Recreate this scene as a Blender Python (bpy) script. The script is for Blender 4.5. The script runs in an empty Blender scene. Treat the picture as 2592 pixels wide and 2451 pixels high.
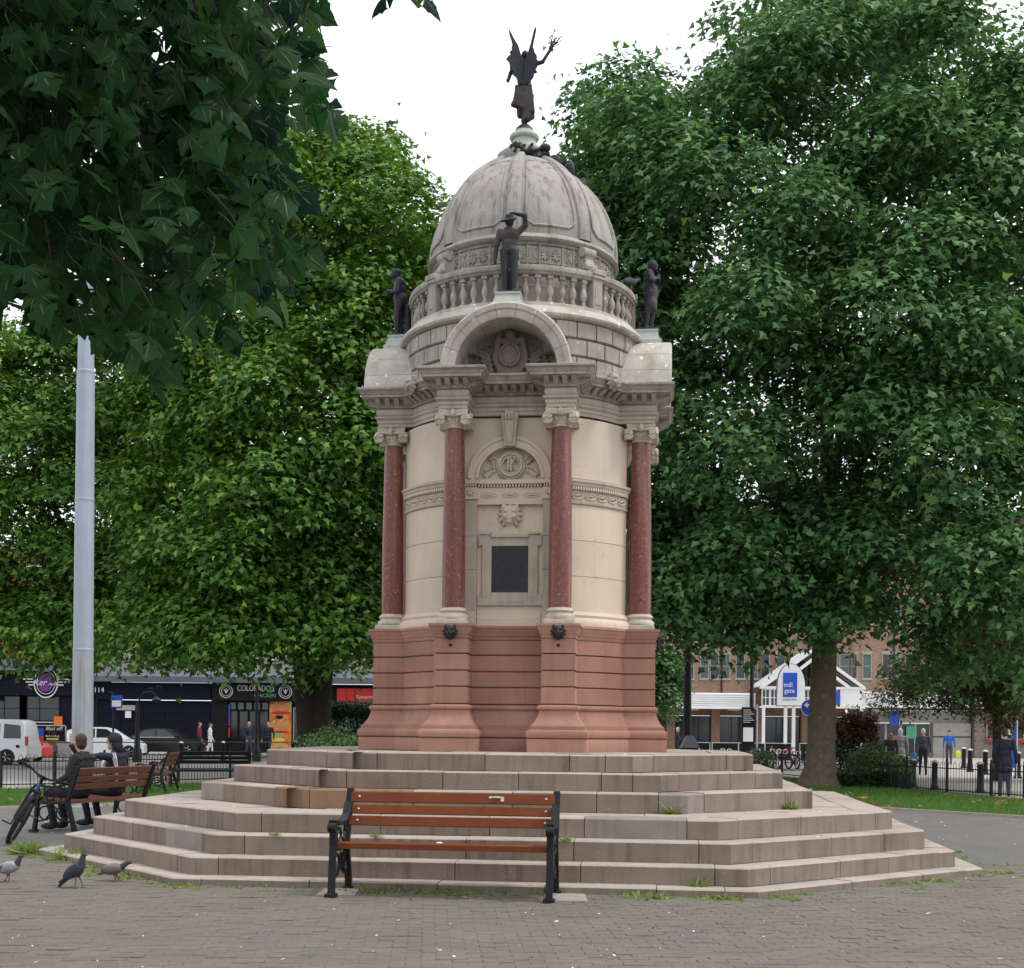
import bpy, bmesh, math, random
import numpy as np
from mathutils import Vector, Matrix, Euler, Quaternion

R = math.radians
PI = math.pi
C = bpy.context.scene.collection
SC = bpy.context.scene
rnd = random.Random(7)

# ------------------------------------------------------------------ camera
cam_d = bpy.data.cameras.new('camera')
cam = bpy.data.objects.new('camera', cam_d)
C.objects.link(cam)
cam.location = (0, 0, 1.5)
cam.rotation_euler = (R(90), R(-0.54), 0)
cam_d.sensor_width = 36
cam_d.lens = 47.22
cam_d.shift_x = 0.0023
cam_d.shift_y = 0.2398
cam_d.clip_end = 2000
cam_d.clip_start = 0.05
SC.camera = cam

# ------------------------------------------------------------------ sky (bright overcast)
w = bpy.data.worlds.new('World')
SC.world = w
w.use_nodes = True
nt = w.node_tree
for n in list(nt.nodes):
    nt.nodes.remove(n)
sky = nt.nodes.new('ShaderNodeTexSky')
sky.sky_type = 'NISHITA'
sky.sun_disc = False
SUN_EL, SUN_AZ = R(58), R(100)          # azimuth clockwise from +Y
sky.sun_elevation = SUN_EL
sky.sun_rotation = SUN_AZ
sky.dust_density = 4.0
hsv = nt.nodes.new('ShaderNodeHueSaturation')
hsv.inputs['Saturation'].default_value = 0.12
mixw = nt.nodes.new('ShaderNodeMix')
mixw.data_type = 'RGBA'
mixw.inputs[0].default_value = 0.85                       # thick even cloud over the clear sky
mixw.inputs[7].default_value = (9.2, 9.5, 10.0, 1)
bg = nt.nodes.new('ShaderNodeBackground')
bg.inputs['Strength'].default_value = 0.125
wo = nt.nodes.new('ShaderNodeOutputWorld')
nt.links.new(sky.outputs[0], hsv.inputs['Color'])
nt.links.new(hsv.outputs[0], mixw.inputs[6])
nt.links.new(mixw.outputs[2], bg.inputs['Color'])
nt.links.new(bg.outputs[0], wo.inputs[0])

# ------------------------------------------------------------------ sun through cloud
sd = bpy.data.lights.new('sun', 'SUN')
sd.energy = 1.5
sd.angle = R(11)
sd.color = (1.0, 0.96, 0.9)
sun = bpy.data.objects.new('sun', sd)
C.objects.link(sun)
sv = Vector((math.sin(SUN_AZ) * math.cos(SUN_EL), math.cos(SUN_AZ) * math.cos(SUN_EL), math.sin(SUN_EL)))
sun.rotation_euler = sv.to_track_quat('Z', 'Y').to_euler()
sun.location = (-10, -10, 30)

SC.view_settings.view_transform = 'Standard'
SC.view_settings.look = 'None'
SC.view_settings.exposure = 0.34
SC.view_settings.gamma = 1.0
SC.view_settings.use_curve_mapping = False
SC.render.engine = 'CYCLES'
SC.cycles.max_bounces = 4
SC.cycles.diffuse_bounces = 3
SC.cycles.glossy_bounces = 2
SC.cycles.transmission_bounces = 2
SC.cycles.transparent_max_bounces = 4

# ------------------------------------------------------------------ materials
def s2l(c):
    return tuple((x / 12.92 if x <= 0.04045 else ((x + 0.055) / 1.055) ** 2.4) for x in c)

def mat(name, c1, c2=None, scale=5.0, rough=0.8, bump=0.25, bscale=60.0, metal=0.0, streak=0.0,
        streakcol=(0.02, 0.018, 0.015), spot=0.0, spotcol=(0.5, 0.5, 0.48), spotscale=25.0, rv=0.1,
        spec=0.4, coat=0.0, contrast=0.25, emit=0.0, brick=None, blotch=0.0, blotchcol=(0.03, 0.03, 0.03), blotchscale=1.2):
    m = bpy.data.materials.new(name)
    m.use_nodes = True
    N = m.node_tree.nodes
    L = m.node_tree.links
    p = N['Principled BSDF']
    p.inputs['Roughness'].default_value = rough
    p.inputs['Metallic'].default_value = metal
    p.inputs['Specular IOR Level'].default_value = spec
    if coat:
        p.inputs['Coat Weight'].default_value = coat
        p.inputs['Coat Roughness'].default_value = 0.12
    geo = N.new('ShaderNodeNewGeometry')
    pos = geo.outputs['Position']
    c2 = c2 or tuple(x * 0.72 for x in c1)

    def noise(sc, vec=None, det=4.0):
        n = N.new('ShaderNodeTexNoise')
        n.inputs['Scale'].default_value = sc
        n.inputs['Detail'].default_value = det
        L.new(vec or pos, n.inputs['Vector'])
        return n.outputs['Fac']

    def ramp(fac, a, b):
        r = N.new('ShaderNodeMapRange')
        r.inputs[1].default_value = a
        r.inputs[2].default_value = b
        L.new(fac, r.inputs[0])
        return r.outputs[0]

    def mix(fac, a, b, mode='MIX'):
        x = N.new('ShaderNodeMix')
        x.data_type = 'RGBA'
        x.blend_type = mode
        for k, v in ((0, fac), (6, a), (7, b)):
            if isinstance(v, (int, float)):
                x.inputs[k].default_value = v
            elif isinstance(v, tuple):
                x.inputs[k].default_value = (*v, 1)
            else:
                L.new(v, x.inputs[k])
        return x.outputs[2]

    def mul(a, k):
        q = N.new('ShaderNodeMath')
        q.operation = 'MULTIPLY'
        L.new(a, q.inputs[0])
        if isinstance(k, (int, float)):
            q.inputs[1].default_value = k
        else:
            L.new(k, q.inputs[1])
        return q.outputs[0]

    col = mix(ramp(noise(scale), 0.5 - contrast, 0.5 + contrast), c1, c2)
    hgt = noise(bscale, det=3.0)
    if brick:
        bw, bh, bc = brick
        sep = N.new('ShaderNodeSeparateXYZ')
        L.new(pos, sep.inputs[0])
        ad = N.new('ShaderNodeMath')
        ad.operation = 'ADD'
        L.new(sep.outputs[0], ad.inputs[0])
        L.new(sep.outputs[1], ad.inputs[1])
        cmb = N.new('ShaderNodeCombineXYZ')
        L.new(ad.outputs[0], cmb.inputs[0])
        L.new(sep.outputs[2], cmb.inputs[1])
        bt = N.new('ShaderNodeTexBrick')
        bt.inputs['Scale'].default_value = 1.0
        bt.inputs['Brick Width'].default_value = bw
        bt.inputs['Row Height'].default_value = bh
        bt.inputs['Mortar Size'].default_value = 0.006
        bt.inputs['Color1'].default_value = (0.8, 0.8, 0.8, 1)
        bt.inputs['Color2'].default_value = (1.15, 1.1, 1.05, 1)
        bt.inputs['Mortar'].default_value = (*bc, 1)
        L.new(cmb.outputs[0], bt.inputs['Vector'])
        col = mix(1.0, col, bt.outputs['Color'], 'MULTIPLY')
    if blotch:
        f = mul(ramp(noise(blotchscale, det=6.0), 0.52, 0.68), blotch)
        col = mix(f, col, blotchcol)
    if streak:
        mp = N.new('ShaderNodeMapping')
        mp.inputs['Scale'].default_value = (13.0, 13.0, 0.7)
        L.new(pos, mp.inputs[0])
        f = mul(ramp(noise(1.0, mp.outputs[0], 5.0), 0.5, 0.72), streak)
        col = mix(f, col, streakcol)
    if spot:
        f = mul(ramp(noise(spotscale, det=2.0), 0.66, 0.7), spot)
        col = mix(f, col, spotcol)
    if rv:
        oi = N.new('ShaderNodeObjectInfo')
        h = N.new('ShaderNodeHueSaturation')
        L.new(ramp(oi.outputs['Random'], 0, 1), h.inputs['Value'])
        h.inputs['Value'].links[0].from_node.inputs[3].default_value = 1 - rv
        h.inputs['Value'].links[0].from_node.inputs[4].default_value = 1 + rv
        L.new(col, h.inputs['Color'])
        col = h.outputs[0]
    L.new(col, p.inputs['Base Color'])
    if emit:
        L.new(col, p.inputs['Emission Color'])
        p.inputs['Emission Strength'].default_value = emit
    if bump:
        b = N.new('ShaderNodeBump')
        b.inputs['Strength'].default_value = bump
        b.inputs['Distance'].default_value = 0.01
        L.new(hgt, b.inputs['Height'])
        L.new(b.outputs[0], p.inputs['Normal'])
    return m

def leafmat(name, c1, c2, trans=0.35, rough=0.45, yellow=0.04):
    m = bpy.data.materials.new(name)
    m.use_nodes = True
    N = m.node_tree.nodes
    L = m.node_tree.links
    p = N['Principled BSDF']
    geo = N.new('ShaderNodeNewGeometry')
    r = N.new('ShaderNodeValToRGB')
    r.color_ramp.elements[0].color = (*c1, 1)
    r.color_ramp.elements[1].color = (*c2, 1)
    r.color_ramp.elements[1].position = 1 - yellow
    e = r.color_ramp.elements.new(1.0)
    e.color = (c2[0] * 2.2, c2[1] * 1.5, c2[2], 1)
    L.new(geo.outputs['Random Per Island'], r.inputs[0])
    L.new(r.outputs[0], p.inputs['Base Color'])
    p.inputs['Roughness'].default_value = rough
    p.inputs['Specular IOR Level'].default_value = 0.10 if 'dark' in name else 0.28
    tr = N.new('ShaderNodeBsdfTranslucent')
    h = N.new('ShaderNodeHueSaturation')
    h.inputs['Value'].default_value = 1.5
    h.inputs['Saturation'].default_value = 1.1
    h.inputs['Hue'].default_value = 0.48
    L.new(r.outputs[0], h.inputs['Color'])
    L.new(h.outputs[0], tr.inputs['Color'])
    mx = N.new('ShaderNodeMixShader')
    mx.inputs[0].default_value = trans
    L.new(p.outputs[0], mx.inputs[1])
    L.new(tr.outputs[0], mx.inputs[2])
    L.new(mx.outputs[0], N['Material Output'].inputs['Surface'])
    return m

def glassmat(name, c=(0.02, 0.025, 0.03), rough=0.08):
    m = bpy.data.materials.new(name)
    m.use_nodes = True
    p = m.node_tree.nodes['Principled BSDF']
    p.inputs['Base Color'].default_value = (*c, 1)
    p.inputs['Roughness'].default_value = rough
    p.inputs['Specular IOR Level'].default_value = 0.6
    return m

M = {}
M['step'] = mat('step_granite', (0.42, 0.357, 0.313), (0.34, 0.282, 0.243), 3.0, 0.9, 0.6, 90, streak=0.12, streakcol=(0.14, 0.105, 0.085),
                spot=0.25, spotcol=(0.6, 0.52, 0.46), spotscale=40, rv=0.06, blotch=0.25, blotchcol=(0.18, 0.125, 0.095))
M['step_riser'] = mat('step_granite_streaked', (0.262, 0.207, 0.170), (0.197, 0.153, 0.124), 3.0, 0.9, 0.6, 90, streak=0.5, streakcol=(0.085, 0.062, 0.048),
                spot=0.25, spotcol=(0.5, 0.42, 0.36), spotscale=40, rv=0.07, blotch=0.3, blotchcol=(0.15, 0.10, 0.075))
M['step_brown'] = mat('step_brown_stone', (0.27, 0.165, 0.10), (0.19, 0.11, 0.068), 3.0, 0.85, 0.5, 90, streak=0.35, rv=0.1)
M['step_grey'] = mat('step_grey_stone', (0.31, 0.265, 0.235), (0.23, 0.195, 0.17), 3.0, 0.85, 0.5, 90, streak=0.25, rv=0.1)
M['red'] = mat('red_sandstone', (0.405, 0.225, 0.173), (0.315, 0.165, 0.123), 1.6, 0.88, 0.5, 70, streak=0.22, streakcol=(0.2, 0.08, 0.06),
               spot=0.15, spotcol=(0.6, 0.33, 0.26), spotscale=60, rv=0.11, blotch=0.32, blotchcol=(0.22, 0.11, 0.085), spec=0.2)
M['cream'] = mat('cream_stone', (0.62, 0.505, 0.39), (0.53, 0.445, 0.365), 1.3, 0.8, 0.25, 50, streak=0.12, streakcol=(0.3, 0.24, 0.18),
                 spot=0.3, spotcol=(0.42, 0.3, 0.2), spotscale=9, rv=0.05, contrast=0.15)
M['creamgrey'] = mat('grey_cream_stone', (0.50, 0.43, 0.36), (0.37, 0.31, 0.26), 2.5, 0.85, 0.4, 60, streak=0.25, streakcol=(0.14, 0.12, 0.10), rv=0.05)
M['carved'] = mat('pale_carved_stone', (0.62, 0.56, 0.47), (0.42, 0.36, 0.29), 9.0, 0.85, 0.5, 80, streak=0.2, streakcol=(0.15, 0.12, 0.1), rv=0.05)
M['grey'] = mat('weathered_stone', (0.42, 0.393, 0.345), (0.275, 0.252, 0.215), 3.5, 0.9, 0.6, 55, streak=0.5, streakcol=(0.10, 0.09, 0.07),
                spot=0.5, spotcol=(0.62, 0.58, 0.52), spotscale=18, rv=0.08, blotch=0.3, blotchcol=(0.11, 0.10, 0.075))
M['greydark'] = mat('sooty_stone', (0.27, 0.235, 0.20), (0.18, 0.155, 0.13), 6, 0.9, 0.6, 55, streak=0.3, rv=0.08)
M['lichen'] = mat('lichen_stone', (0.52, 0.485, 0.435), (0.385, 0.35, 0.305), 4.0, 0.9, 0.6, 45, spot=0.8, spotcol=(0.80, 0.77, 0.70), spotscale=14, rv=0.05,
                  blotch=0.4, blotchcol=(0.22, 0.19, 0.12), blotchscale=5)
M['dome'] = mat('dome_stone', (0.40, 0.378, 0.348), (0.285, 0.265, 0.24), 3.0, 0.9, 0.7, 40, streak=0.8, streakcol=(0.13, 0.115, 0.095),
                spot=0.5, spotcol=(0.20, 0.165, 0.13), spotscale=30, rv=0.03, blotch=0.25, blotchcol=(0.42, 0.28, 0.23))
M['granite'] = mat('red_granite', (0.20, 0.066, 0.049), (0.125, 0.036, 0.027), 30, 0.38, 0.1, 200, streak=0.30, streakcol=(0.40, 0.25, 0.22),
                   spot=0.9, spotcol=(0.42, 0.25, 0.21), spotscale=42, rv=0.06, coat=0.08, blotch=0.5, blotchcol=(0.08, 0.018, 0.015), blotchscale=22)
M['bronze'] = mat('dark_bronze', (0.014, 0.015, 0.021), (0.028, 0.028, 0.036), 14, 0.55, 0.5, 40, metal=0.0, spec=0.3, rv=0.05)
M['bronze_brown'] = mat('brown_bronze', (0.035, 0.027, 0.031), (0.075, 0.058, 0.06), 9, 0.55, 0.5, 40, metal=0.0, spec=0.3, streak=0.3, rv=0.05)
M['plaque'] = mat('plaque_bronze', (0.028, 0.026, 0.030), (0.045, 0.04, 0.042), 20, 0.45, 0.3, 90, metal=0.4, rv=0)
M['verdigris'] = mat('verdigris_stone', (0.36, 0.42, 0.40), (0.50, 0.47, 0.41), 8, 0.85, 0.4, 60, streak=0.4, streakcol=(0.16, 0.30, 0.27), rv=0.03)
M['slat'] = mat('orange_brown_slat', (0.18, 0.045, 0.012), (0.13, 0.032, 0.009), 6, 0.5, 0.15, 90, rv=0.08, spec=0.22, streak=0.0, blotch=0.3, blotchcol=(0.10,0.026,0.01), blotchscale=5)
M['slat_old'] = mat('faded_brown_slat', (0.165, 0.066, 0.034), (0.115, 0.044, 0.024), 7, 0.6, 0.2, 90, rv=0.08)
M['iron'] = mat('black_iron', (0.007, 0.0075, 0.010), (0.014, 0.0145, 0.018), 12, 0.45, 0.15, 80, rv=0.05, spec=0.28)
M['white'] = mat('white_paint', (0.80, 0.80, 0.80), (0.74, 0.74, 0.75), 2, 0.5, 0.05, 30, rv=0.02)
M['offwhite'] = mat('offwhite_cap', (0.62, 0.61, 0.58), (0.5, 0.49, 0.46), 6, 0.6, 0.1, 30, rv=0.05)
M['pole'] = mat('galvanised_grey', (0.37, 0.425, 0.50), (0.315, 0.36, 0.43), 3, 0.5, 0.15, 60, rv=0.0, streak=0.35, streakcol=(0.24, 0.21, 0.17), metal=0.1)
M['pole_worn'] = mat('galvanised_grey_stained', (0.36, 0.40, 0.45), (0.31, 0.33, 0.35), 4, 0.55, 0.2, 60, rv=0.0, streak=0.8, streakcol=(0.25, 0.2, 0.12), metal=0.1)
M['bark'] = mat('plane_bark', (0.17, 0.135, 0.095), (0.105, 0.082, 0.056), 6, 0.95, 1.0, 25, spot=0.6, spotcol=(0.25, 0.23, 0.15), spotscale=7, rv=0.1)
M['bark_dark'] = mat('dark_bark', (0.05, 0.04, 0.03), (0.032, 0.026, 0.02), 6, 0.95, 1.0, 25, rv=0.1)
M['leaf_far'] = leafmat('leaf_green', (0.026, 0.092, 0.015), (0.150, 0.300, 0.048), 0.22, 0.55, 0.03)
M['leaf_haze_blue'] = leafmat('leaf_haze_green', (0.026, 0.088, 0.034), (0.130, 0.265, 0.082), 0.24, 0.55, 0.02)  # cool tint puts the bluish lens haze into the leaf colour
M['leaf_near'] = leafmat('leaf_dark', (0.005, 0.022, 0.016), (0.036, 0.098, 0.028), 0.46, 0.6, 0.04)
M['leaf_brown'] = leafmat('leaf_olive', (0.045, 0.060, 0.020), (0.085, 0.085, 0.030), 0.25)
M['leaf_hedge'] = leafmat('leaf_hedge', (0.012, 0.032, 0.010), (0.026, 0.062, 0.016), 0.2)
M['leaf_bush'] = leafmat('leaf_bush', (0.060, 0.120, 0.040), (0.105, 0.175, 0.060), 0.25)
M['leaf_red'] = leafmat('leaf_red', (0.13, 0.035, 0.022), (0.22, 0.07, 0.03), 0.25)
M['grass'] = leafmat('grass_blade', (0.040, 0.120, 0.014), (0.085, 0.205, 0.026), 0.25, 0.6)
M['weed'] = leafmat('weed_green', (0.08, 0.135, 0.022), (0.16, 0.22, 0.05), 0.3, 0.6, 0.1)
M['leaf_dead'] = leafmat('fallen_leaf', (0.30, 0.13, 0.045), (0.42, 0.25, 0.08), 0.2, 0.8)
M['leaf_vein'] = leafmat('leaf_vein', (0.05, 0.11, 0.03), (0.07, 0.14, 0.04), 0.3, 0.5, 0.0)
M['paver'] = mat('paver_brick', (0.165, 0.146, 0.124), (0.129, 0.115, 0.098), 2.0, 0.95, 0.9, 50, spot=0.4, spotcol=(0.32, 0.29, 0.25), spotscale=38, rv=0.06,
                 blotch=0.35, blotchcol=(0.115, 0.108, 0.072), blotchscale=0.7)
M['sand'] = mat('joint_sand', (0.150, 0.133, 0.110), (0.112, 0.102, 0.08), 4.0, 0.95, 0.5, 70, rv=0, spot=0.4, spotcol=(0.10, 0.12, 0.045), spotscale=9)
M['tarmac'] = mat('worn_tarmac', (0.145, 0.140, 0.134), (0.118, 0.114, 0.108), 1.2, 0.95, 0.6, 120, spot=0.5, spotcol=(0.24, 0.23, 0.21), spotscale=45, rv=0)
M['asphalt'] = mat('road_asphalt', (0.155, 0.152, 0.15), (0.13, 0.127, 0.125), 0.6, 0.95, 0.4, 60, rv=0)
M['flag'] = mat('pale_paving', (0.40, 0.37, 0.34), (0.34, 0.31, 0.285), 0.8, 0.9, 0.2, 30, rv=0)
M['turf'] = mat('turf_soil', (0.035, 0.085, 0.014), (0.05, 0.105, 0.018), 3, 0.95, 0.4, 50, rv=0)
M['concrete'] = mat('concrete_pad', (0.36, 0.32, 0.27), (0.27, 0.24, 0.2), 6, 0.9, 0.5, 60, rv=0.05)
M['litter'] = mat('white_litter', (0.72, 0.70, 0.66), (0.55, 0.53, 0.5), 30, 0.8, 0, rv=0)
M['brick'] = mat('brown_brick', (0.36, 0.245, 0.185), (0.29, 0.19, 0.14), 0.9, 0.9, 0.2, 40, rv=0, brick=(0.225, 0.075, (0.9, 0.85, 0.8)))
M['redbrick'] = mat('red_brick', (0.36, 0.105, 0.055), (0.30, 0.08, 0.045), 0.9, 0.9, 0.2, 40, rv=0, brick=(0.225, 0.075, (0.9, 0.85, 0.8)))
M['render'] = mat('cream_render', (0.36, 0.34, 0.30), (0.29, 0.27, 0.24), 0.8, 0.9, 0.2, 30, rv=0)
M['navy'] = mat('navy_shopfront', (0.005, 0.0055, 0.016), (0.008, 0.009, 0.022), 2, 0.7, 0.1, 30, rv=0.05, spec=0.15)
M['black'] = mat('black_paint', (0.005, 0.005, 0.006), (0.008, 0.008, 0.01), 3, 0.6, 0.05, 30, rv=0.05, spec=0.2)
M['fascia'] = mat('grey_canopy', (0.15, 0.17, 0.215), (0.12, 0.135, 0.17), 1, 0.6, 0.1, 20, rv=0)
M['glass'] = glassmat('dark_glass')
M['glass_g'] = glassmat('green_glass', (0.06, 0.095, 0.085), 0.12)
M['frame'] = mat('window_frame', (0.42, 0.40, 0.37), (0.34, 0.32, 0.3), 4, 0.6, 0.05, 30, rv=0.05)
M['blue'] = mat('sign_blue', (0.012, 0.075, 0.50), (0.014, 0.08, 0.46), 3, 0.45, 0, rv=0)
M['red_paint'] = mat('red_paint', (0.50, 0.025, 0.02), (0.45, 0.02, 0.018), 3, 0.45, 0, rv=0)
M['orange'] = mat('orange_poster', (0.75, 0.19, 0.02), (0.65, 0.16, 0.02), 3, 0.6, 0, rv=0)
M['purple'] = mat('purple_print', (0.18, 0.04, 0.28), (0.15, 0.03, 0.24), 3, 0.6, 0, rv=0)
M['yellow'] = mat('yellow_print', (0.75, 0.55, 0.06), (0.7, 0.5, 0.06), 3, 0.6, 0, rv=0)
M['green_print'] = mat('green_print', (0.10, 0.42, 0.25), (0.09, 0.38, 0.22), 3, 0.6, 0, rv=0)
M['silver'] = mat('silver_car_paint', (0.62, 0.64, 0.67), (0.58, 0.60, 0.63), 1, 0.3, 0, metal=0.3, coat=0.5, rv=0)
M['carwhite'] = mat('white_car_paint', (0.75, 0.76, 0.77), (0.70, 0.71, 0.72), 1, 0.3, 0, coat=0.5, rv=0)
M['carblack'] = mat('black_car_paint', (0.004, 0.004, 0.005), (0.005, 0.005, 0.006), 1, 0.3, 0, coat=0.2, rv=0, spec=0.25)
M['carred'] = mat('red_car_paint', (0.55, 0.03, 0.02), (0.5, 0.025, 0.02), 1, 0.3, 0, coat=0.5, rv=0)
M['tyre'] = mat('tyre_rubber', (0.014, 0.014, 0.015), (0.02, 0.02, 0.02), 20, 0.8, 0.2, 80, rv=0)
M['chrome'] = mat('bright_metal', (0.55, 0.56, 0.58), (0.45, 0.46, 0.48), 10, 0.25, 0, metal=0.9, rv=0)
M['skin'] = mat('skin', (0.52, 0.28, 0.20), (0.46, 0.235, 0.165), 12, 0.55, 0.05, 60, rv=0)
M['hair'] = mat('brown_hair', (0.055, 0.028, 0.018), (0.035, 0.018, 0.012), 30, 0.6, 0.6, 120, rv=0)
M['greyhair'] = mat('white_hair', (0.62, 0.60, 0.57), (0.5, 0.48, 0.45), 30, 0.6, 0.5, 120, rv=0)
M['redhair'] = mat('auburn_hair', (0.30, 0.09, 0.045), (0.22, 0.06, 0.03), 30, 0.6, 0.5, 120, rv=0)
M['cloth_black'] = mat('black_cloth', (0.013, 0.013, 0.017), (0.022, 0.022, 0.027), 14, 0.85, 0.5, 50, rv=0)
M['cloth_navy'] = mat('navy_cloth', (0.012, 0.013, 0.026), (0.02, 0.022, 0.04), 14, 0.85, 0.5, 50, rv=0)
M['cloth_white'] = mat('white_cloth', (0.70, 0.70, 0.72), (0.6, 0.6, 0.62), 14, 0.85, 0.4, 50, rv=0)
M['cloth_grey'] = mat('grey_coat', (0.33, 0.31, 0.31), (0.25, 0.235, 0.235), 10, 0.85, 0.5, 50, rv=0)
M['cloth_slate'] = mat('slate_coat', (0.075, 0.078, 0.095), (0.055, 0.058, 0.07), 10, 0.85, 0.5, 50, rv=0)
M['cloth_blue'] = mat('blue_jacket', (0.03, 0.14, 0.48), (0.025, 0.11, 0.40), 10, 0.8, 0.5, 50, rv=0)
M['cloth_denim'] = mat('denim', (0.05, 0.065, 0.095), (0.035, 0.045, 0.068), 14, 0.85, 0.5, 60, rv=0)
M['cloth_maroon'] = mat('maroon_cloth', (0.19, 0.025, 0.03), (0.14, 0.018, 0.022), 14, 0.85, 0.4, 50, rv=0)
M['cloth_hivis'] = mat('yellow_cloth', (0.72, 0.75, 0.06), (0.62, 0.66, 0.05), 14, 0.85, 0.4, 50, rv=0)
M['cloth_olive'] = mat('olive_cloth', (0.06, 0.065, 0.045), (0.045, 0.05, 0.035), 14, 0.85, 0.4, 50, rv=0)
M['bluebike'] = mat('blue_frame_paint', (0.015, 0.03, 0.13), (0.02, 0.035, 0.15), 3, 0.3, 0, coat=0.4, rv=0)
M['pig_dark'] = mat('dark_plumage', (0.040, 0.044, 0.060), (0.028, 0.031, 0.042), 25, 0.6, 0.5, 90, rv=0)
M['pig_pale'] = mat('pale_plumage', (0.34, 0.34, 0.37), (0.20, 0.205, 0.235), 12, 0.6, 0.5, 90, rv=0, spot=0.8, spotcol=(0.62, 0.62, 0.63), spotscale=20)
M['pig_grey'] = mat('grey_brown_plumage', (0.165, 0.15, 0.125), (0.12, 0.11, 0.095), 12, 0.6, 0.5, 90, rv=0)
M['pig_white'] = mat('white_feather', (0.65, 0.65, 0.66), (0.5, 0.5, 0.52), 12, 0.6, 0.4, 90, rv=0)
M['pig_leg'] = mat('pink_leg', (0.20, 0.085, 0.08), (0.15, 0.06, 0.06), 20, 0.7, 0.2, 60, rv=0)

# ------------------------------------------------------------------ mesh helpers
class MB:
    def __init__(self):
        self.v, self.f, self.m, self.cur = [], [], [], 0
        self.T = Matrix.Identity(4)

    def add(self, vs, fs):
        b = len(self.v)
        for q in vs:
            self.v.append(tuple(self.T @ Vector(q)))
        for f in fs:
            self.f.append([i + b for i in f])
            self.m.append(self.cur)
        return self

    def box(self, x0, x1, y0, y1, z0, z1):
        vs = [(x0, y0, z0), (x1, y0, z0), (x1, y1, z0), (x0, y1, z0), (x0, y0, z1), (x1, y0, z1), (x1, y1, z1), (x0, y1, z1)]
        return self.add(vs, [[0, 3, 2, 1], [4, 5, 6, 7], [0, 1, 5, 4], [1, 2, 6, 5], [2, 3, 7, 6], [3, 0, 4, 7]])

    def cbox(self, x0, x1, y0, y1, z0, z1, b=0.006):     # box with chamfered vertical-front and top edges
        r = []
        for z, i in ((z0, 0), (z1 - b, 0), (z1, b)):
            r.append([(x0 + b + i, y0 + i, z), (x1 - b - i, y0 + i, z), (x1 - i, y0 + b + i, z), (x1 - i, y1 - b - i, z),
                      (x1 - b - i, y1 - i, z), (x0 + b + i, y1 - i, z), (x0 + i, y1 - b - i, z), (x0 + i, y0 + b + i, z)])
        return self.loft(r, True, True)

    def loft(self, rings, closed=True, caps=False, flip=False):
        n = len(rings[0])
        vs = [p for r in rings for p in r]
        fs = []
        for i in range(len(rings) - 1):
            for j in range(n if closed else n - 1):
                k = (j + 1) % n
                q = [i * n + j, i * n + k, (i + 1) * n + k, (i + 1) * n + j]
                fs.append(q[::-1] if flip else q)
        if caps:
            fs.append(list(range(n))[::-1])
            fs.append([(len(rings) - 1) * n + j for j in range(n)])
        return self.add(vs, fs)

    def lathe(self, prof, n=24, cx=0.0, cy=0.0, caps=True):
        rings = [[(cx + r * math.cos(2 * PI * j / n), cy + r * math.sin(2 * PI * j / n), z) for j in range(n)] for r, z in prof]
        return self.loft(rings, True, caps)

    def tube(self, pts, rad, n=8, caps=True):
        pts = [Vector(p) for p in pts]
        if not isinstance(rad, (list, tuple)):
            rad = [rad] * len(pts)
        rings = []
        up = None
        for i, p in enumerate(pts):
            d = (pts[min(i + 1, len(pts) - 1)] - pts[max(i - 1, 0)])
            if d.length < 1e-9:
                d = Vector((0, 0, 1))
            d.normalize()
            if up is None:
                up = Vector((0, 0, 1)) if abs(d.z) < 0.9 else Vector((1, 0, 0))
            a = d.cross(up)
            if a.length < 1e-6:
                a = d.orthogonal()
            a.normalize()
            b = d.cross(a).normalized()
            up = -b if False else up
            rings.append([tuple(p + (a * math.cos(2 * PI * j / n) - b * math.sin(2 * PI * j / n)) * rad[i]) for j in range(n)])
        return self.loft(rings, True, caps)

    def prism(self, poly, y0, y1):                        # polygon in x,z extruded along y
        n = len(poly)
        vs = [(x, y0, z) for x, z in poly] + [(x, y1, z) for x, z in poly]
        fs = [list(range(n)), [n + i for i in range(n)][::-1]]
        for i in range(n):
            k = (i + 1) % n
            fs.append([i, n + i, n + k, k])
        return self.add(vs, fs)

    def build(self, name, mt, parent=None, smooth=False, bevel=0.0, loc=None):
        me = bpy.data.meshes.new(name)
        me.from_pydata(self.v, [], self.f)
        mts = mt if isinstance(mt, (list, tuple)) else [mt]
        for q in mts:
            me.materials.append(M[q] if isinstance(q, str) else q)
        if len(mts) > 1:
            me.polygons.foreach_set('material_index', self.m)
        bm = bmesh.new()
        bm.from_mesh(me)
        bmesh.ops.recalc_face_normals(bm, faces=bm.faces)
        bm.to_mesh(me)
        bm.free()
        o = bpy.data.objects.new(name, me)
        C.objects.link(o)
        if parent:
            o.parent = parent
        if loc:
            o.location = loc
        if smooth:
            sm(me)
        if bevel:
            md = o.modifiers.new('bevel', 'BEVEL')
            md.width = bevel
            md.segments = 2
            md.limit_method = 'ANGLE'
        return o

def sm(me, ang=40):
    me.polygons.foreach_set('use_smooth', [True] * len(me.polygons))
    try:
        me.set_sharp_from_angle(angle=R(ang))
    except Exception:
        pass

def thing(name, label, cat, loc=(0, 0, 0), rz=0.0, group=None):
    o = bpy.data.objects.new(name, None)
    o.empty_display_size = 0.2
    C.objects.link(o)
    o.location = loc
    o.rotation_euler = (0, 0, rz)
    return tag(o, label, cat, group)

def tag(o, label, cat, group=None):
    o['label'] = label
    o['category'] = cat
    if group:
        o['group'] = group
    return o

def struct(o, kind='structure'):
    o['kind'] = kind
    return o

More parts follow.
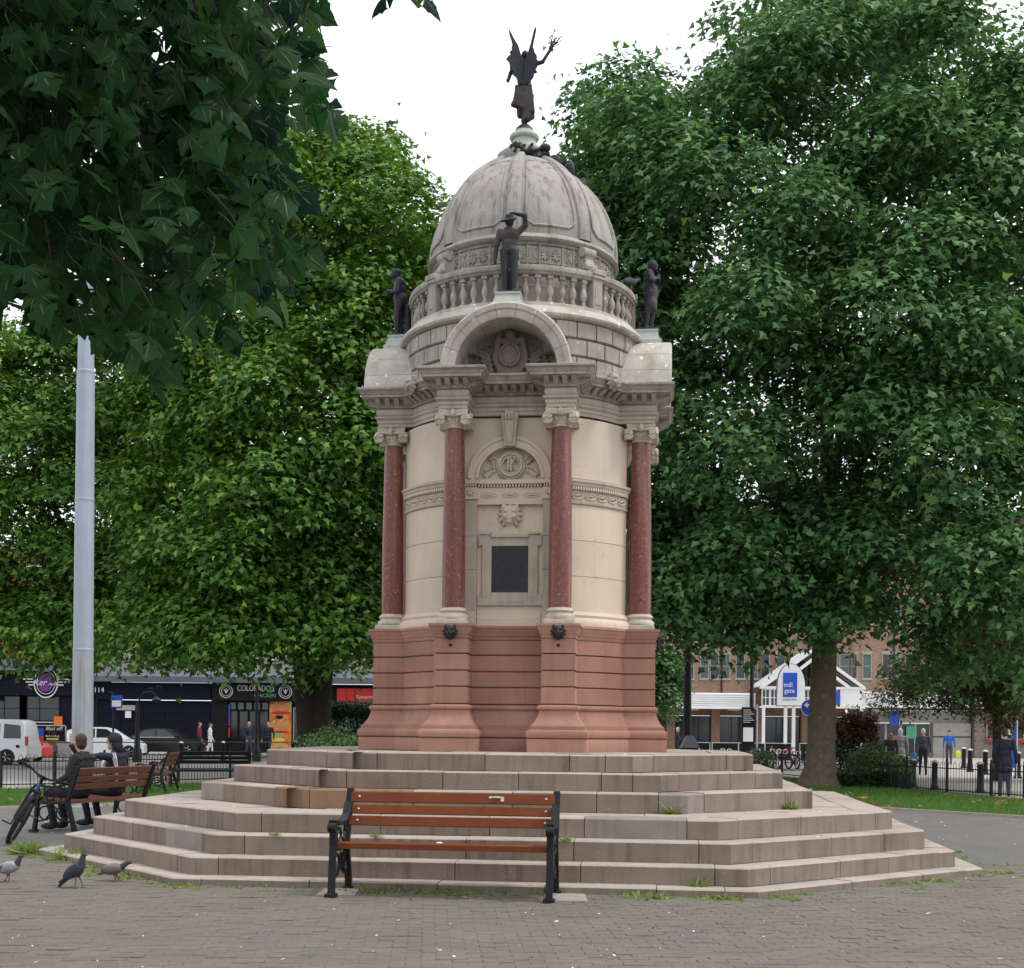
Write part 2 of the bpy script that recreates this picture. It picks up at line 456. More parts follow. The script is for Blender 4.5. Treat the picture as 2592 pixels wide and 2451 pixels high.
def inst(o, parent, loc=(0, 0, 0), rz=0.0, rot=None, scale=None, name=None):
    c = o.copy()
    if name:
        c.name = name
    C.objects.link(c)
    c.parent = parent
    c.location = loc
    c.rotation_euler = rot if rot else (0, 0, rz)
    if scale:
        c.scale = scale if isinstance(scale, (list, tuple)) else (scale,) * 3
    return c

def copy_tree(o, parent=None, loc=None, rz=None, label=None):
    c = o.copy()
    C.objects.link(c)
    c.parent = parent
    if loc is not None:
        c.location = loc
    if rz is not None:
        c.rotation_euler = (0, 0, rz)
    if label:
        c['label'] = label
    for ch in list(o.children):
        copy_tree(ch, c)
    return c

def text(name, s, size, mt, loc, rot, parent=None, ext=0.004, align='CENTER', sx=1.0, shear=0.0):
    cu = bpy.data.curves.new(name, 'FONT')
    cu.body = s
    cu.size = size
    cu.extrude = ext
    cu.align_x = align
    cu.align_y = 'CENTER'
    cu.shear = shear
    cu.resolution_u = 2
    t = bpy.data.objects.new(name, cu)
    C.objects.link(t)
    dg = bpy.context.evaluated_depsgraph_get()
    me = bpy.data.meshes.new_from_object(t.evaluated_get(dg))
    bpy.data.objects.remove(t)
    me.materials.clear()
    me.materials.append(M[mt])
    o = bpy.data.objects.new(name, me)
    C.objects.link(o)
    o.parent = parent
    o.location = loc
    o.rotation_euler = rot
    o.scale = (sx, 1, 1)
    return o

# continuous organic bodies: primitives fused by a voxel remesh, coloured by the nearest primitive
_sph = None
def _unit_sphere():
    global _sph
    if _sph is None:
        bm = bmesh.new()
        bmesh.ops.create_icosphere(bm, subdivisions=2, radius=1)
        bm.verts.ensure_lookup_table()
        _sph = ([tuple(v.co) for v in bm.verts], [[v.index for v in f.verts] for f in bm.faces])
        bm.free()
    return _sph

def blob(name, prims, voxel, mats, parent=None, smooth_it=2, link=True):
    """prims: ('e', centre, radii, material, euler) ellipsoid, ('c', p0, p1, r0, r1, material) tapered limb, ('b', centre, half, material, euler) box"""
    V, F = [], []
    segs = []
    sv_, sf_ = _unit_sphere()
    for p in prims:
        b = len(V)
        if p[0] == 'e':
            rot = Euler(p[4]).to_matrix() if len(p) > 4 else Matrix.Identity(3)
            c = Vector(p[1])
            for q in sv_:
                V.append(tuple(c + rot @ Vector((q[0] * p[2][0], q[1] * p[2][1], q[2] * p[2][2]))))
            F += [[i + b for i in f] for f in sf_]
            segs.append((np.array(p[1]), np.array(p[1]), sum(p[2]) / 3, sum(p[2]) / 3, p[3], np.array(p[2]), np.array(rot)))
        elif p[0] == 'b':
            rot = Euler(p[4]).to_matrix() if len(p) > 4 else Matrix.Identity(3)
            c = Vector(p[1])
            for sx in (-1, 1):
                for sy in (-1, 1):
                    for sz in (-1, 1):
                        V.append(tuple(c + rot @ Vector((sx * p[2][0], sy * p[2][1], sz * p[2][2]))))
            F += [[i + b for i in f] for f in ([0, 1, 3, 2], [4, 6, 7, 5], [0, 4, 5, 1], [2, 3, 7, 6], [0, 2, 6, 4], [1, 5, 7, 3])]
            segs.append((np.array(p[1]), np.array(p[1]), 0, 0, p[3], np.array(p[2]), np.array(rot)))
        else:
            p0, p1 = Vector(p[1]), Vector(p[2])
            d = (p1 - p0)
            ln = max(d.length, 1e-5)
            q = d.normalized().to_track_quat('Z', 'Y').to_matrix()
            n = 10
            rings = []
            for k in range(4):
                a = PI / 2 * (1 - (k + 0.35) / 4.35)
                rings.append((-math.sin(a) * p[3], math.cos(a) * p[3]))
            for k in range(4):
                a = PI / 2 * ((k + 0.0) / 4.35)
                rings.append((ln + math.sin(a) * p[4], math.cos(a) * p[4]))
            for z, r in rings:
                for j in range(n):
                    V.append(tuple(p0 + q @ Vector((r * math.cos(2 * PI * j / n), r * math.sin(2 * PI * j / n), z))))
            for i in range(len(rings) - 1):
                for j in range(n):
                    k = (j + 1) % n
                    F.append([b + i * n + j, b + i * n + k, b + (i + 1) * n + k, b + (i + 1) * n + j])
            F.append([b + j for j in range(n)][::-1])
            F.append([b + (len(rings) - 1) * n + j for j in range(n)])
            segs.append((np.array(p[1], float), np.array(p[2], float), p[3], p[4], p[5], None, None))
    me = bpy.data.meshes.new(name)
    me.from_pydata(V, [], F)
    o = bpy.data.objects.new(name, me)
    C.objects.link(o)
    md = o.modifiers.new('r', 'REMESH')
    md.mode = 'VOXEL'
    md.voxel_size = voxel
    if smooth_it:
        s = o.modifiers.new('s', 'SMOOTH')
        s.factor = 0.5
        s.iterations = smooth_it
    dg = bpy.context.evaluated_depsgraph_get()
    me2 = bpy.data.meshes.new_from_object(o.evaluated_get(dg))
    o.modifiers.clear()
    o.data = me2
    me2.name = name
    bpy.data.meshes.remove(me)
    me2.materials.clear()
    for q in mats:
        me2.materials.append(M[q])
    if len(mats) > 1:
        nf = len(me2.polygons)
        cen = np.zeros(nf * 3)
        me2.polygons.foreach_get('center', cen)
        cen = cen.reshape(-1, 3)
        best = np.full(nf, 1e9)
        idx = np.zeros(nf, int)
        for a, b_, r0, r1, mi, ell, rot in segs:
            if ell is not None:
                loc = (cen - a) @ rot
                if r0 == 0:
                    q = np.abs(loc) - ell
                    dist = np.linalg.norm(np.maximum(q, 0), axis=1) + np.minimum(q.max(1), 0)
                else:
                    k = np.linalg.norm(loc / ell, axis=1)
                    dist = (k - 1) * min(ell)
            else:
                d = b_ - a
                t = np.clip(((cen - a) @ d) / max(d @ d, 1e-9), 0, 1)
                dist = np.linalg.norm(cen - a - t[:, None] * d, axis=1) - (r0 + (r1 - r0) * t)
            s_ = dist < best
            best[s_] = dist[s_]
            idx[s_] = mi
        me2.polygons.foreach_set('material_index', idx.astype(np.int32))
    me2.polygons.foreach_set('use_smooth', [True] * len(me2.polygons))
    o.parent = parent
    return o

def pts_rot(p, c, s):
    return (p[0] * c - p[1] * s, p[0] * s + p[1] * c)
# ------------------------------------------------------------------ ground, plaza, lawns, roads
MC = Vector((0.12, 17.67, 0.0))
MROT = R(-6.28)

def mw(x, y, z):                         # monument-local to world
    c, s = math.cos(MROT), math.sin(MROT)
    return (MC.x + x * c - y * s, MC.y + x * s + y * c, z)

def sheet(name, poly, z, mt):
    b = MB()
    b.add([(x, y, z) for x, y in poly], [list(range(len(poly)))])
    return struct(b.build(name, mt))

sheet('ground', [(-900, -300), (900, -300), (900, 1500), (-900, 1500)], -0.05, 'asphalt')
sheet('pavement', [(-60, 20), (60, 20), (60, 46), (-60, 46)], -0.03, 'flag')
sheet('pedestrian_street', [(4, 46), (60, 46), (60, 95), (4, 95)], -0.03, 'flag')
sheet('road', [(-90, 46), (4, 46), (4, 74), (-90, 74)], -0.035, 'asphalt')
sheet('shop_pavement', [(-90, 74), (4, 74), (4, 95), (-90, 95)], -0.02, 'flag')
mk = MB()
for k in range(-9, 1):
    mk.box(-6 * k * -1 - 6, -6 * k * -1 - 3.5, 59.95, 60.08, -0.033, -0.030)
for x in (-90,):
    mk.box(-90, 4, 72.6, 72.7, -0.033, -0.030)
struct(mk.build('road_marking', 'white'))
plaza_t = sheet('plaza_tarmac', [(-16, 13.5), (16, 13.5), (16, 22), (13, 26), (12, 32), (9.5, 46), (-6, 46), (-8, 36), (-13, 30), (-16, 22)], -0.012, 'tarmac')
plaza = sheet('plaza', [(-16, 2), (16, 2), (16, 15.6), (-16, 15.6)], -0.004, 'sand')

lawnR = [(13.5, 19.5), (9.3, 24.2), (8.1, 25.7), (7.2, 26.9), (6.3, 29.5), (6.0, 34), (6.2, 44), (9.1, 44.7), (10.46, 35.3), (10.85, 33.3), (11.45, 31.9), (11.8, 30.7), (13.2, 26.5)]
lawnL = [(-13.5, 20.5), (-14.5, 27.5), (-11.9, 31.4), (-10.9, 32.2), (-10.1, 33.5), (-8.7, 35.3), (-7.6, 36.6), (-6.8, 40), (-5.6, 45), (-3.5, 45), (-5.2, 36), (-6.2, 31), (-7.0, 27.5), (-7.6, 25.3), (-9.1, 24.2)]
sheet('lawn', lawnR, 0.0, 'turf')
sheet('lawn', lawnL, 0.0, 'turf')
ed = MB()
for line in ([(13.5, 19.5), (9.3, 24.2), (8.1, 25.7), (7.2, 26.9), (6.3, 29.5), (6.0, 34)], [(-13.5, 20.5), (-9.1, 24.2), (-7.6, 25.3), (-7.0, 27.5), (-6.2, 31), (-5.2, 36)]):
    for (x0, y0), (x1, y1) in zip(line, line[1:]):
        d = Vector((x1 - x0, y1 - y0, 0))
        n = Vector((-d.y, d.x, 0)).normalized() * 0.05
        a, b_ = Vector((x0, y0, 0)), Vector((x1, y1, 0))
        q = [a + n, a - n, b_ - n, b_ + n]
        ed.loft([[(p.x, p.y, -0.02) for p in q], [(p.x, p.y, 0.035) for p in q]], True, True)
struct(ed.build('lawn_edging', 'concrete'))

# pavers ---------------------------------------------------------------
pb = MB()
x, y, g = 0.0988, 0.0488, 0.0028
pb.loft([[(-x, -y, -0.03), (x, -y, -0.03), (x, y, -0.03), (-x, y, -0.03)], [(-x, -y, -0.004), (x, -y, -0.004), (x, y, -0.004), (-x, y, -0.004)],
         [(-x + g, -y + g, 0), (x - g, -y + g, 0), (x - g, y - g, 0), (-x + g, y - g, 0)]], True, True)
p0 = pb.build('paver', 'paver', plaza)
pv = np.array(pb.v)
pf = pb.f
cells = []
ca, sa = math.cos(R(3.5)), math.sin(R(3.5))
for j in range(-10, 100):
    for i in range(-70, 70):
        lx, ly = (i + 0.5 * (j % 2)) * 0.2, 6.5 + j * 0.1
        wx, wy = lx * ca - (ly - 11) * sa, 11 + lx * sa + (ly - 11) * ca
        if 6.6 < wy < 15.5 and abs(wx) < 0.42 * wy + 1.6:
            lp = (wx - MC.x) * math.cos(-MROT) - (wy - MC.y) * math.sin(-MROT), (wx - MC.x) * math.sin(-MROT) + (wy - MC.y) * math.cos(-MROT)
            if lp[1] > -5.2 and abs(lp[0]) < 5.2 and (abs(lp[0]) - lp[1]) < 7.9:
                continue
            cells.append((wx, wy))
vis = sorted([c for c in cells if abs(c[0]) < 0.385 * c[1] and c[1] > 8.3], key=lambda c: c[1])
near = set(vis[:299])
VV, FF = [], []
rg = np.random.RandomState(3)
first = True
for (wx, wy) in cells:
    tz, ty, th = rg.normal(0, 0.0022), rg.normal(0, 0.008), R(3.5) + rg.normal(0, 0.02)
    rot3 = (rg.normal(0, 0.011), rg.normal(0, 0.009), th)
    if (wx, wy) in near:
        o = p0 if first else p0.copy()
        if not first:
            C.objects.link(o)
        first = False
        o.location = (wx, wy, tz)
        o.rotation_euler = rot3
    else:
        mtx = np.array(Euler(rot3).to_matrix())
        b0 = len(VV)
        VV += [tuple(q) for q in (pv @ mtx.T + np.array([wx, wy, tz]))]
        FF += [[k + b0 for k in f] for f in pf]
me = bpy.data.meshes.new('paving')
me.from_pydata(VV, [], FF)
me.materials.append(M['paver'])
o = bpy.data.objects.new('paving', me)
C.objects.link(o)
o.parent = plaza
o['kind'] = 'stuff'

# ------------------------------------------------------------------ stone steps
LV = [(5.288, 2.737, 0.070), (5.015, 2.655, 0.244), (4.722, 2.515, 0.444), (4.392, 2.408, 0.639), (3.559, 2.132, 0.849), (3.252, 1.858, 1.043), (2.937, 1.552, 1.235)]
steps = thing('stone_steps', 'broad octagonal stepped granite base below the domed monument', 'steps', MC, MROT)

def step_poly(L):
    a, s, h = LV[L]
    j = 0.11
    q = []
    base = [(-s, -a), (s, -a)] if L < 4 else [(-s, -a + j), (-s, -a), (s, -a), (s, -a + j)]
    for k in range(4):
        for p in base:
            c_, s_ = round(math.cos(k * PI / 2)), round(math.sin(k * PI / 2))
            q.append((p[0] * c_ - p[1] * s_, p[0] * s_ + p[1] * c_))
    return q

def inset(poly, d):
    n = len(poly)
    out = []
    for i in range(n):
        p0_, p1_, p2_ = Vector(poly[i - 1]), Vector(poly[i]), Vector(poly[(i + 1) % n])
        e1, e2 = (p1_ - p0_).normalized(), (p2_ - p1_).normalized()
        n1, n2 = Vector((-e1.y, e1.x)), Vector((-e2.y, e2.x))
        k = d / (1 + n1.dot(n2))
        out.append(p1_ + (n1 + n2) * k)
    return out

core = MB()
for L in range(7):
    a, s, h = LV[L]
    z0 = LV[L - 1][2] if L else -0.05
    pin = inset(step_poly(L), 0.2)
    core.loft([[(p.x, p.y, z0 - 0.05) for p in pin], [(p.x, p.y, h - 0.012) for p in pin]], True, True)
core.build('step_core', 'step_grey', steps)
rs = random.Random(11)
for L in range(7):
    a, s, h = LV[L]
    z0 = (LV[L - 1][2] if L else -0.06) + 0.002
    rings_ = [(0.0, 0.40)]
    if L == 3:
        rings_.append((0.405, 0.95))
    if L == 6:
        rings_ = [(0.0, 0.46), (0.465, 1.25)]
    for d0, d1 in rings_:
        poly = [Vector(p) for p in (inset(step_poly(L), d0) if d0 else step_poly(L))]
        n = len(poly)
        cum = [0.0]
        for i in range(n):
            cum.append(cum[-1] + (poly[(i + 1) % n] - poly[i]).length)
        tot = cum[-1]
        joints = []
        keep = 0.30 if d0 == 0 else 0.55
        for i in range(n):
            ln = cum[i + 1] - cum[i]
            if ln < 0.5:
                continue
            t = keep * rs.uniform(0.8, 1.1)
            while t < ln - keep * 0.8:
                joints.append(cum[i] + t)
                rest = ln - keep - t
                stp = rs.uniform(0.78, 1.25)
                if rest < stp * 1.3 and rest > 0.3:
                    stp = rest
                t += stp
        inn1 = inset(step_poly(L), d1)
        ch = inset(step_poly(L), d0 + 0.014)

        def at_s(tt, pl):
            tt = tt % tot
            for i in range(n):
                if tt <= cum[i + 1] + 1e-9:
                    e = (poly[(i + 1) % n] - poly[i]).normalized()
                    p = poly[i] + e * (tt - cum[i])
                    nn = Vector((-e.y, e.x))
                    return p + nn * pl
        jj = joints + [joints[0] + tot]
        for t0, t1 in zip(jj, jj[1:]):
            gap = 0.004
            st = [(t0 + gap, None)]
            for k in range(2 * n + 1):
                cc = cum[k % n] + (tot if k >= n else 0)
                if t0 + gap + 0.01 < cc < t1 - gap - 0.01:
                    st.append((cc, k % n))
            st.append((t1 - gap, None))
            dz, dd = rs.uniform(-0.004, 0.003), rs.uniform(0.0, 0.006)
            secs = []
            for t, ci in st:
                if ci is None:
                    o_, c_, i_ = at_s(t, dd), at_s(t, 0.014 + dd), at_s(t, d1 - d0)
                else:
                    o_, c_, i_ = poly[ci], ch[ci], inn1[ci]
                secs.append([(o_.x, o_.y, z0), (o_.x, o_.y, h - 0.014 + dz), (c_.x, c_.y, h + dz), (i_.x, i_.y, h + dz - 0.001), (i_.x, i_.y, z0)])
            b = MB()
            b.loft(secs, True, True)
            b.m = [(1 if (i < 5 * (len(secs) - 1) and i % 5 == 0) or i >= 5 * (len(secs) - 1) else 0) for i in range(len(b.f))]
            mid = at_s((t0 + t1) / 2, 0)
            mt = 'step'
            u = rs.random()
            if L == 4:
                mt = 'step_brown' if u < 0.12 and mid.x < 0.5 else 'step'
                if -2.2 < mid.x < -1.2 and mid.y < -3:
                    mt = 'step_brown'
                if (1.75 < mid.x < 2.3 and mid.y < -3) or (mid.x < -3.2 and mid.y < -1.5):
                    mt = 'step_grey'
            elif u < 0.02:
                mt = 'step_grey'
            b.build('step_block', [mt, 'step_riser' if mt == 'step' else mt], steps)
# ------------------------------------------------------------------ the monument
mon = thing('memorial_monument', 'domed stone memorial with red granite columns and arched pediments on the steps', 'monument', MC, MROT)
K4 = [k * PI / 2 for k in range(4)]

def four(o, rots=K4[1:], **kw):
    for r_ in rots:
        inst(o, mon, rz=r_)
    return o

class Plan:
    def __init__(s, s_, w_, P_, B_, R_):
        s.s, s.w, s.P, s.B, s.R = s_, w_, P_, B_, R_

    def ya(s, o):
        return math.sqrt((s.R + o) ** 2 - (s.s + s.w + o) ** 2)

    def bay(s, o):
        x = max(s.s - s.w - o, 0.01)
        return [(-x, -s.B - o), (-x / 3, -s.B - o), (x / 3, -s.B - o), (x, -s.B - o)]

    def pier(s, o, sg=1):
        x0, x1 = max(s.s - s.w - o, 0.01), s.s + s.w + o
        p = [(x0, -s.B - o), (x0, -s.P - o), (x1, -s.P - o), (x1, -s.ya(o))]
        return p if sg > 0 else [(-x, y) for x, y in p][::-1]

    def diag(s, o, n=12):
        a0 = math.atan2(-s.ya(o), s.s + s.w + o)
        a1 = math.atan2(-(s.s + s.w + o), s.ya(o))
        return [((s.R + o) * math.cos(a0 + (a1 - a0) * i / n), (s.R + o) * math.sin(a0 + (a1 - a0) * i / n)) for i in range(n + 1)]

def strip(name, fn, prof, mt, smooth=True):
    b = MB()
    b.loft([[(x, y, z) for x, y in fn(o)] for o, z in prof], False, False)
    return b.build(name, mt, mon, smooth=smooth)

def course(pl, prof, mt, nm='stone'):
    for fn in (pl.bay, lambda o: pl.pier(o, 1), lambda o: pl.pier(o, -1), pl.diag):
        four(strip(nm, fn, prof, mt))

# solid cores so that no light leaks
MB().lathe([(1.10, 1.2), (1.10, 5.9)], 40).build('core', 'greydark', mon)
bp = Plan(0.642, 0.20, 1.776, 1.36, 1.62)
course(bp, [(0.05, 1.235), (0.15, 1.236), (0.15, 1.385), (0.145, 1.392)], 'red', 'plinth_stone')
course(bp, [(0.05, 1.393), (0.135, 1.394), (0.158, 1.41), (0.166, 1.445), (0.158, 1.48), (0.135, 1.50), (0.125, 1.502), (0.125, 1.54), (0.115, 1.545)], 'red', 'torus_stone')
course(bp, [(0.03, 1.546), (0.108, 1.547), (0.075, 1.585), (0.045, 1.635), (0.025, 1.69), (0.018, 1.728), (0.03, 1.732), (0.042, 1.75), (0.042, 1.772), (0.028, 1.79), (0.0, 1.795)], 'red', 'moulded_stone')
for z0, z1 in ((1.795, 2.004), (2.004, 2.196), (2.196, 2.396), (2.396, 2.585)):
    course(bp, [(-0.03, z0), (-0.025, z0 + 0.008), (0.0, z0 + 0.016), (0.0, z1 - 0.010), (-0.012, z1 - 0.002)], 'red', 'base_stone')
course(bp, [(0.0, 2.585), (0.008, 2.60), (0.012, 2.63), (0.022, 2.635), (0.026, 2.665), (0.045, 2.69), (0.047, 2.72), (0.06, 2.725), (0.06, 2.755), (-0.2, 2.762)], 'red', 'base_cornice')

# cream drum -------------------------------------------------------------
DR, DB = 1.56, 1.30
def d_arc(o, n=16):
    xb = 0.69
    a0 = -math.acos(xb / DR)
    a1 = -PI / 2 - a0
    return [((DR + o) * math.cos(a0 + (a1 - a0) * i / n), (DR + o) * math.sin(a0 + (a1 - a0) * i / n)) for i in range(n + 1)]
def wall(nm, prof, mt='cream'):
    return four(strip(nm, d_arc, prof, mt))
wall('drum_base', [(0.10, 2.755), (0.10, 2.80), (0.085, 2.83), (0.05, 2.86), (0.06, 2.89), (0.03, 2.92), (0.02, 2.945), (-0.02, 2.946)])
zz = [2.946, 3.365, 3.80, 4.235]
for z0, z1 in zip(zz, zz[1:]):
    wall('drum_stone', [(-0.012, z0), (0, z0 + 0.004), (0, z1 - 0.004), (-0.012, z1)])
wall('carved_band', [(0.0, 4.235), (0.02, 4.24), (0.025, 4.265), (0.012, 4.27), (0.012, 4.40), (0.03, 4.405), (0.03, 4.45), (0.045, 4.455), (0.05, 4.49), (0.065, 4.50), (0.065, 4.53), (-0.01, 4.545)], 'creamgrey')
wall('drum_stone', [(-0.012, 4.545), (0, 4.55), (0, 5.28), (-0.012, 5.285)])
# carved details of the band, small repeated work kept as one part each
bd = MB()
for k in range(4):
    a0, a1 = math.atan2(-1.15, 0.62) + k * PI / 2, math.atan2(-0.62, 1.15) + k * PI / 2
    a0, a1 = min(a0, a1), max(a0, a1)
    for i in range(26):
        a = a0 + (a1 - a0) * (i + 0.5) / 26
        c_, s_ = math.cos(a), math.sin(a)
        bd.T = Matrix.Rotation(a, 4, 'Z')
        bd.box(DR + 0.03, DR + 0.052, -0.010, 0.010, 4.408, 4.445)
    for i in range(5):
        a = a0 + (a1 - a0) * (i + 0.5) / 5
        bd.T = Matrix.Rotation(a, 4, 'Z')
        pts = [(DR + 0.016, 0.075 * math.cos(t), 4.335 + 0.035 * math.sin(t)) for t in np.linspace(0, 2 * PI, 13)]
        bd.tube(pts, 0.009, 5, False)
        bd.tube([(DR + 0.016, -0.03, 4.335), (DR + 0.03, 0.0, 4.345), (DR + 0.016, 0.03, 4.335)], 0.012, 5)
bd.T = Matrix.Identity(4)
struct(bd.build('carved_ornament', 'cream', mon, smooth=True), 'stuff')

# front bays -----------------------------------------------------------------
def bay_parts(k):
    T = Matrix.Rotation(k * PI / 2, 4, 'Z')
    rz = k * PI / 2
    def put(b, nm, mt, **kw):
        o = b.build(nm, mt, mon, **kw)
        o.rotation_euler = (0, 0, rz)
        return o
    b = MB()
    b.box(-0.70, 0.70, -1.22, -1.1, 2.75, 5.32)
    put(b, 'bay_wall', 'cream')
    # spandrel plate with the arched opening
    b = MB()
    n = 20
    arc = [(0.39 * math.cos(PI - PI * i / n), 4.557 + 0.39 * math.sin(PI - PI * i / n)) for i in range(n + 1)]
    outer = []
    for x, z in arc:
        t = (x / 0.39)
        outer.append((t * 0.70, 5.30 if abs(t) < 0.75 else 5.30 - (abs(t) - 0.75) / 0.25 * 0.743))
    b.loft([[(x, -1.30, z) for x, z in arc], [(x, -1.30, z) for x, z in outer]], False)
    b.loft([[(x, -1.30, z) for x, z in arc], [(x, -1.22, z) for x, z in arc]], False)
    put(b, 'spandrel', 'cream')
    b = MB()                                              # archivolt
    rr = [(0.385, -1.30), (0.385, -1.345), (0.41, -1.352), (0.43, -1.335), (0.47, -1.335), (0.48, -1.355), (0.513, -1.36), (0.52, -1.30)]
    b.loft([[(r_ * math.cos(PI - PI * i / 28), yy, 4.557 + r_ * math.sin(PI - PI * i / 28)) for r_, yy in rr] for i in range(29)], False)
    put(b, 'archivolt', 'cream', smooth=True)
    b = MB()                                              # keystone
    b.loft([[(-0.065, -1.30, 4.94), (0.065, -1.30, 4.94), (0.065, -1.40, 4.94), (-0.065, -1.40, 4.94)],
            [(-0.105, -1.30, 5.33), (0.105, -1.30, 5.33), (0.105, -1.46, 5.33), (-0.105, -1.46, 5.33)]], True, True)
    b.loft([[(-0.035, -1.39, 4.97), (0.035, -1.39, 4.97), (0.035, -1.42, 4.97), (-0.035, -1.42, 4.97)],
            [(-0.06, -1.42, 5.24), (0.06, -1.42, 5.24), (0.06, -1.475, 5.24), (-0.06, -1.475, 5.24)]], True, True)
    for i in (-1, 0, 1):
        b.tube([(i * 0.035, -1.47, 5.25), (i * 0.04, -1.49, 5.30), (i * 0.03, -1.47, 5.34)], 0.02, 6)
    put(b, 'keystone', 'creamgrey', bevel=0.006)
    for sg in (-1, 1):
        b = MB()
        x0, x1 = (0.405, 0.56) if sg > 0 else (-0.56, -0.405)
        for za, zb in ((2.95, 3.45), (3.454, 3.86), (3.864, 4.31)):
            b.cbox(x0, x1, -1.31, -1.2, za, zb, 0.004)
        put(b, 'jamb', 'creamgrey')
        b = MB()
        b.box(x0 - 0.012, x1 + 0.012, -1.325, -1.2, 4.31, 4.335)
        b.box(x0 - 0.002, x1 + 0.002, -1.315, -1.2, 4.335, 4.46)
        b.box(x0 - 0.02, x1 + 0.02, -1.335, -1.2, 4.50, 4.557)
        for i in range(5):
            b.box(x0 + 0.006 + i * 0.031, x0 + 0.024 + i * 0.031, -1.33, -1.3, 4.465, 4.495)
        for a in range(5):
            t = a * 2 * PI / 5
            b.tube([((x0 + x1) / 2, -1.32, 4.398), ((x0 + x1) / 2 + 0.042 * math.cos(t), -1.325, 4.398 + 0.042 * math.sin(t))], [0.012, 0.018], 6)
        put(b, 'jamb_capital', 'cream')
    b = MB()                                              # string course in the bay
    b.box(-0.405, 0.405, -1.265, -1.2, 4.27, 4.46)
    b.box(-0.405, 0.405, -1.285, -1.2, 4.25, 4.275)
    b.box(-0.405, 0.405, -1.30, -1.2, 4.50, 4.55)
    for i in range(21):
        b.box(-0.395 + i * 0.038, -0.375 + i * 0.038, -1.29, -1.26, 4.462, 4.495)
    for i in (-0.26, 0, 0.26):
        b.tube([(i + 0.10 * math.cos(t), -1.268, 4.365 + 0.026 * math.sin(t)) for t in np.linspace(0, 2 * PI, 13)], 0.009, 5, False)
        b.tube([(i - 0.05, -1.265, 4.365), (i, -1.28, 4.37), (i + 0.05, -1.265, 4.365)], 0.012, 5)
    put(b, 'string_course', 'cream')
    # wreath with monogram and ribbons
    b = MB()
    for i in range(36):
        t = i * 2 * PI / 36
        for q in (-1, 0, 1):
            r_ = 0.135 + q * 0.026
            c0 = Vector((r_ * math.cos(t), -1.255 - (0.028 if q == 0 else 0), 4.735 + r_ * math.sin(t)))
            d = Vector((-math.sin(t + q * 0.5), 0, math.cos(t + q * 0.5))) * 0.03
            b.tube([c0 - d, c0, c0 + d], [0.004, 0.019, 0.004], 5)
    put(b, 'wreath', 'carved', smooth=True)
    for sg in (-1, 1):
        b = MB()
        p = [(0.17, 4.80), (0.22, 4.84), (0.27, 4.80), (0.23, 4.76), (0.20, 4.73), (0.26, 4.70), (0.31, 4.67), (0.34, 4.62), (0.31, 4.59)]
        b.tube([(sg * x, -1.235, z) for x, z in p], 0.016, 6)
        p = [(0.20, 4.73), (0.2, 4.66), (0.24, 4.64), (0.27, 4.60)]
        b.tube([(sg * x, -1.237, z) for x, z in p], 0.012, 6)
        put(b, 'ribbon', 'carved', smooth=True)
    b = MB()
    b.tube([(-0.03, -1.262, 4.82), (-0.03, -1.262, 4.70), (-0.045, -1.262, 4.665), (-0.075, -1.262, 4.665), (-0.085, -1.262, 4.69)], 0.014, 6)
    b.tube([(-0.06, -1.262, 4.815), (0.0, -1.262, 4.82)], 0.012, 6)
    b.tube([(0.005, -1.266, 4.82), (0.005, -1.266, 4.66)], 0.014, 6)
    b.tube([(0.075, -1.266, 4.80), (0.05, -1.266, 4.815), (0.008, -1.27, 4.745), (0.045, -1.27, 4.69), (0.08, -1.266, 4.665), (0.085, -1.266, 4.69)], 0.014, 6)
    put(b, 'monogram', 'carved', smooth=True)
    # plaque and its moulded surround
    b = MB()
    b.cbox(-0.345, -0.225, -1.262, -1.2, 3.12, 3.90, 0.006)
    b.cbox(0.225, 0.345, -1.262, -1.2, 3.12, 3.90, 0.006)
    b.cbox(-0.39, 0.39, -1.2595, -1.2, 3.75, 3.88, 0.004)
    b.cbox(-0.40, 0.40, -1.2575, -1.2, 3.02, 3.16, 0.004)
    b.cbox(-0.225, 0.225, -1.262, -1.2, 3.745, 3.885, 0.004)
    b.cbox(-0.235, 0.235, -1.29, -1.2, 3.85, 3.885, 0.005)
    b.cbox(-0.36, -0.22, -1.28, -1.2, 3.885, 3.915, 0.005)
    b.cbox(0.22, 0.36, -1.28, -1.2, 3.885, 3.915, 0.005)
    b.cbox(-0.225, 0.225, -1.263, -1.2, 3.06, 3.175, 0.004)
    put(b, 'plaque_surround', 'creamgrey')
    b = MB()
    b.prism([(-0.15, 3.885), (0.15, 3.885), (0.10, 3.92), (0.03, 4.02), (-0.03, 4.02), (-0.10, 3.92)], -1.27, -1.2)
    put(b, 'plaque_crest', 'cream', bevel=0.006)
    b = MB()
    b.cbox(-0.395, 0.395, -1.35, -1.2, 2.76, 2.83, 0.006)
    b.cbox(-0.395, 0.395, -1.325, -1.2, 2.835, 2.90, 0.006)
    b.cbox(-0.395, 0.395, -1.295, -1.2, 2.903, 2.945, 0.006)
    for sg in (-1, 1):
        b.cbox(0.40 * sg - (0 if sg > 0 else 0.2), 0.40 * sg + (0.2 if sg > 0 else 0), -1.37, -1.2, 2.76, 2.84, 0.006)
        b.cbox(0.40 * sg - (0 if sg > 0 else 0.18), 0.40 * sg + (0.18 if sg > 0 else 0), -1.335, -1.2, 2.843, 2.945, 0.006)
    put(b, 'bay_base', 'cream')
    b = MB()
    b.cbox(-0.222, 0.222, -1.258, -1.2, 3.178, 3.742, 0.004)
    pl = put(b, 'plaque', 'plaque')
    b = MB()
    rr_ = random.Random(k)
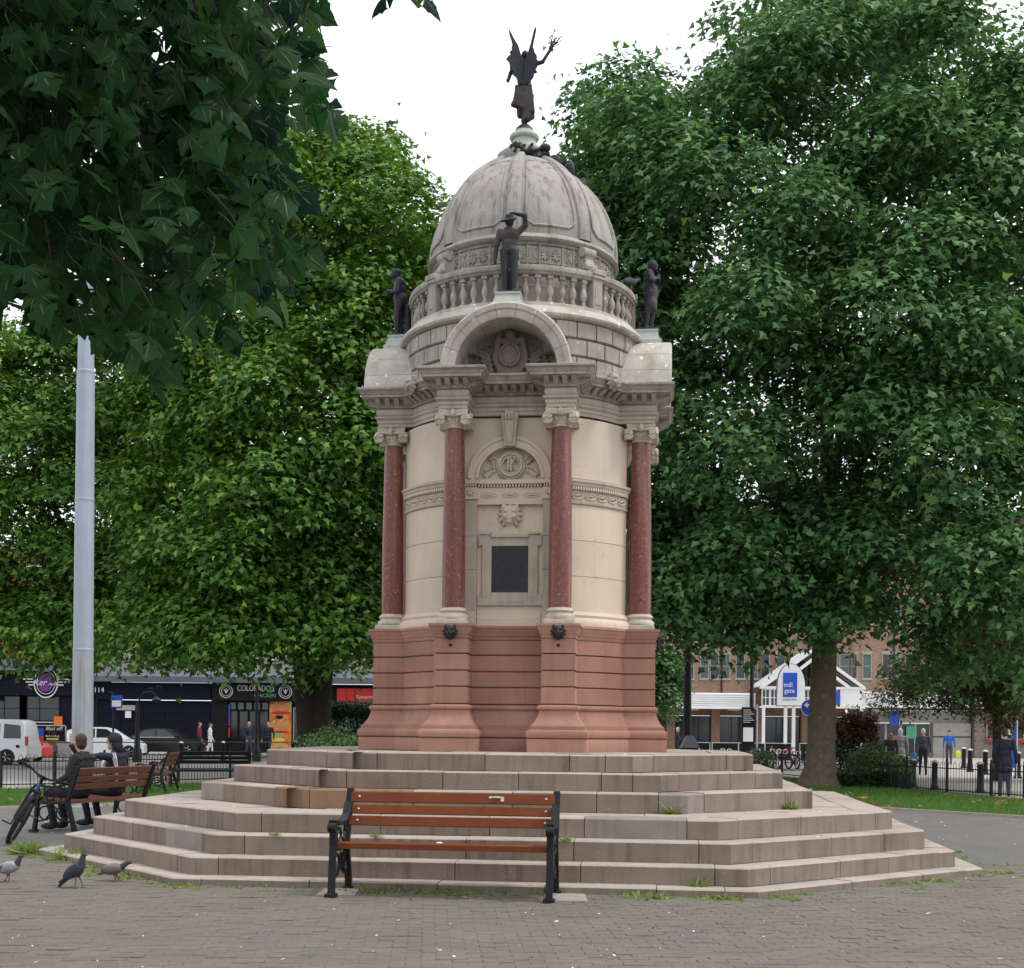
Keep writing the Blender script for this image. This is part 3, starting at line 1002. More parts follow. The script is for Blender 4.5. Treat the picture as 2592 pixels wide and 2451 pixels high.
    for i in range(15):
        z = 3.70 - i * 0.034
        wd = rr_.uniform(0.10, 0.19)
        xx = -wd
        while xx < wd:
            l = rr_.uniform(0.008, 0.022)
            b.box(xx, min(xx + l, wd), -1.2610, -1.258, z - 0.006, z + 0.006)
            xx += l + 0.007
    struct(b.build('inscription', 'bronze', pl), 'stuff')

for k in range(4):
    bay_parts(k)

def lion(name, size, mats_, voxel):
    s = size
    pr = [('e', (0, -0.12 * s, 0), (0.34 * s, 0.26 * s, 0.40 * s), 0), ('e', (0, -0.34 * s, -0.12 * s), (0.19 * s, 0.18 * s, 0.16 * s), 0),
          ('e', (0, -0.40 * s, -0.03 * s), (0.09 * s, 0.14 * s, 0.09 * s), 0), ('e', (0, -0.36 * s, -0.30 * s), (0.12 * s, 0.12 * s, 0.07 * s), 0),
          ('c', (0, -0.44 * s, 0.0), (0, -0.34 * s, 0.2 * s), 0.07 * s, 0.06 * s, 0)]
    for sg in (-1, 1):
        pr.append(('e', (sg * 0.15 * s, -0.33 * s, 0.16 * s), (0.12 * s, 0.07 * s, 0.05 * s), 0, (0, sg * 0.3, 0)))
        pr.append(('e', (sg * 0.27 * s, -0.16 * s, 0.34 * s), (0.10 * s, 0.06 * s, 0.11 * s), 0))
        pr.append(('e', (sg * 0.2 * s, -0.28 * s, -0.06 * s), (0.1 * s, 0.1 * s, 0.1 * s), 0))
    for i in range(13):
        t = -0.45 * PI + i * 1.9 * PI / 12 - 0.0
        c_, s_ = math.cos(t), math.sin(t)
        pr.append(('c', (0.27 * s * c_, -0.12 * s, 0.30 * s * s_), (0.43 * s * c_, -0.05 * s, 0.46 * s * s_), 0.11 * s, 0.075 * s, 0))
    return blob(name, pr, voxel, mats_, mon, 1)

lh = lion('lion_mask', 0.30, ['cream'], 0.008)
lh.location = (0, -1.235, 4.12)
for k in (1, 2, 3):
    c_ = inst(lh, mon, (1.235 * math.sin(k * PI / 2), -1.235 * math.cos(k * PI / 2), 4.12), k * PI / 2)
bl = lion('lion_spout', 0.19, ['bronze'], 0.006)
first = True
for k in range(4):
    for sg in (-1, 1):
        x, y = sg * 0.642, -1.80
        c_, s_ = math.cos(k * PI / 2), math.sin(k * PI / 2)
        if first:
            bl.location = (x, y, 2.66)
            first = False
        else:
            inst(bl, mon, (x * c_ - y * s_, x * s_ + y * c_, 2.66), k * PI / 2)
b = MB()
for sg in (-1, 1):
    b.tube([(sg * 0.642, -1.775, 2.50), (sg * 0.642, -1.80, 2.50)], 0.018, 8)
four(b.build('spout_outlet', 'black', mon))
cl = lion('cornice_lion', 0.24, ['grey'], 0.008)
for k in range(4):
    a = -PI / 4 + k * PI / 2
    p = (1.75 * math.cos(a), 1.75 * math.sin(a), 5.735)
    if k == 0:
        cl.location, cl.rotation_euler = p, (0, 0, a + PI / 2)
    else:
        inst(cl, mon, p, a + PI / 2)

# columns ----------------------------------------------------------------------
cb = MB()
cb.cbox(-0.185, 0.185, -0.185, 0.185, 2.76, 2.815, 0.008)
col_pl = cb.build('column_plinth', 'carved', mon)
b = MB()
b.lathe([(0.15, 2.815), (0.178, 2.822), (0.186, 2.845), (0.178, 2.866), (0.160, 2.872), (0.150, 2.885), (0.150, 2.90), (0.163, 2.905), (0.170, 2.92), (0.163, 2.935), (0.148, 2.94), (0.146, 2.955)], 28)
col_b = b.build('column_base', 'carved', mon, smooth=True)
b = MB()
b.lathe([(0.137 - 0.022 * (i / 12) ** 1.6 + (0.004 * math.sin(PI * i / 12)), 2.955 + i * (5.10 - 2.955) / 12) for i in range(13)], 28)
col_s = b.build('column_shaft', 'granite', mon, smooth=True)
b = MB()
b.lathe([(0.118, 5.10), (0.128, 5.105), (0.128, 5.12), (0.118, 5.125), (0.135, 5.15), (0.150, 5.18), (0.150, 5.23), (0.12, 5.26)], 24)
ab = []
for z, e in ((5.262, 0.0), (5.275, 0.012), (5.31, 0.015), (5.315, 0.0)):
    ring = []
    for k in range(4):
        a = k * PI / 2 + PI / 4
        for t in np.linspace(0, 1, 7)[:-1]:
            p0_ = Vector((0.245 * math.cos(a), 0.245 * math.sin(a)))
            p1_ = Vector((0.245 * math.cos(a + PI / 2), 0.245 * math.sin(a + PI / 2)))
            q = p0_.lerp(p1_, t)
            q *= 1 - 0.13 * math.sin(PI * t)
            q *= (1 + e * 2)
            ring.append((q.x, q.y, z))
    ab.append(ring)
b.loft(ab, True, True)
for k in range(4):                                            # egg row and masks
    b.T = Matrix.Rotation(k * PI / 2, 4, 'Z')
    for i in (-1, 0, 1):
        b.lathe([(0.002, 5.165), (0.016, 5.18), (0.018, 5.20), (0.002, 5.215)], 8, i * 0.045, -0.15)
    b.lathe([(0.004, 5.215), (0.022, 5.225), (0.034, 5.255), (0.032, 5.29), (0.012, 5.31)], 10, 0, -0.185)
b.T = Matrix.Identity(4)
col_c = b.build('capital', 'carved', mon, smooth=True)
b = MB()                                                     # one corner volute pair (both faces)
for sg in (0, 1):
    b.T = Matrix.Rotation(sg * PI / 2, 4, 'Z')
    s_ = 1 if sg == 0 else -1
    cx = s_ * 0.150
    pts = []
    for i in range(30):
        t = i / 29 * 2.3 * 2 * PI
        r_ = 0.062 * (1 - i / 29 * 0.85)
        pts.append((cx + s_ * r_ * math.sin(t), -0.190 - 0.016 * i / 29, 5.183 + r_ * math.cos(t)))
    pts = [(cx - s_ * 0.14, -0.165, 5.243), (cx - s_ * 0.07, -0.180, 5.246)] + pts
    b.tube(pts, [0.017] * 14 + [0.014] * 18, 6)
    ring = [[(cx + 0.055 * math.cos(a_), yy, 5.183 + 0.055 * math.sin(a_)) for a_ in np.linspace(0, 2 * PI, 15)[:-1]] for yy in (-0.172, -0.10)]
    b.loft(ring, True, True)
    b.T = Matrix.Identity(4)
vol = b.build('volute', 'carved', mon, smooth=True)
parts_col = [col_pl, col_b, col_s, col_c]
ci = 0
for k in range(4):
    for sg in (-1, 1):
        x, y = pts_rot((sg * 0.642, -1.576), math.cos(k * PI / 2), math.sin(k * PI / 2))
        new = []
        for p in parts_col:
            if ci == 0:
                p.location = (x, y, 0)
                new.append(p)
            else:
                new.append(inst(p, mon, (x, y, 0), k * PI / 2))
        for q in range(4):
            if ci == 0 and q == 0:
                vol.parent = new[3]
            else:
                inst(vol, new[3], (0, 0, 0), q * PI / 2)
        ci += 1

# entablature ----------------------------------------------------------------------
ep = Plan(0.642, 0.17, 1.746, 1.36, 1.52)
course(ep, [(-0.15, 5.318), (0.0, 5.319), (0.0, 5.365), (0.012, 5.367), (0.012, 5.405), (0.022, 5.41), (0.04, 5.43), (0.04, 5.447), (-0.02, 5.45)], 'creamgrey', 'architrave')
course(ep, [(-0.02, 5.452), (0.0, 5.453), (0.018, 5.475), (0.022, 5.50), (0.018, 5.53), (0.0, 5.55), (-0.01, 5.552)], 'creamgrey', 'frieze')
course(ep, [(-0.02, 5.553), (0.02, 5.554), (0.04, 5.575), (0.045, 5.60), (0.045, 5.648), (0.185, 5.658), (0.185, 5.69), (0.195, 5.694), (0.205, 5.715), (0.228, 5.742), (0.238, 5.746), (0.238, 5.77), (0.228, 5.776), (-0.4, 5.81)], 'grey', 'cornice')
def perim(pl, o):
    segs = []
    for k in range(4):
        c_, s_ = math.cos(k * PI / 2), math.sin(k * PI / 2)
        for fn in (lambda q: pl.pier(q, -1), pl.bay, lambda q: pl.pier(q, 1), pl.diag):
            p = [pts_rot(q, c_, s_) for q in fn(o)]
            segs.append(p)
    return segs
b = MB()
b.loft([[(-0.026, 0.04, 5.578), (0.026, 0.04, 5.578), (0.026, -0.02, 5.578), (-0.026, -0.02, 5.578)], [(-0.030, 0.04, 5.60), (0.030, 0.04, 5.60), (0.030, -0.06, 5.60), (-0.030, -0.06, 5.60)],
        [(-0.030, 0.04, 5.648), (0.030, 0.04, 5.648), (0.030, -0.135, 5.648), (-0.030, -0.135, 5.648)]], True, True)
mod0 = b.build('modillion', 'grey', mon)
nm_ = 0
for seg in perim(ep, 0.045):
    runs = [seg] if len(seg) > 6 else ([seg] if len(seg) == 4 and abs((Vector(seg[0]) - Vector(seg[1])).normalized().dot((Vector(seg[2]) - Vector(seg[3])).normalized())) > 0.99 and (Vector(seg[1]) - Vector(seg[0])).normalized().dot((Vector(seg[2]) - Vector(seg[1])).normalized()) > 0.99 else [[seg[i], seg[i + 1]] for i in range(3)])
    for run in runs:
        ln = sum((Vector(run[i + 1]) - Vector(run[i])).length for i in range(len(run) - 1))
        n = max(1, int(ln / 0.105))
        for i in range(n):
            t = (i + 0.5) / n * ln
            for q in range(len(run) - 1):
                l = (Vector(run[q + 1]) - Vector(run[q])).length
                if t <= l + 1e-9:
                    e = (Vector(run[q + 1]) - Vector(run[q])).normalized()
                    p = Vector(run[q]) + e * t
                    break
                t -= l
            rz_ = math.atan2(e.y, e.x)
            if nm_ == 0:
                mod0.location, mod0.rotation_euler = (p.x, p.y, 0), (0, 0, rz_)
            else:
                inst(mod0, mon, (p.x, p.y, 0), rz_)
            nm_ += 1

# arched pediments -----------------------------------------------------------------
ZC, RI, RO, YF = 5.740, 0.605, 0.780, -1.93
NV = 9
vm = MB()
a0, a1 = 0.003, PI / NV - 0.003
prof = [(RI, -1.25), (RI, YF + 0.03), (RI + 0.02, YF + 0.015), (RI + 0.09, YF + 0.01), (RI + 0.10, YF - 0.012), (RO - 0.02, YF - 0.02), (RO, YF), (RO, -1.25)]
vm.loft([[(r_ * math.cos(a), yy, r_ * math.sin(a)) for r_, yy in prof] for a in np.linspace(a0, a1, 6)], True, True)
vs0 = vm.build('voussoir', 'lichen', mon, smooth=True)
first = True
for k in range(4):
    for i in range(NV):
        T = Matrix.Rotation(k * PI / 2, 4, 'Z') @ Matrix.Translation((0, 0, ZC)) @ Matrix.Rotation(-i * PI / NV, 4, 'Y')
        o = vs0 if first else inst(vs0, mon)
        first = False
        o.matrix_local = T
for k in range(4):
    b = MB()
    b.add([(RI * 1.02 * math.cos(a), -1.34, ZC + 0.02 + RI * 1.02 * math.sin(a)) for a in np.linspace(0, PI, 25)], [list(range(25))])
    b.loft([[((RO - 0.01) * math.cos(a), yy, ZC + (RO - 0.01) * math.sin(a)) for a in np.linspace(0, PI, 25)] for yy in (-1.29, -1.86)], False)
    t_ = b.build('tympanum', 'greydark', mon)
    t_.rotation_euler = (0, 0, k * PI / 2)
pr = [('e', (0, -1.41, 6.02), (0.15, 0.09, 0.19), 0), ('c', (-0.16, -1.41, 6.16), (-0.19, -1.41, 5.98), 0.045, 0.035, 0), ('c', (0.16, -1.41, 6.16), (0.19, -1.41, 5.98), 0.045, 0.035, 0),
      ('c', (-0.19, -1.41, 5.98), (-0.12, -1.41, 5.85), 0.035, 0.04, 0), ('c', (0.19, -1.41, 5.98), (0.12, -1.41, 5.85), 0.035, 0.04, 0), ('c', (-0.12, -1.42, 5.84), (0.12, -1.42, 5.84), 0.045, 0.045, 0),
      ('e', (0, -1.43, 6.27), (0.07, 0.06, 0.07), 0), ('c', (-0.14, -1.41, 6.22), (-0.05, -1.41, 6.19), 0.05, 0.035, 0), ('c', (0.14, -1.41, 6.22), (0.05, -1.41, 6.19), 0.05, 0.035, 0),
      ('c', (0, -1.41, 6.28), (-0.06, -1.41, 6.33), 0.035, 0.02, 0), ('c', (0, -1.41, 6.28), (0.06, -1.41, 6.33), 0.035, 0.02, 0)]
for sg in (-1, 1):
    for i in range(5):
        t = i / 4
        pr.append(('c', (sg * (0.22 + 0.05 * t), -1.38, 5.80 + 0.06 * i), (sg * (0.30 + 0.03 * i), -1.37, 5.84 + 0.07 * i), 0.035, 0.018, 0))
    for i in range(8):
        a = PI / 2 + sg * (0.55 + i * 0.11)
        pr.append(('e', (0.50 * math.cos(a), -1.36, ZC + 0.50 * math.sin(a)), (0.022, 0.03, 0.022), 0))
ct = blob('cartouche', pr, 0.012, ['greydark'], mon, 1)
four(ct)
# ring of the shield
b = MB()
b.tube([(0.115 * math.cos(t), -1.485, 6.02 + 0.135 * math.sin(t)) for t in np.linspace(0, 2 * PI, 25)], 0.012, 6, False)
four(b.build('shield_rim', 'greydark', mon, smooth=True))
# statue pedestals
b = MB()
b.loft([[(-h_, -1.62 - h_, z), (h_, -1.62 - h_, z), (h_, -1.62 + h_ + e, z), (-h_, -1.62 + h_ + e, z)] for h_, z, e in
        ((0.20, 6.46, 0.1), (0.20, 6.545, 0.1), (0.175, 6.56, 0.1), (0.15, 6.64, 0.05), (0.145, 6.655, 0.05), (0.155, 6.665, 0.05), (0.155, 6.69, 0.05))], True, True)
four(b.build('statue_pedestal', 'verdigris', mon))

# attic drum of rusticated blocks ------------------------------------------------------
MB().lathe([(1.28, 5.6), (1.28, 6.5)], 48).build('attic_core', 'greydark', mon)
NB = 34
am = MB()
da = 2 * PI / NB
sec = [(1.40, 0.0), (1.495, 0.003), (1.525, 0.018), (1.525, 0.194), (1.495, 0.209), (1.40, 0.212)]
g_ = 0.006
am.loft([[(r_ * math.cos(a), r_ * math.sin(a), z) for r_, z in sec] for a in (-da / 2 + g_, -da / 4, 0, da / 4, da / 2 - g_)], True, True)
ab0 = am.build('attic_block', 'grey', mon)
first = True
for row in range(3):
    for i in range(NB):
        a = (i + 0.5 * (row % 2)) * da
        off = abs((a + PI / 4) % (PI / 2) - PI / 4)
        if off < (0.34, 0.30, 0.12)[row]:
            continue                                  # open niche behind the arch
        o = ab0 if first else inst(ab0, mon)
        first = False
        o.location, o.rotation_euler = (0, 0, 5.826 + row * 0.214), (0, 0, a)
b = MB()
b.lathe([(1.3, 6.466), (1.535, 6.468), (1.585, 6.485), (1.60, 6.51), (1.585, 6.54), (1.55, 6.58), (1.515, 6.615), (1.47, 6.622), (1.47, 6.672), (1.2, 6.675)], 72, caps=False)
b.build('attic_coping', 'lichen', mon, smooth=True)

# balustrade -----------------------------------------------------------------------------
bm_ = MB()
bm_.box(-0.032, 0.032, -0.032, 0.032, 0, 0.03)
bm_.lathe([(0.024, 0.03), (0.030, 0.04), (0.022, 0.06), (0.020, 0.075), (0.038, 0.11), (0.045, 0.145), (0.040, 0.18), (0.024, 0.225), (0.020, 0.26), (0.028, 0.275), (0.028, 0.29), (0.020, 0.30)], 10)
bm_.box(-0.036, 0.036, -0.036, 0.036, 0.30, 0.345)
bal = bm_.build('baluster', 'grey', mon, smooth=True)
b = MB()
b.cbox(-0.075, 0.075, -0.07, 0.07, 6.672, 7.05, 0.006)
b.cbox(-0.05, 0.05, -0.078, -0.05, 6.73, 7.0, 0.006)
b.cbox(-0.095, 0.095, -0.095, 0.09, 7.05, 7.09, 0.006)
b.cbox(-0.105, 0.105, -0.105, 0.10, 7.095, 7.16, 0.012)
bpier = b.build('balustrade_pier', 'grey', mon)
RB = 1.40
first = True
fp = True
for k in range(8):
    a = -PI / 2 + k * PI / 4
    o = bpier if fp else inst(bpier, mon)
    fp = False
    o.location, o.rotation_euler = (RB * math.cos(a), RB * math.sin(a), 0), (0, 0, a + PI / 2)
    for i in range(6):
        aa = a + PI / 4 * (i + 1.15) / 7.3
        o = bal if first else inst(bal, mon)
        first = False
        o.location, o.rotation_euler = (RB * math.cos(aa), RB * math.sin(aa), 6.672), (0, 0, aa)
b = MB()
sec = [(1.33, 7.017), (1.455, 7.017), (1.465, 7.04), (1.485, 7.05), (1.49, 7.09), (1.48, 7.115), (1.33, 7.125)]
b.loft([[(r_ * math.cos(a), r_ * math.sin(a), z) for r_, z in sec] for a in np.linspace(0, 2 * PI, 73)], True, False)
b.build('balustrade_rail', 'grey', mon, smooth=True)

# dome drum, frieze and dome -------------------------------------------------------------
b = MB()
b.lathe([(1.22, 6.6), (1.22, 6.95), (1.17, 6.97), (1.17, 7.16), (1.19, 7.165), (1.19, 7.20), (1.155, 7.205), (1.155, 7.46), (1.18, 7.465), (1.19, 7.49)], 72, caps=False)
b.build('dome_drum', 'grey', mon, smooth=True)
b = MB()
b.lathe([(1.15, 7.488), (1.20, 7.49), (1.235, 7.505), (1.255, 7.535), (1.245, 7.565), (1.215, 7.585), (1.20, 7.60), (1.1, 7.61)], 72, caps=False)
b.build('dome_ring', 'grey', mon, smooth=True)
b = MB()
for k in range(8):
    for j, off in enumerate((-0.33, -0.2, -0.07, 0.07, 0.2, 0.33)):
        b.T = Matrix.Rotation(k * PI / 4 + off, 4, 'Z')
        b.box(1.15, 1.172, -0.075, 0.075, 7.24, 7.445)
        if j in (1, 4):
            b.tube([(1.175, -0.035, 7.42), (1.175, -0.035, 7.29), (1.175, -0.055, 7.28)], 0.010, 5)
            b.tube([(1.175, 0.0, 7.42), (1.175, 0.0, 7.28)], 0.010, 5)
            b.tube([(1.175, 0.05, 7.42), (1.175, 0.005, 7.35), (1.175, 0.055, 7.28)], 0.010, 5)
        else:
            for a in range(8):
                t = a * PI / 4
                b.tube([(1.17, 0, 7.343), (1.18, 0.05 * math.cos(t), 7.343 + 0.06 * math.sin(t)), (1.168, 0.065 * math.cos(t), 7.343 + 0.085 * math.sin(t))], [0.012, 0.018, 0.006], 5)
        if j < 5:
            b.box(1.15, 1.182, 0.078, 0.10, 7.21, 7.46)
b.T = Matrix.Identity(4)
struct(b.build('frieze_carving', 'grey', mon), 'stuff')
b = MB()                                                 # scroll consoles at the diagonals
sp = [(1.20, 7.46), (1.27, 7.47), (1.30, 7.42), (1.27, 7.37), (1.23, 7.39), (1.24, 7.43)]
b.box(1.15, 1.22, -0.09, 0.09, 7.18, 7.50)
b.tube([(1.27, -0.10, 7.42), (1.27, 0.10, 7.42)], 0.062, 12)
b.tube([(1.30, -0.09, 7.24), (1.30, 0.09, 7.24)], 0.045, 12)
b.prism([(1.18, 7.48), (1.33, 7.44), (1.30, 7.34), (1.345, 7.25), (1.30, 7.20), (1.18, 7.18)], -0.07, 0.07)
cons = b.build('scroll_console', 'grey', mon, smooth=False, bevel=0.01)
for k in range(4):
    a = PI / 4 + k * PI / 2
    if k == 0:
        cons.rotation_euler = (0, 0, a)
    else:
        inst(cons, mon, rz=a)
DP = [(1.195, 7.60), (1.20, 7.72), (1.178, 7.88), (1.125, 8.06), (1.04, 8.26), (0.93, 8.43), (0.78, 8.60), (0.61, 8.745), (0.44, 8.86), (0.32, 8.925)]
def dome_r(z):
    for (r0, z0), (r1, z1) in zip(DP, DP[1:]):
        if z <= z1:
            t = (z - z0) / (z1 - z0)
            return r0 + (r1 - r0) * t
    return DP[-1][0]
# smooth profile
from mathutils import geometry as _g
prof_s = []
for i in range(len(DP) - 1):
    p0_, p1_, p2_, p3_ = [Vector(DP[max(0, min(len(DP) - 1, q))]) for q in (i - 1, i, i + 1, i + 2)]
    for t in (0, 0.5):
        prof_s.append(tuple(0.5 * ((2 * p1_) + (p2_ - p0_) * t + (2 * p0_ - 5 * p1_ + 4 * p2_ - p3_) * t * t + (3 * p1_ - p0_ - 3 * p2_ + p3_) * t ** 3)))
prof_s.append(DP[-1])
b = MB()
b.lathe(prof_s, 96)
b.build('dome', 'dome', mon, smooth=True)
b = MB()
sec = []
for i, (r_, z) in enumerate(prof_s):
    p_, q_ = Vector(prof_s[max(0, i - 1)]), Vector(prof_s[min(len(prof_s) - 1, i + 1)])
    d = (q_ - p_).normalized()
    nrm = Vector((d.y, -d.x))
    hw = 0.085 * (0.35 + 0.65 * r_ / 1.2)
    o1 = Vector((r_, z)) + nrm * 0.028
    o2 = Vector((r_, z)) + nrm * 0.042
    sec.append([(r_ - 0.01, -hw - 0.012, z), (o1.x, -hw, o1.y), (o2.x, -hw * 0.55, o2.y), (o2.x, hw * 0.55, o2.y), (o1.x, hw, o1.y), (r_ - 0.01, hw + 0.012, z)])
b.loft(sec, False)
rib = b.build('dome_rib', 'dome', mon, smooth=False)
for k in range(8):
    a = -PI / 2 + k * PI / 4
    if k == 0:
        rib.rotation_euler = (0, 0, a)
    else:
        inst(rib, mon, rz=a)
b = MB()                                                 # raised bead round each dome panel
def dp(z, ang):
    r_ = dome_r(z) + 0.008
    return (r_ * math.cos(ang), r_ * math.sin(ang), z)
pts = []
for ang in np.linspace(-0.25, 0.25, 9):
    pts.append(dp(7.70 + (0.05 if abs(ang) > 0.2 else 0), ang))
for z in np.linspace(7.80, 8.72, 10):
    pts.append(dp(z, 0.27 - 0.03 * (z - 7.8)))
for z in np.linspace(8.72, 7.80, 10):
    pts.append(dp(z, -0.27 + 0.03 * (z - 7.8)))
pts.append(pts[0])
b.tube(pts, 0.016, 6, False)
pf_ = b.build('dome_panel_frame', 'dome', mon, smooth=True)
for k in range(8):
    a = -PI / 2 + PI / 8 + k * PI / 4
    if k == 0:
        pf_.rotation_euler = (0, 0, a)
    else:
        inst(pf_, mon, rz=a)
b = MB()
b.lathe([(0.33, 8.90), (0.345, 8.935), (0.365, 8.98), (0.355, 9.03), (0.30, 9.075), (0.26, 9.09), (0.24, 9.12), (0.19, 9.145)], 36)
b.build('finial_base', 'dome', mon, smooth=True)
b = MB()
b.lathe([(0.175, 9.13), (0.165, 9.17), (0.155, 9.22), (0.155, 9.245), (0.185, 9.255), (0.197, 9.28), (0.185, 9.31), (0.15, 9.325), (0.13, 9.335), (0.125, 9.365), (0.1, 9.37)], 36)
b.build('finial_neck', 'verdigris', mon, smooth=True)
b = MB()
b.lathe([(0.122, 9.362), (0.118, 9.39), (0.09, 9.425), (0.06, 9.45), (0.03, 9.465)], 24)
b.build('finial_cap', 'bronze', mon, smooth=True)
# ------------------------------------------------------------------ bronze statues on the monument
def place(o, x, y, z, rz):
    p = mw(x, y, z)
    o.location = p
    o.rotation_euler = (0, 0, MROT + rz)
    return o

def figure(name, pr, voxel, mats_, label, cat='statue', group=None):
    o = blob(name, pr, voxel, mats_, None, 2)
    tag(o, label, cat, group)
    return o

# front: man in a brimmed hat shading his eyes; faces -y, feet at z 0
H_ = 1.02
pr = [('c', (0.055, 0, 0.05), (0.06, -0.01, 0.28), 0.036, 0.045, 0), ('c', (0.06, -0.01, 0.28), (0.052, 0, 0.52), 0.046, 0.066, 0),
      ('c', (-0.05, 0, 0.05), (-0.055, -0.02, 0.28), 0.036, 0.045, 0), ('c', (-0.055, -0.02, 0.28), (-0.05, 0, 0.52), 0.046, 0.066, 0),
      ('e', (0.06, -0.04, 0.025), (0.034, 0.075, 0.028), 0), ('e', (-0.06, -0.04, 0.025), (0.034, 0.075, 0.028), 0),
      ('e', (0, 0, 0.53), (0.105, 0.08, 0.075), 0), ('e', (0, 0, 0.63), (0.095, 0.068, 0.13), 1), ('e', (0, 0, 0.72), (0.125, 0.08, 0.10), 1),
      ('c', (0, 0, 0.78), (0, -0.01, 0.84), 0.04, 0.036, 0), ('e', (0, -0.015, 0.885), (0.056, 0.064, 0.075), 0), ('e', (0, -0.07, 0.88), (0.014, 0.02, 0.02), 0),
      ('e', (0, -0.01, 0.93), (0.062, 0.066, 0.045), 0), ('e', (-0.012, 0.0, 0.905), (0.115, 0.115, 0.02), 0, (0.35, -0.15, 0)),
      # arm to the brim
      ('c', (0.115, 0, 0.76), (0.195, -0.03, 0.82), 0.042, 0.036, 1), ('c', (0.195, -0.03, 0.82), (0.19, -0.06, 0.93), 0.036, 0.03, 0), ('c', (0.19, -0.06, 0.925), (0.075, -0.11, 0.935), 0.03, 0.022, 0),
      ('e', (0.05, -0.12, 0.938), (0.045, 0.02, 0.016), 0),
      # hanging arm
      ('c', (-0.12, 0, 0.76), (-0.155, 0.0, 0.60), 0.042, 0.035, 1), ('c', (-0.155, 0, 0.60), (-0.165, -0.03, 0.44), 0.033, 0.025, 0), ('e', (-0.165, -0.035, 0.40), (0.02, 0.028, 0.045), 0),
      ('b', (0, 0.02, 0.012), (0.12, 0.12, 0.02), 0), ('e', (0.0, 0.09, 0.15), (0.06, 0.05, 0.2), 0)]
st = figure('bronze_statue', pr, 0.010, ['bronze', 'bronze_brown'], 'bronze man in a brimmed hat shading his eyes above the front arch')
place(st, 0, -1.62, 6.69, 0)
# left: man in a jacket looking down at his hands (faces out, local -x) -> built facing -y
pr = [('c', (0.05, 0.0, 0.04), (0.055, -0.01, 0.26), 0.036, 0.045, 0), ('c', (0.055, -0.01, 0.26), (0.05, 0.02, 0.48), 0.046, 0.062, 0),
      ('c', (-0.05, 0.03, 0.04), (-0.05, 0.02, 0.26), 0.036, 0.045, 0), ('c', (-0.05, 0.02, 0.26), (-0.05, 0.02, 0.48), 0.046, 0.062, 0),
      ('e', (0.055, -0.05, 0.03), (0.032, 0.07, 0.028), 0), ('e', (-0.055, -0.02, 0.03), (0.032, 0.07, 0.028), 0),
      ('e', (0, 0.02, 0.52), (0.12, 0.095, 0.10), 0), ('e', (0, 0.02, 0.64), (0.118, 0.085, 0.13), 0), ('e', (0, 0.02, 0.72), (0.125, 0.08, 0.075), 0),
      ('c', (0, 0.01, 0.76), (0, -0.025, 0.80), 0.042, 0.036, 0), ('e', (0, -0.045, 0.845), (0.055, 0.068, 0.07), 0, (0.5, 0, 0)), ('e', (0, -0.105, 0.82), (0.014, 0.02, 0.02), 0), ('e', (0, -0.03, 0.875), (0.062, 0.068, 0.05), 0),
      ('c', (0.12, 0.02, 0.72), (0.145, 0.01, 0.58), 0.044, 0.037, 0), ('c', (0.145, 0.01, 0.58), (0.05, -0.10, 0.60), 0.035, 0.026, 0), ('e', (0.03, -0.13, 0.615), (0.04, 0.03, 0.025), 0),
      ('c', (-0.12, 0.02, 0.72), (-0.145, 0.0, 0.57), 0.044, 0.037, 0), ('c', (-0.145, 0.0, 0.57), (-0.04, -0.11, 0.60), 0.035, 0.026, 0), ('e', (-0.02, -0.14, 0.63), (0.03, 0.03, 0.035), 0),
      ('e', (0, 0.06, 0.50), (0.125, 0.06, 0.09), 0), ('b', (0, 0.03, 0.012), (0.12, 0.13, 0.02), 0), ('c', (0, 0.13, 0.0), (0, 0.12, 0.4), 0.06, 0.04, 0)]
st = figure('bronze_statue', pr, 0.010, ['bronze'], 'bronze man in a jacket looking at his hands, left of the balustrade')
place(st, -1.66, 0, 6.69, -PI / 2)
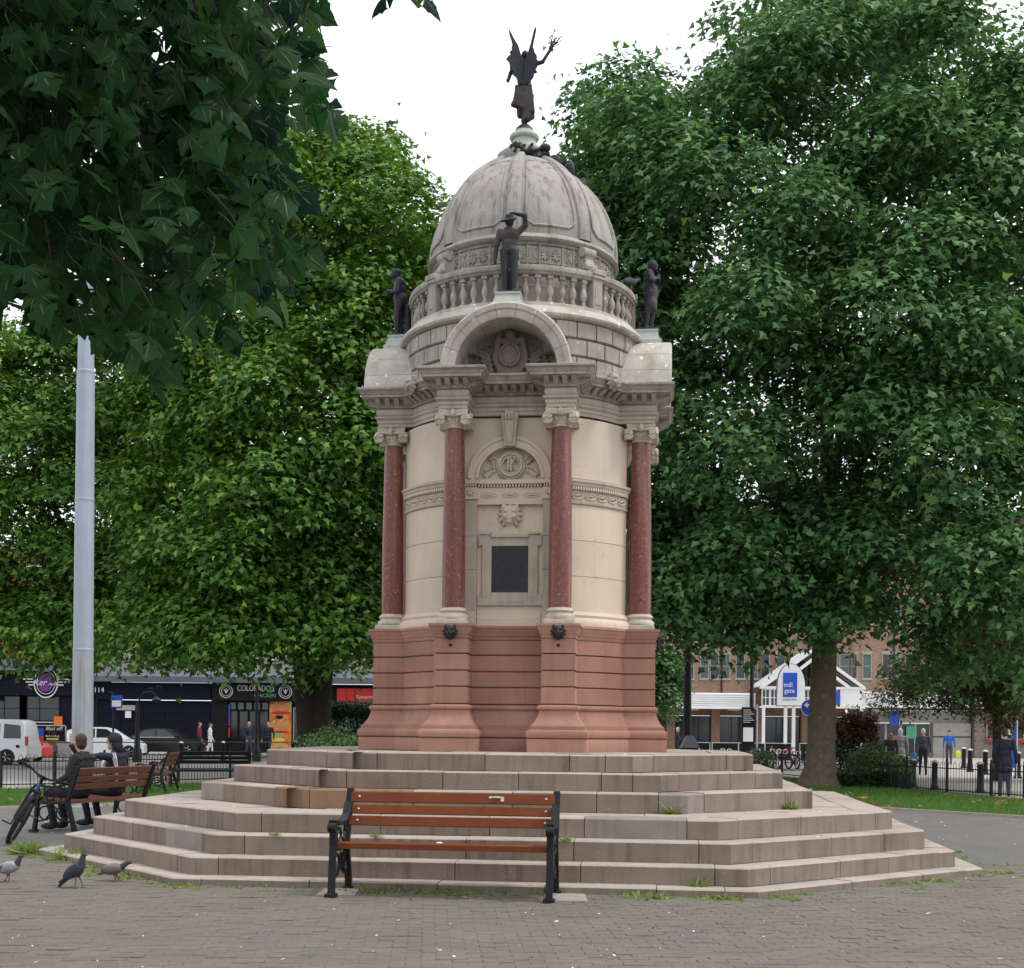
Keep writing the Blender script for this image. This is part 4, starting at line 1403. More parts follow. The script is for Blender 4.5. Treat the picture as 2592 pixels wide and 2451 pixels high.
# right: apron figure with folded arms
pr = [('c', (0.05, 0.0, 0.04), (0.055, -0.03, 0.26), 0.036, 0.045, 0), ('c', (0.055, -0.03, 0.26), (0.05, 0.0, 0.50), 0.046, 0.062, 0),
      ('c', (-0.05, 0.05, 0.04), (-0.05, 0.03, 0.26), 0.036, 0.045, 0), ('c', (-0.05, 0.03, 0.26), (-0.05, 0.0, 0.50), 0.046, 0.062, 0),
      ('e', (0.055, -0.06, 0.03), (0.032, 0.075, 0.028), 0), ('e', (-0.055, 0.0, 0.03), (0.032, 0.07, 0.028), 0),
      ('c', (0, -0.02, 0.32), (0, -0.01, 0.55), 0.085, 0.10, 1), ('e', (0, -0.03, 0.36), (0.11, 0.07, 0.12), 1), ('e', (0, 0.0, 0.58), (0.115, 0.085, 0.10), 0), ('e', (0, 0.0, 0.67), (0.12, 0.08, 0.12), 0), ('e', (0, 0.01, 0.74), (0.128, 0.075, 0.065), 0),
      ('c', (0, 0.0, 0.78), (0, -0.02, 0.83), 0.042, 0.037, 0), ('e', (0, -0.03, 0.87), (0.057, 0.068, 0.076), 0), ('e', (0, -0.095, 0.865), (0.014, 0.02, 0.022), 0), ('e', (0, -0.07, 0.82), (0.035, 0.035, 0.035), 0),
      ('c', (0.125, 0.01, 0.74), (0.15, -0.02, 0.62), 0.044, 0.038, 0), ('c', (0.15, -0.02, 0.62), (0.0, -0.12, 0.66), 0.036, 0.028, 0), ('e', (-0.04, -0.12, 0.67), (0.045, 0.025, 0.025), 0),
      ('c', (-0.125, 0.01, 0.74), (-0.15, -0.02, 0.63), 0.044, 0.038, 0), ('c', (-0.15, -0.02, 0.63), (0.02, -0.10, 0.70), 0.036, 0.028, 0), ('e', (0.04, -0.11, 0.73), (0.03, 0.025, 0.04), 0),
      ('b', (0, 0.02, 0.012), (0.12, 0.13, 0.02), 0), ('e', (0.02, 0.13, 0.09), (0.07, 0.06, 0.10), 0), ('e', (-0.04, 0.12, 0.19), (0.04, 0.03, 0.05), 0)]
st = figure('bronze_statue', pr, 0.010, ['bronze', 'bronze_brown'], 'bronze workman with folded arms and apron, right of the balustrade')
place(st, 1.66, 0, 6.69, PI / 2)
# winged figure on the dome, back towards the viewer (faces +y)
vic = thing('winged_statue', 'bronze winged woman holding up a wreath on top of the dome', 'statue', mw(0, 0, 9.45), MROT)
pr = [('c', (0.0, 0, 0.0), (0.0, 0.0, 0.10), 0.03, 0.035, 0), ('c', (0.0, 0, 0.06), (0.045, -0.03, 0.14), 0.05, 0.06, 1), ('c', (0.045, -0.03, 0.09), (0.04, 0.0, 0.38), 0.062, 0.085, 1), ('c', (0.10, -0.02, 0.10), (0.06, 0.0, 0.36), 0.04, 0.06, 1),
      ('c', (-0.06, 0.01, 0.14), (-0.04, 0.0, 0.36), 0.045, 0.075, 0), ('c', (-0.12, -0.02, 0.275), (-0.08, 0, 0.42), 0.05, 0.06, 1), ('c', (-0.15, -0.03, 0.265), (-0.10, 0, 0.36), 0.035, 0.04, 1), ('c', (-0.03, -0.02, 0.25), (-0.03, 0, 0.45), 0.06, 0.075, 1),
      ('e', (-0.01, 0, 0.45), (0.115, 0.09, 0.12), 1), ('e', (-0.01, 0.0, 0.57), (0.095, 0.075, 0.12), 0), ('e', (0, 0.01, 0.70), (0.115, 0.075, 0.13), 0), ('e', (0, 0.01, 0.79), (0.12, 0.06, 0.06), 0),
      ('c', (0, 0.0, 0.83), (0.0, 0.01, 0.88), 0.038, 0.034, 0), ('e', (0.0, 0.015, 0.925), (0.055, 0.064, 0.068), 0), ('e', (0, -0.04, 0.915), (0.045, 0.04, 0.045), 0), ('e', (0, 0.075, 0.92), (0.012, 0.02, 0.016), 0),
      ('c', (0.12, 0.01, 0.80), (0.23, 0.03, 0.84), 0.034, 0.028, 0), ('c', (0.23, 0.03, 0.84), (0.325, 0.03, 0.99), 0.027, 0.02, 0), ('e', (0.335, 0.03, 1.02), (0.028, 0.024, 0.035), 0),
      ('c', (-0.12, 0.01, 0.79), (-0.20, 0.06, 0.72), 0.036, 0.03, 0), ('c', (-0.20, 0.06, 0.72), (-0.22, 0.02, 0.62), 0.03, 0.024, 0), ('e', (-0.225, 0.0, 0.60), (0.025, 0.025, 0.03), 0)]
for i in range(7):
    a = i / 6
    pr.append(('c', (-0.11 + 0.2 * a, -0.075, 0.5), (-0.13 + 0.26 * a, -0.07, 0.26 - 0.12 * a), 0.012, 0.018, 1))
blob('body', pr, 0.010, ['bronze', 'bronze_brown'], vic, 1)
wings = {1: [(-0.01, 0.50), (0.0, 0.80), (0.045, 0.90), (0.085, 1.02), (0.125, 1.18), (0.155, 1.225), (0.155, 1.18), (0.12, 1.02), (0.115, 0.995), (0.112, 0.955), (0.13, 0.93), (0.138, 0.885), (0.155, 0.86), (0.17, 0.83), (0.16, 0.80), (0.185, 0.77), (0.165, 0.735), (0.175, 0.70), (0.15, 0.67), (0.175, 0.625), (0.13, 0.62), (0.13, 0.585), (0.10, 0.55), (0.07, 0.52), (0.04, 0.50)],
         -1: [(-0.012, 0.50), (-0.012, 0.80), (-0.05, 0.90), (-0.08, 1.0), (-0.14, 1.09), (-0.185, 1.18), (-0.20, 1.195), (-0.195, 1.13), (-0.17, 1.06), (-0.155, 0.99), (-0.165, 0.955), (-0.16, 0.925), (-0.19, 0.90), (-0.175, 0.865), (-0.205, 0.84), (-0.23, 0.80), (-0.20, 0.775), (-0.185, 0.73), (-0.185, 0.67), (-0.14, 0.66), (-0.145, 0.61), (-0.11, 0.59), (-0.09, 0.55), (-0.06, 0.50)]}
for sg, pl in wings.items():
    b = MB()
    n = len(pl)
    def yy(x):
        return -0.09 - 0.35 * abs(x)
    vs = [(x, yy(x), z) for x, z in pl] + [(x, yy(x) + 0.03, z) for x, z in pl]
    b.add(vs, [list(range(n)), list(range(n, 2 * n))[::-1]] + [[i, n + i, n + (i + 1) % n, (i + 1) % n] for i in range(n)])
    b.build('wing', 'bronze', vic)
b = MB()
rr = random.Random(4)
for i in range(14):
    a = rr.uniform(0, 2 * PI)
    p0_ = Vector((0.345, 0.03, 1.03))
    d = Vector((math.cos(a) * 0.5 + 0.25, 0.2 * math.sin(a), abs(math.sin(a)) * 0.9 + 0.2)).normalized()
    l = rr.uniform(0.06, 0.20)
    q = p0_ + d * l
    b.tube([p0_, p0_.lerp(q, 0.5) + Vector((rr.uniform(-.015, .015), 0, rr.uniform(-.01, .01))), q], [0.008, 0.005, 0.003], 5)
    b.tube([q, q + Vector((rr.uniform(-.03, .03), 0, rr.uniform(.01, .03)))], [0.012, 0.003], 5)
for i in range(7):
    a = i * 0.9
    b.tube([(0.34, 0.03, 1.0), (0.34 + 0.035 * math.cos(a), 0.03 + 0.02 * math.sin(a), 0.995 + 0.045 * math.sin(a))], [0.015, 0.006], 5)
b.build('wreath', 'bronze', vic)

# bronze palm swag lying over the crown of the dome
rr = random.Random(9)
pr = []
path = [(-0.13, -0.30, 9.05), (0.0, -0.33, 8.98), (0.13, -0.34, 8.95), (0.24, -0.33, 8.90), (0.36, -0.28, 8.86), (0.46, -0.18, 8.84), (0.58, -0.12, 8.76), (0.70, -0.05, 8.66), (0.76, 0.02, 8.60)]
for i in range(len(path) - 1):
    for t in (0, 0.35, 0.7):
        p = Vector(path[i]).lerp(Vector(path[i + 1]), t)
        for q in range(2):
            d = Vector((rr.uniform(-0.08, 0.08), rr.uniform(-0.05, 0.02), rr.uniform(-0.05, 0.10)))
            pr.append(('c', tuple(p), tuple(p + d), 0.038, 0.02, 0))
pr += [('e', (0.30, -0.28, 9.02), (0.08, 0.06, 0.06), 0), ('e', (0.42, -0.24, 8.86), (0.09, 0.05, 0.09), 0, (0, 0.6, 0)), ('e', (0.62, -0.12, 8.80), (0.06, 0.06, 0.11), 0), ('e', (0.78, -0.02, 8.62), (0.05, 0.06, 0.11), 0)]
g = blob('bronze_garland', pr, 0.013, ['bronze'], None, 1)
tag(g, 'dark bronze garland of palm leaves draped over the top of the dome', 'garland')
g.location = MC
g.rotation_euler = (0, 0, MROT)

# ------------------------------------------------------------------ benches
def bench(label, loc, rz, L=1.86, wood='slat', group='slatted park benches'):
    """local: length along x, front towards -y, feet on z 0"""
    t = thing('park_bench', label, 'bench', loc, rz, group)
    zs = [(0.60, 0.685, 0.245), (0.705, 0.785, 0.285), (0.81, 0.905, 0.325)]
    for z0, z1, y in zs:
        b = MB()
        b.T = Matrix.Translation((0, y, (z0 + z1) / 2)) @ Matrix.Rotation(R(-20), 4, 'X')
        h = (z1 - z0) / 2
        b.cbox(-L / 2 + 0.02, L / 2 - 0.02, -0.017, 0.017, -h, h, 0.005)
        sl = b.build('back_slat', wood, t)
        for sx in (-1, 1):
            k = MB()
            k.T = b.T
            k.lathe([(0.011, -0.004), (0.011, 0.004), (0.006, 0.008)], 8)
            for i, v in enumerate(k.v):
                pass
            k.v = []
            k.f = []
            k.m = []
            k.T = b.T @ Matrix.Translation((sx * (L / 2 - 0.10), -0.017, 0)) @ Matrix.Rotation(R(90), 4, 'X')
            k.lathe([(0.012, 0.0), (0.011, 0.004), (0.005, 0.008)], 8)
            k.build('bolt', 'chrome', sl)
    for i, y in enumerate((-0.20, -0.085, 0.03, 0.14)):
        b = MB()
        b.cbox(-L / 2 + 0.02, L / 2 - 0.02, y - 0.05, y + 0.05, 0.435 + 0.008 * (1 - i) - 0.02, 0.470 + 0.008 * (1 - i), 0.006)
        b.build('seat_slat', wood, t)
    for sx in (-1, 1):
        x = sx * (L / 2 - 0.005)
        b = MB()
        w_ = 0.030
        def bar(pts, r_, wd=w_):
            for (y0, z0), (y1, z1), ra, rb in zip(pts, pts[1:], r_, r_[1:]):
                d = Vector((0, y1 - y0, z1 - z0))
                n = Vector((0, -d.z, d.y)).normalized()
                q = []
                for yy_, zz_, rr_ in ((y0, z0, ra), (y1, z1, rb)):
                    q.append([(x - wd, yy_ + n.y * rr_, zz_ + n.z * rr_), (x + wd, yy_ + n.y * rr_, zz_ + n.z * rr_), (x + wd, yy_ - n.y * rr_, zz_ - n.z * rr_), (x - wd, yy_ - n.y * rr_, zz_ - n.z * rr_)])
                b.loft(q, True, True)
        bar([(-0.335, 0.0), (-0.31, 0.2), (-0.28, 0.44), (-0.285, 0.60)], [0.024, 0.020, 0.022, 0.020])          # front leg
        bar([(0.33, 0.0), (0.27, 0.2), (0.20, 0.44), (0.25, 0.60), (0.365, 0.93)], [0.028, 0.026, 0.028, 0.030, 0.026])   # back leg and back post
        bar([(-0.28, 0.42), (-0.05, 0.405), (0.21, 0.43)], [0.018, 0.016, 0.018], 0.024)                          # seat rail
        pts = [(-0.315, 0.60), (-0.30, 0.655), (-0.24, 0.66), (-0.12, 0.635), (0.05, 0.64), (0.20, 0.70), (0.285, 0.80)]
        bar(pts, [0.018, 0.022, 0.018, 0.015, 0.015, 0.017, 0.02], 0.036)                                         # arm rest
        b.tube([(x - 0.036, -0.315, 0.615), (x + 0.036, -0.315, 0.615)], 0.042, 12)
        b.cbox(x - 0.05, x + 0.05, -0.40, -0.29, 0.0, 0.035, 0.006)
        b.cbox(x - 0.05, x + 0.05, 0.28, 0.38, 0.0, 0.03, 0.006)
        for yc, zc, ry in ((-0.08, 0.525, 0.075), (-0.16, 0.27, 0.10), (0.12, 0.27, 0.10)):                       # scroll work
            b.tube([(x, yc + ry * math.cos(a), zc + ry * 0.95 * math.sin(a)) for a in np.linspace(0, 2 * PI, 17)], 0.013, 6, False)
        b.tube([(x, -0.30, 0.15), (x, -0.16, 0.17), (x, 0.0, 0.36), (x, 0.14, 0.17), (x, 0.27, 0.15)], 0.014, 6)
        b.tube([(x, -0.27, 0.45), (x, -0.16, 0.52), (x, -0.18, 0.62)], 0.011, 6)
        b.tube([(x, 0.0, 0.52), (x, 0.1, 0.47), (x, 0.17, 0.55), (x, 0.1, 0.63)], 0.011, 6)
        b.build('bench_end', 'iron', t, smooth=True)
    return t

b1 = bench('orange brown slatted bench standing empty in front of the steps', (-0.565, 12.12, 0.0), R(-7.0), L=1.95)
b2 = bench('brown slatted bench with two people sitting on it, seen from behind', (-6.06, 19.70, 0.0), R(-107), 1.95, 'slat_old')
b3 = bench('brown slatted bench just beyond the one with two people', (-8.0, 30.6, 0.0), R(-84), 1.9, 'slat_old')
b4 = bench('all black slatted bench standing by the left railings', (-7.35, 33.0, 0.0), R(192), 1.9, 'iron')
for bx, by in ((0.36, 11.85), (-1.60, 12.09)):
    b = MB()
    b.cbox(bx - 0.12 + (0.12 if bx > 0 else 0), bx + 0.22 + (0.12 if bx > 0 else 0), by - 0.06, by + 0.62, -0.05, 0.006, 0.004)
    o = b.build('bench_pad', 'concrete')
    tag(o, 'flat concrete pad under the %s end of the empty bench' % ('right' if bx > 0 else 'left'), 'concrete pad')
# white scrap on the bench
b = MB()
b.tube([(-0.05, 0, 0), (-0.02, 0.01, 0.004), (0.05, 0.008, 0.002)], [0.012, 0.006, 0.010], 6)
b.add([(0.05, 0, 0.012), (0.085, 0, 0.012), (0.085, 0, -0.035), (0.05, 0, -0.03), (0.055, 0.004, -0.01)], [[0, 1, 2, 3, 4]])
tag(b.build('paper_scrap', 'litter', None, loc=(-0.13, 12.35, 0.872)), 'torn white scrap stuck to the top slat of the empty bench', 'litter')
b = MB()
b.lathe([(0.03, 0), (0.026, 0.006), (0.012, 0.01)], 10)
tag(b.build('bird_dropping', 'litter', None, loc=(-0.62, 12.03, 0.478)), 'pale blob on the seat of the empty bench', 'litter')

# ------------------------------------------------------------------ people
def hand(pr, wrist, fwd, up, size=0.18, mi=0, spread=0.25, curl=0.2):
    """palm + five separate fingers"""
    f = Vector(fwd).normalized()
    u = Vector(up).normalized()
    side = f.cross(u).normalized()
    w_ = Vector(wrist)
    k = size / 0.18
    pr.append(('e', tuple(w_ + f * 0.045 * k), (0.02 * k, 0.042 * k, 0.052 * k), mi, tuple(Matrix((u, side, f)).transposed().to_euler())))
    for i, l in enumerate((0.075, 0.085, 0.08, 0.062)):
        o = side * (0.033 - 0.022 * i) * k
        d = (f + side * (0.5 - i / 3) * spread).normalized()
        a = w_ + f * 0.085 * k + o
        m_ = a + d * l * 0.5 * k
        e = m_ + (d - u * curl).normalized() * l * 0.5 * k
        pr.append(('c', tuple(a), tuple(m_), 0.0105 * k, 0.0095 * k, mi))
        pr.append(('c', tuple(m_), tuple(e), 0.0095 * k, 0.008 * k, mi))
    a = w_ + f * 0.025 * k + side * 0.032 * k
    m_ = a + (f * 0.6 + side * 0.8).normalized() * 0.035 * k
    pr.append(('c', tuple(a), tuple(m_), 0.013 * k, 0.011 * k, mi))
    pr.append(('c', tuple(m_), tuple(m_ + (f + side * 0.2).normalized() * 0.03 * k), 0.011 * k, 0.009 * k, mi))

def head(pr, c, look, mi_skin, mi_hair, k=1.0, hair='short', down=0.0):
    """face with nose, brow, mouth, ears; look is a horizontal unit vector"""
    f = Vector((look[0], look[1], -down)).normalized()
    s = Vector((-look[1], look[0], 0)).normalized()
    u = s.cross(f) * -1
    if u.z < 0:
        u = -u
    c = Vector(c)
    rot = tuple(Matrix((s, f, u)).transposed().to_euler())
    E = lambda d, r_, mi: pr.append(('e', tuple(c + s * d[0] * k + f * d[1] * k + u * d[2] * k), tuple(x * k for x in r_), mi, rot))
    E((0, 0.0, 0), (0.073, 0.088, 0.105), mi_skin)
    E((0, 0.035, -0.07), (0.052, 0.055, 0.05), mi_skin)
    E((0, 0.095, -0.01), (0.013, 0.020, 0.026), mi_skin)
    E((0, 0.083, 0.03), (0.045, 0.012, 0.010), mi_skin)
    E((0, 0.086, -0.052), (0.024, 0.010, 0.008), mi_skin)
    E((0, 0.078, -0.09), (0.022, 0.014, 0.016), mi_skin)
    for sg in (-1, 1):
        E((sg * 0.076, -0.008, 0.0), (0.012, 0.022, 0.032), mi_skin)
        E((sg * 0.03, 0.082, 0.012), (0.012, 0.008, 0.007), mi_hair)
    if hair == 'short':
        E((0, -0.02, 0.035), (0.080, 0.088, 0.088), mi_hair)
        E((0, -0.045, -0.02), (0.072, 0.058, 0.075), mi_hair)
    elif hair == 'long':
        E((0, -0.02, 0.035), (0.086, 0.092, 0.09), mi_hair)
        E((0, -0.06, -0.06), (0.085, 0.05, 0.12), mi_hair)
        E((0, -0.06, -0.16), (0.08, 0.04, 0.10), mi_hair)
    elif hair == 'bald':
        E((0, -0.05, -0.02), (0.075, 0.05, 0.06), mi_hair)
    elif hair == 'hood':
        E((0, -0.025, 0.03), (0.098, 0.10, 0.105), mi_hair)
        E((0, -0.055, -0.07), (0.10, 0.075, 0.10), mi_hair)
        E((0, 0.085, 0.065), (0.065, 0.07, 0.012), mi_hair)      # cap peak
    elif hair == 'cap':
        E((0, -0.01, 0.045), (0.084, 0.095, 0.075), mi_hair)
        E((0, 0.09, 0.045), (0.06, 0.06, 0.010), mi_hair)

def seated(label, loc, rz, look, mats_, hair, arms):
    """local: sits facing -x, hips over the origin; seat surface at z .47"""
    pr = []
    JK, TR, SK, HR, SH = 0, 1, 2, 3, 4
    pr += [('e', (0, 0, 0.58), (0.16, 0.19, 0.13), JK), ('e', (0.02, 0, 0.74), (0.135, 0.185, 0.18), JK), ('e', (0.03, 0, 0.92), (0.135, 0.205, 0.17), JK), ('e', (0.03, 0, 1.02), (0.11, 0.215, 0.085), JK)]
    for sg in (-1, 1):
        k0 = (-0.46, sg * 0.13, 0.53)
        pr += [('c', (-0.02, sg * 0.10, 0.54), k0, 0.095, 0.07, TR), ('c', k0, (-0.36, sg * 0.13, 0.12), 0.065, 0.05, TR),
               ('e', (-0.44, sg * 0.13, 0.055), (0.14, 0.05, 0.05), SH), ('e', (-0.37, sg * 0.13, 0.09), (0.07, 0.05, 0.06), SH)]
    pr += [('c', (0.01, 0, 1.05), (-0.01, 0, 1.16), 0.062, 0.055, SK), ('c', (0.03, -0.08, 1.075), (0.03, 0.08, 1.075), 0.06, 0.06, JK),
           ('c', (0.10, -0.07, 1.04), (0.10, 0.07, 1.04), 0.05, 0.05, JK)]
    head(pr, (-0.02, 0, 1.26), look, SK, HR, 1.08, hair)
    for (s0, el, wr, hf, hu) in arms:
        pr += [('c', s0, el, 0.070, 0.055, JK), ('c', el, wr, 0.053, 0.038, JK)]
        hand(pr, wr, hf, hu, 0.19, SK)
    o = blob('person', pr, 0.0085, mats_, None, 2)
    o.location = (*loc, 0.0)
    o.rotation_euler = (0, 0, rz)
    tag(o, label, 'person')
    return o

# first: bareheaded, dark jacket, back to us, far hand raised beside the head
p1 = seated('seated person with cropped brown hair and dark jacket raising one hand', (-6.13, 19.24), R(-17), (-0.85, 0.52), ['cloth_black', 'cloth_navy', 'skin', 'hair', 'cloth_black'], 'short',
            [((0.03, 0.20, 1.03), (-0.16, 0.22, 1.02), (-0.25, 0.12, 1.21), (-0.12, -0.05, 1.0), (-0.9, -0.4, 0)),
             ((0.03, -0.20, 1.03), (-0.02, -0.29, 0.78), (-0.27, -0.16, 0.70), (-1, 0.3, 0), (0, 0, 1))])
p2 = seated('seated person in dark hood and peaked cap with white striped sleeves', (-5.88, 20.02), R(-17), (-0.99, -0.12), ['cloth_navy', 'cloth_navy', 'skin', 'cloth_black', 'cloth_black'], 'hood',
            [((0.03, -0.20, 1.04), (0.03, -0.42, 1.06), (0.04, -0.58, 1.06), (0.0, -1.0, -0.15), (0, 0, 1)),
             ((0.03, 0.20, 1.03), (-0.02, 0.30, 0.78), (-0.26, 0.12, 0.70), (-1, -0.3, 0), (0, 0, 1))])
b = MB()
for q in (-0.035, 0.0, 0.035):
    b.tube([(0.07 + q, -0.16, 1.10), (0.125 + q * 0.8, -0.19, 1.02), (0.145 + q * 0.6, -0.185, 0.90), (0.14 + q * 0.5, -0.165, 0.76), (0.13 + q * 0.5, -0.15, 0.62)], 0.009, 6)
struct(b.build('sleeve_stripe', 'cloth_white', p2), 'stuff')
shirt = blob('shirt', [('e', (-0.095, -0.09, 0.86), (0.05, 0.11, 0.17), 0), ('c', (-0.07, -0.08, 1.03), (-0.03, -0.06, 1.09), 0.04, 0.035, 0)], 0.012, ['cloth_white'], p2, 1)

def standing(label, loc, look, mats_, hair='short', k=1.0, coat=False, walk=0.0, arms=None, group=None, cane=False):
    """mats: top, trousers, skin, hair, shoes"""
    f = Vector((look[0], look[1], 0)).normalized()
    s = Vector((-f.y, f.x, 0))
    P = lambda a, b_, z: tuple(s * a * k + f * b_ * k + Vector((0, 0, z * k)))
    ang = (0, 0, math.atan2(f.y, f.x) - PI / 2)
    pr = []
    for sg in (-1, 1):
        st_ = walk * sg
        pr += [('c', P(sg * 0.09, 0, 0.88), P(sg * 0.095, 0.10 * st_ + 0.02, 0.48), 0.095, 0.065, 1), ('c', P(sg * 0.095, 0.10 * st_ + 0.02, 0.48), P(sg * 0.10, 0.22 * st_ - 0.02, 0.09), 0.063, 0.045, 1),
               ('e', P(sg * 0.10, 0.22 * st_ + 0.05, 0.045), (0.045 * k, 0.12 * k, 0.045 * k), 4, ang)]
        if arms is None:
            el, wr = P(sg * 0.26, -0.03 - 0.06 * st_, 1.10), P(sg * 0.27, 0.05 - 0.16 * st_, 0.86)
        else:
            el, wr = P(*arms[sg][0]), P(*arms[sg][1])
        pr += [('c', P(sg * 0.20, 0, 1.39), el, 0.065, 0.05, 0), ('c', el, wr, 0.048, 0.036, 0)]
        d = Vector(wr) - Vector(el)
        hand(pr, wr, d, s * sg, 0.18 * k, 2)
    pr += [('e', P(0, 0, 0.95), (0.17 * k, 0.12 * k, 0.13 * k), 0 if coat else 1, ang), ('e', P(0, 0, 1.10), (0.165 * k, 0.115 * k, 0.16 * k), 0, ang), ('e', P(0, 0, 1.28), (0.195 * k, 0.12 * k, 0.17 * k), 0, ang), ('e', P(0, 0, 1.40), (0.20 * k, 0.095 * k, 0.07 * k), 0, ang),
           ('c', P(0, 0, 1.42), P(0, 0.01, 1.52), 0.06 * k, 0.055 * k, 2)]
    if coat:
        pr += [('e', P(0, 0, 0.85), (0.20 * k, 0.15 * k, 0.22 * k), 0, ang), ('e', P(0, 0, 0.70), (0.21 * k, 0.16 * k, 0.12 * k), 0, ang)]
    head(pr, P(0, 0.02, 1.62), f, 2, 3, k, hair)
    o = blob('person', pr, 0.012, mats_, None, 2)
    o.location = (loc[0], loc[1], loc[2] if len(loc) > 2 else -0.02)
    tag(o, label, 'person', group)
    return o

standing('person in dark jumper and jeans standing beyond the right railings', (12.06, 32.7), (0.35, 0.94), ['cloth_navy', 'cloth_denim', 'skin', 'hair', 'cloth_black'], 'short', 0.96, True)
standing('white haired person in a long pale grey coat walking away on the right', (14.55, 50.0), (0.3, 0.95), ['cloth_grey', 'cloth_black', 'skin', 'greyhair', 'cloth_black'], 'long', 0.98, True, 0.5)
standing('grey haired person in a slate jacket walking away on the right', (15.15, 49.2), (0.25, 0.97), ['cloth_slate', 'cloth_black', 'skin', 'greyhair', 'cloth_black'], 'short', 0.98, False, 0.7)
bj = standing('person in bright blue jacket and cap walking with a stick', (21.6, 66.0), (-0.35, -0.93), ['cloth_blue', 'cloth_slate', 'skin', 'cloth_black', 'cloth_black'], 'cap', 0.98, False, 0.4)
b = MB()
b.tube([(0, 0, 0), (0.02, 0, 0.88)], 0.014, 6)
tag(b.build('walking_stick', 'slat_old', None, loc=(21.28, 65.9, -0.02)), 'wooden walking stick beside the person in the blue jacket', 'stick')
b = MB()
b.loft([[(-0.1, -0.03, 0.35), (0.1, -0.03, 0.35), (0.1, 0.03, 0.35), (-0.1, 0.03, 0.35)], [(-0.12, -0.05, 0.62), (0.12, -0.05, 0.62), (0.12, 0.05, 0.62), (-0.12, 0.05, 0.62)], [(-0.04, -0.02, 0.72), (0.04, -0.02, 0.72), (0.04, 0.02, 0.72), (-0.04, 0.02, 0.72)]], True, True)
tag(b.build('carrier_bag', 'cloth_hivis', None, loc=(22.02, 65.9, -0.02)), 'yellow carrier bag held by the person in the blue jacket', 'bag')
b = MB()
b.loft([[(-0.1, -0.04, 0.30), (0.1, -0.04, 0.30), (0.1, 0.04, 0.30), (-0.1, 0.04, 0.30)], [(-0.16, -0.08, 0.5), (0.16, -0.08, 0.5), (0.16, 0.08, 0.5), (-0.16, 0.08, 0.5)], [(-0.12, -0.04, 0.66), (0.12, -0.04, 0.66), (0.12, 0.04, 0.66), (-0.12, 0.04, 0.66)], [(-0.03, -0.02, 0.80), (0.03, -0.02, 0.80), (0.03, 0.02, 0.80), (-0.03, 0.02, 0.80)]], True, True)
tag(b.build('carrier_bag', 'cloth_blue', None, smooth=True, loc=(14.90, 49.5, -0.02)), 'blue carrier bag between the two people walking away', 'bag')
standing('auburn haired person mostly hidden behind the right bushes', (14.05, 49.5), (0.2, 0.97), ['cloth_black', 'cloth_black', 'skin', 'redhair', 'cloth_black'], 'long', 0.88, True)
standing('white haired person in a dark waistcoat leaning forward outside the cafe', (9.5, 76.0), (0.97, -0.2), ['cloth_black', 'cloth_black', 'skin', 'greyhair', 'cloth_black'], 'short', 1.0, False, 0.2,
         {-1: ((-0.24, 0.10, 1.12), (-0.2, 0.32, 0.98)), 1: ((0.24, 0.10, 1.12), (0.2, 0.32, 0.98))})
standing('person in an olive jacket near the litter bin', (6.6, 76.0), (0.2, -0.97), ['cloth_olive', 'cloth_maroon', 'skin', 'greyhair', 'cloth_black'], 'short', 1.0)
standing('person in a white tracksuit walking past the chicken shop', (-15.7, 70.4), (0.95, 0.2), ['cloth_white', 'cloth_white', 'skin', 'hair', 'cloth_black'], 'cap', 1.0, False, 0.7)
standing('person in a maroon top walking past the chicken shop', (-16.4, 71.0), (0.95, 0.1), ['cloth_maroon', 'cloth_black', 'skin', 'hair', 'cloth_black'], 'short', 1.02, False, 0.6)
standing('person in a dark jacket and white scarf walking right by the left tree', (-12.2, 68.0), (-0.3, -0.9), ['cloth_black', 'cloth_navy', 'skin', 'hair', 'cloth_black'], 'short', 1.05, False, 0.5)
standing('bald person in blue jeans by the food poster', (-13.4, 69.0), (0.8, -0.5), ['cloth_navy', 'cloth_denim', 'skin', 'skin', 'cloth_black'], 'bald', 1.05, False, 0.3)

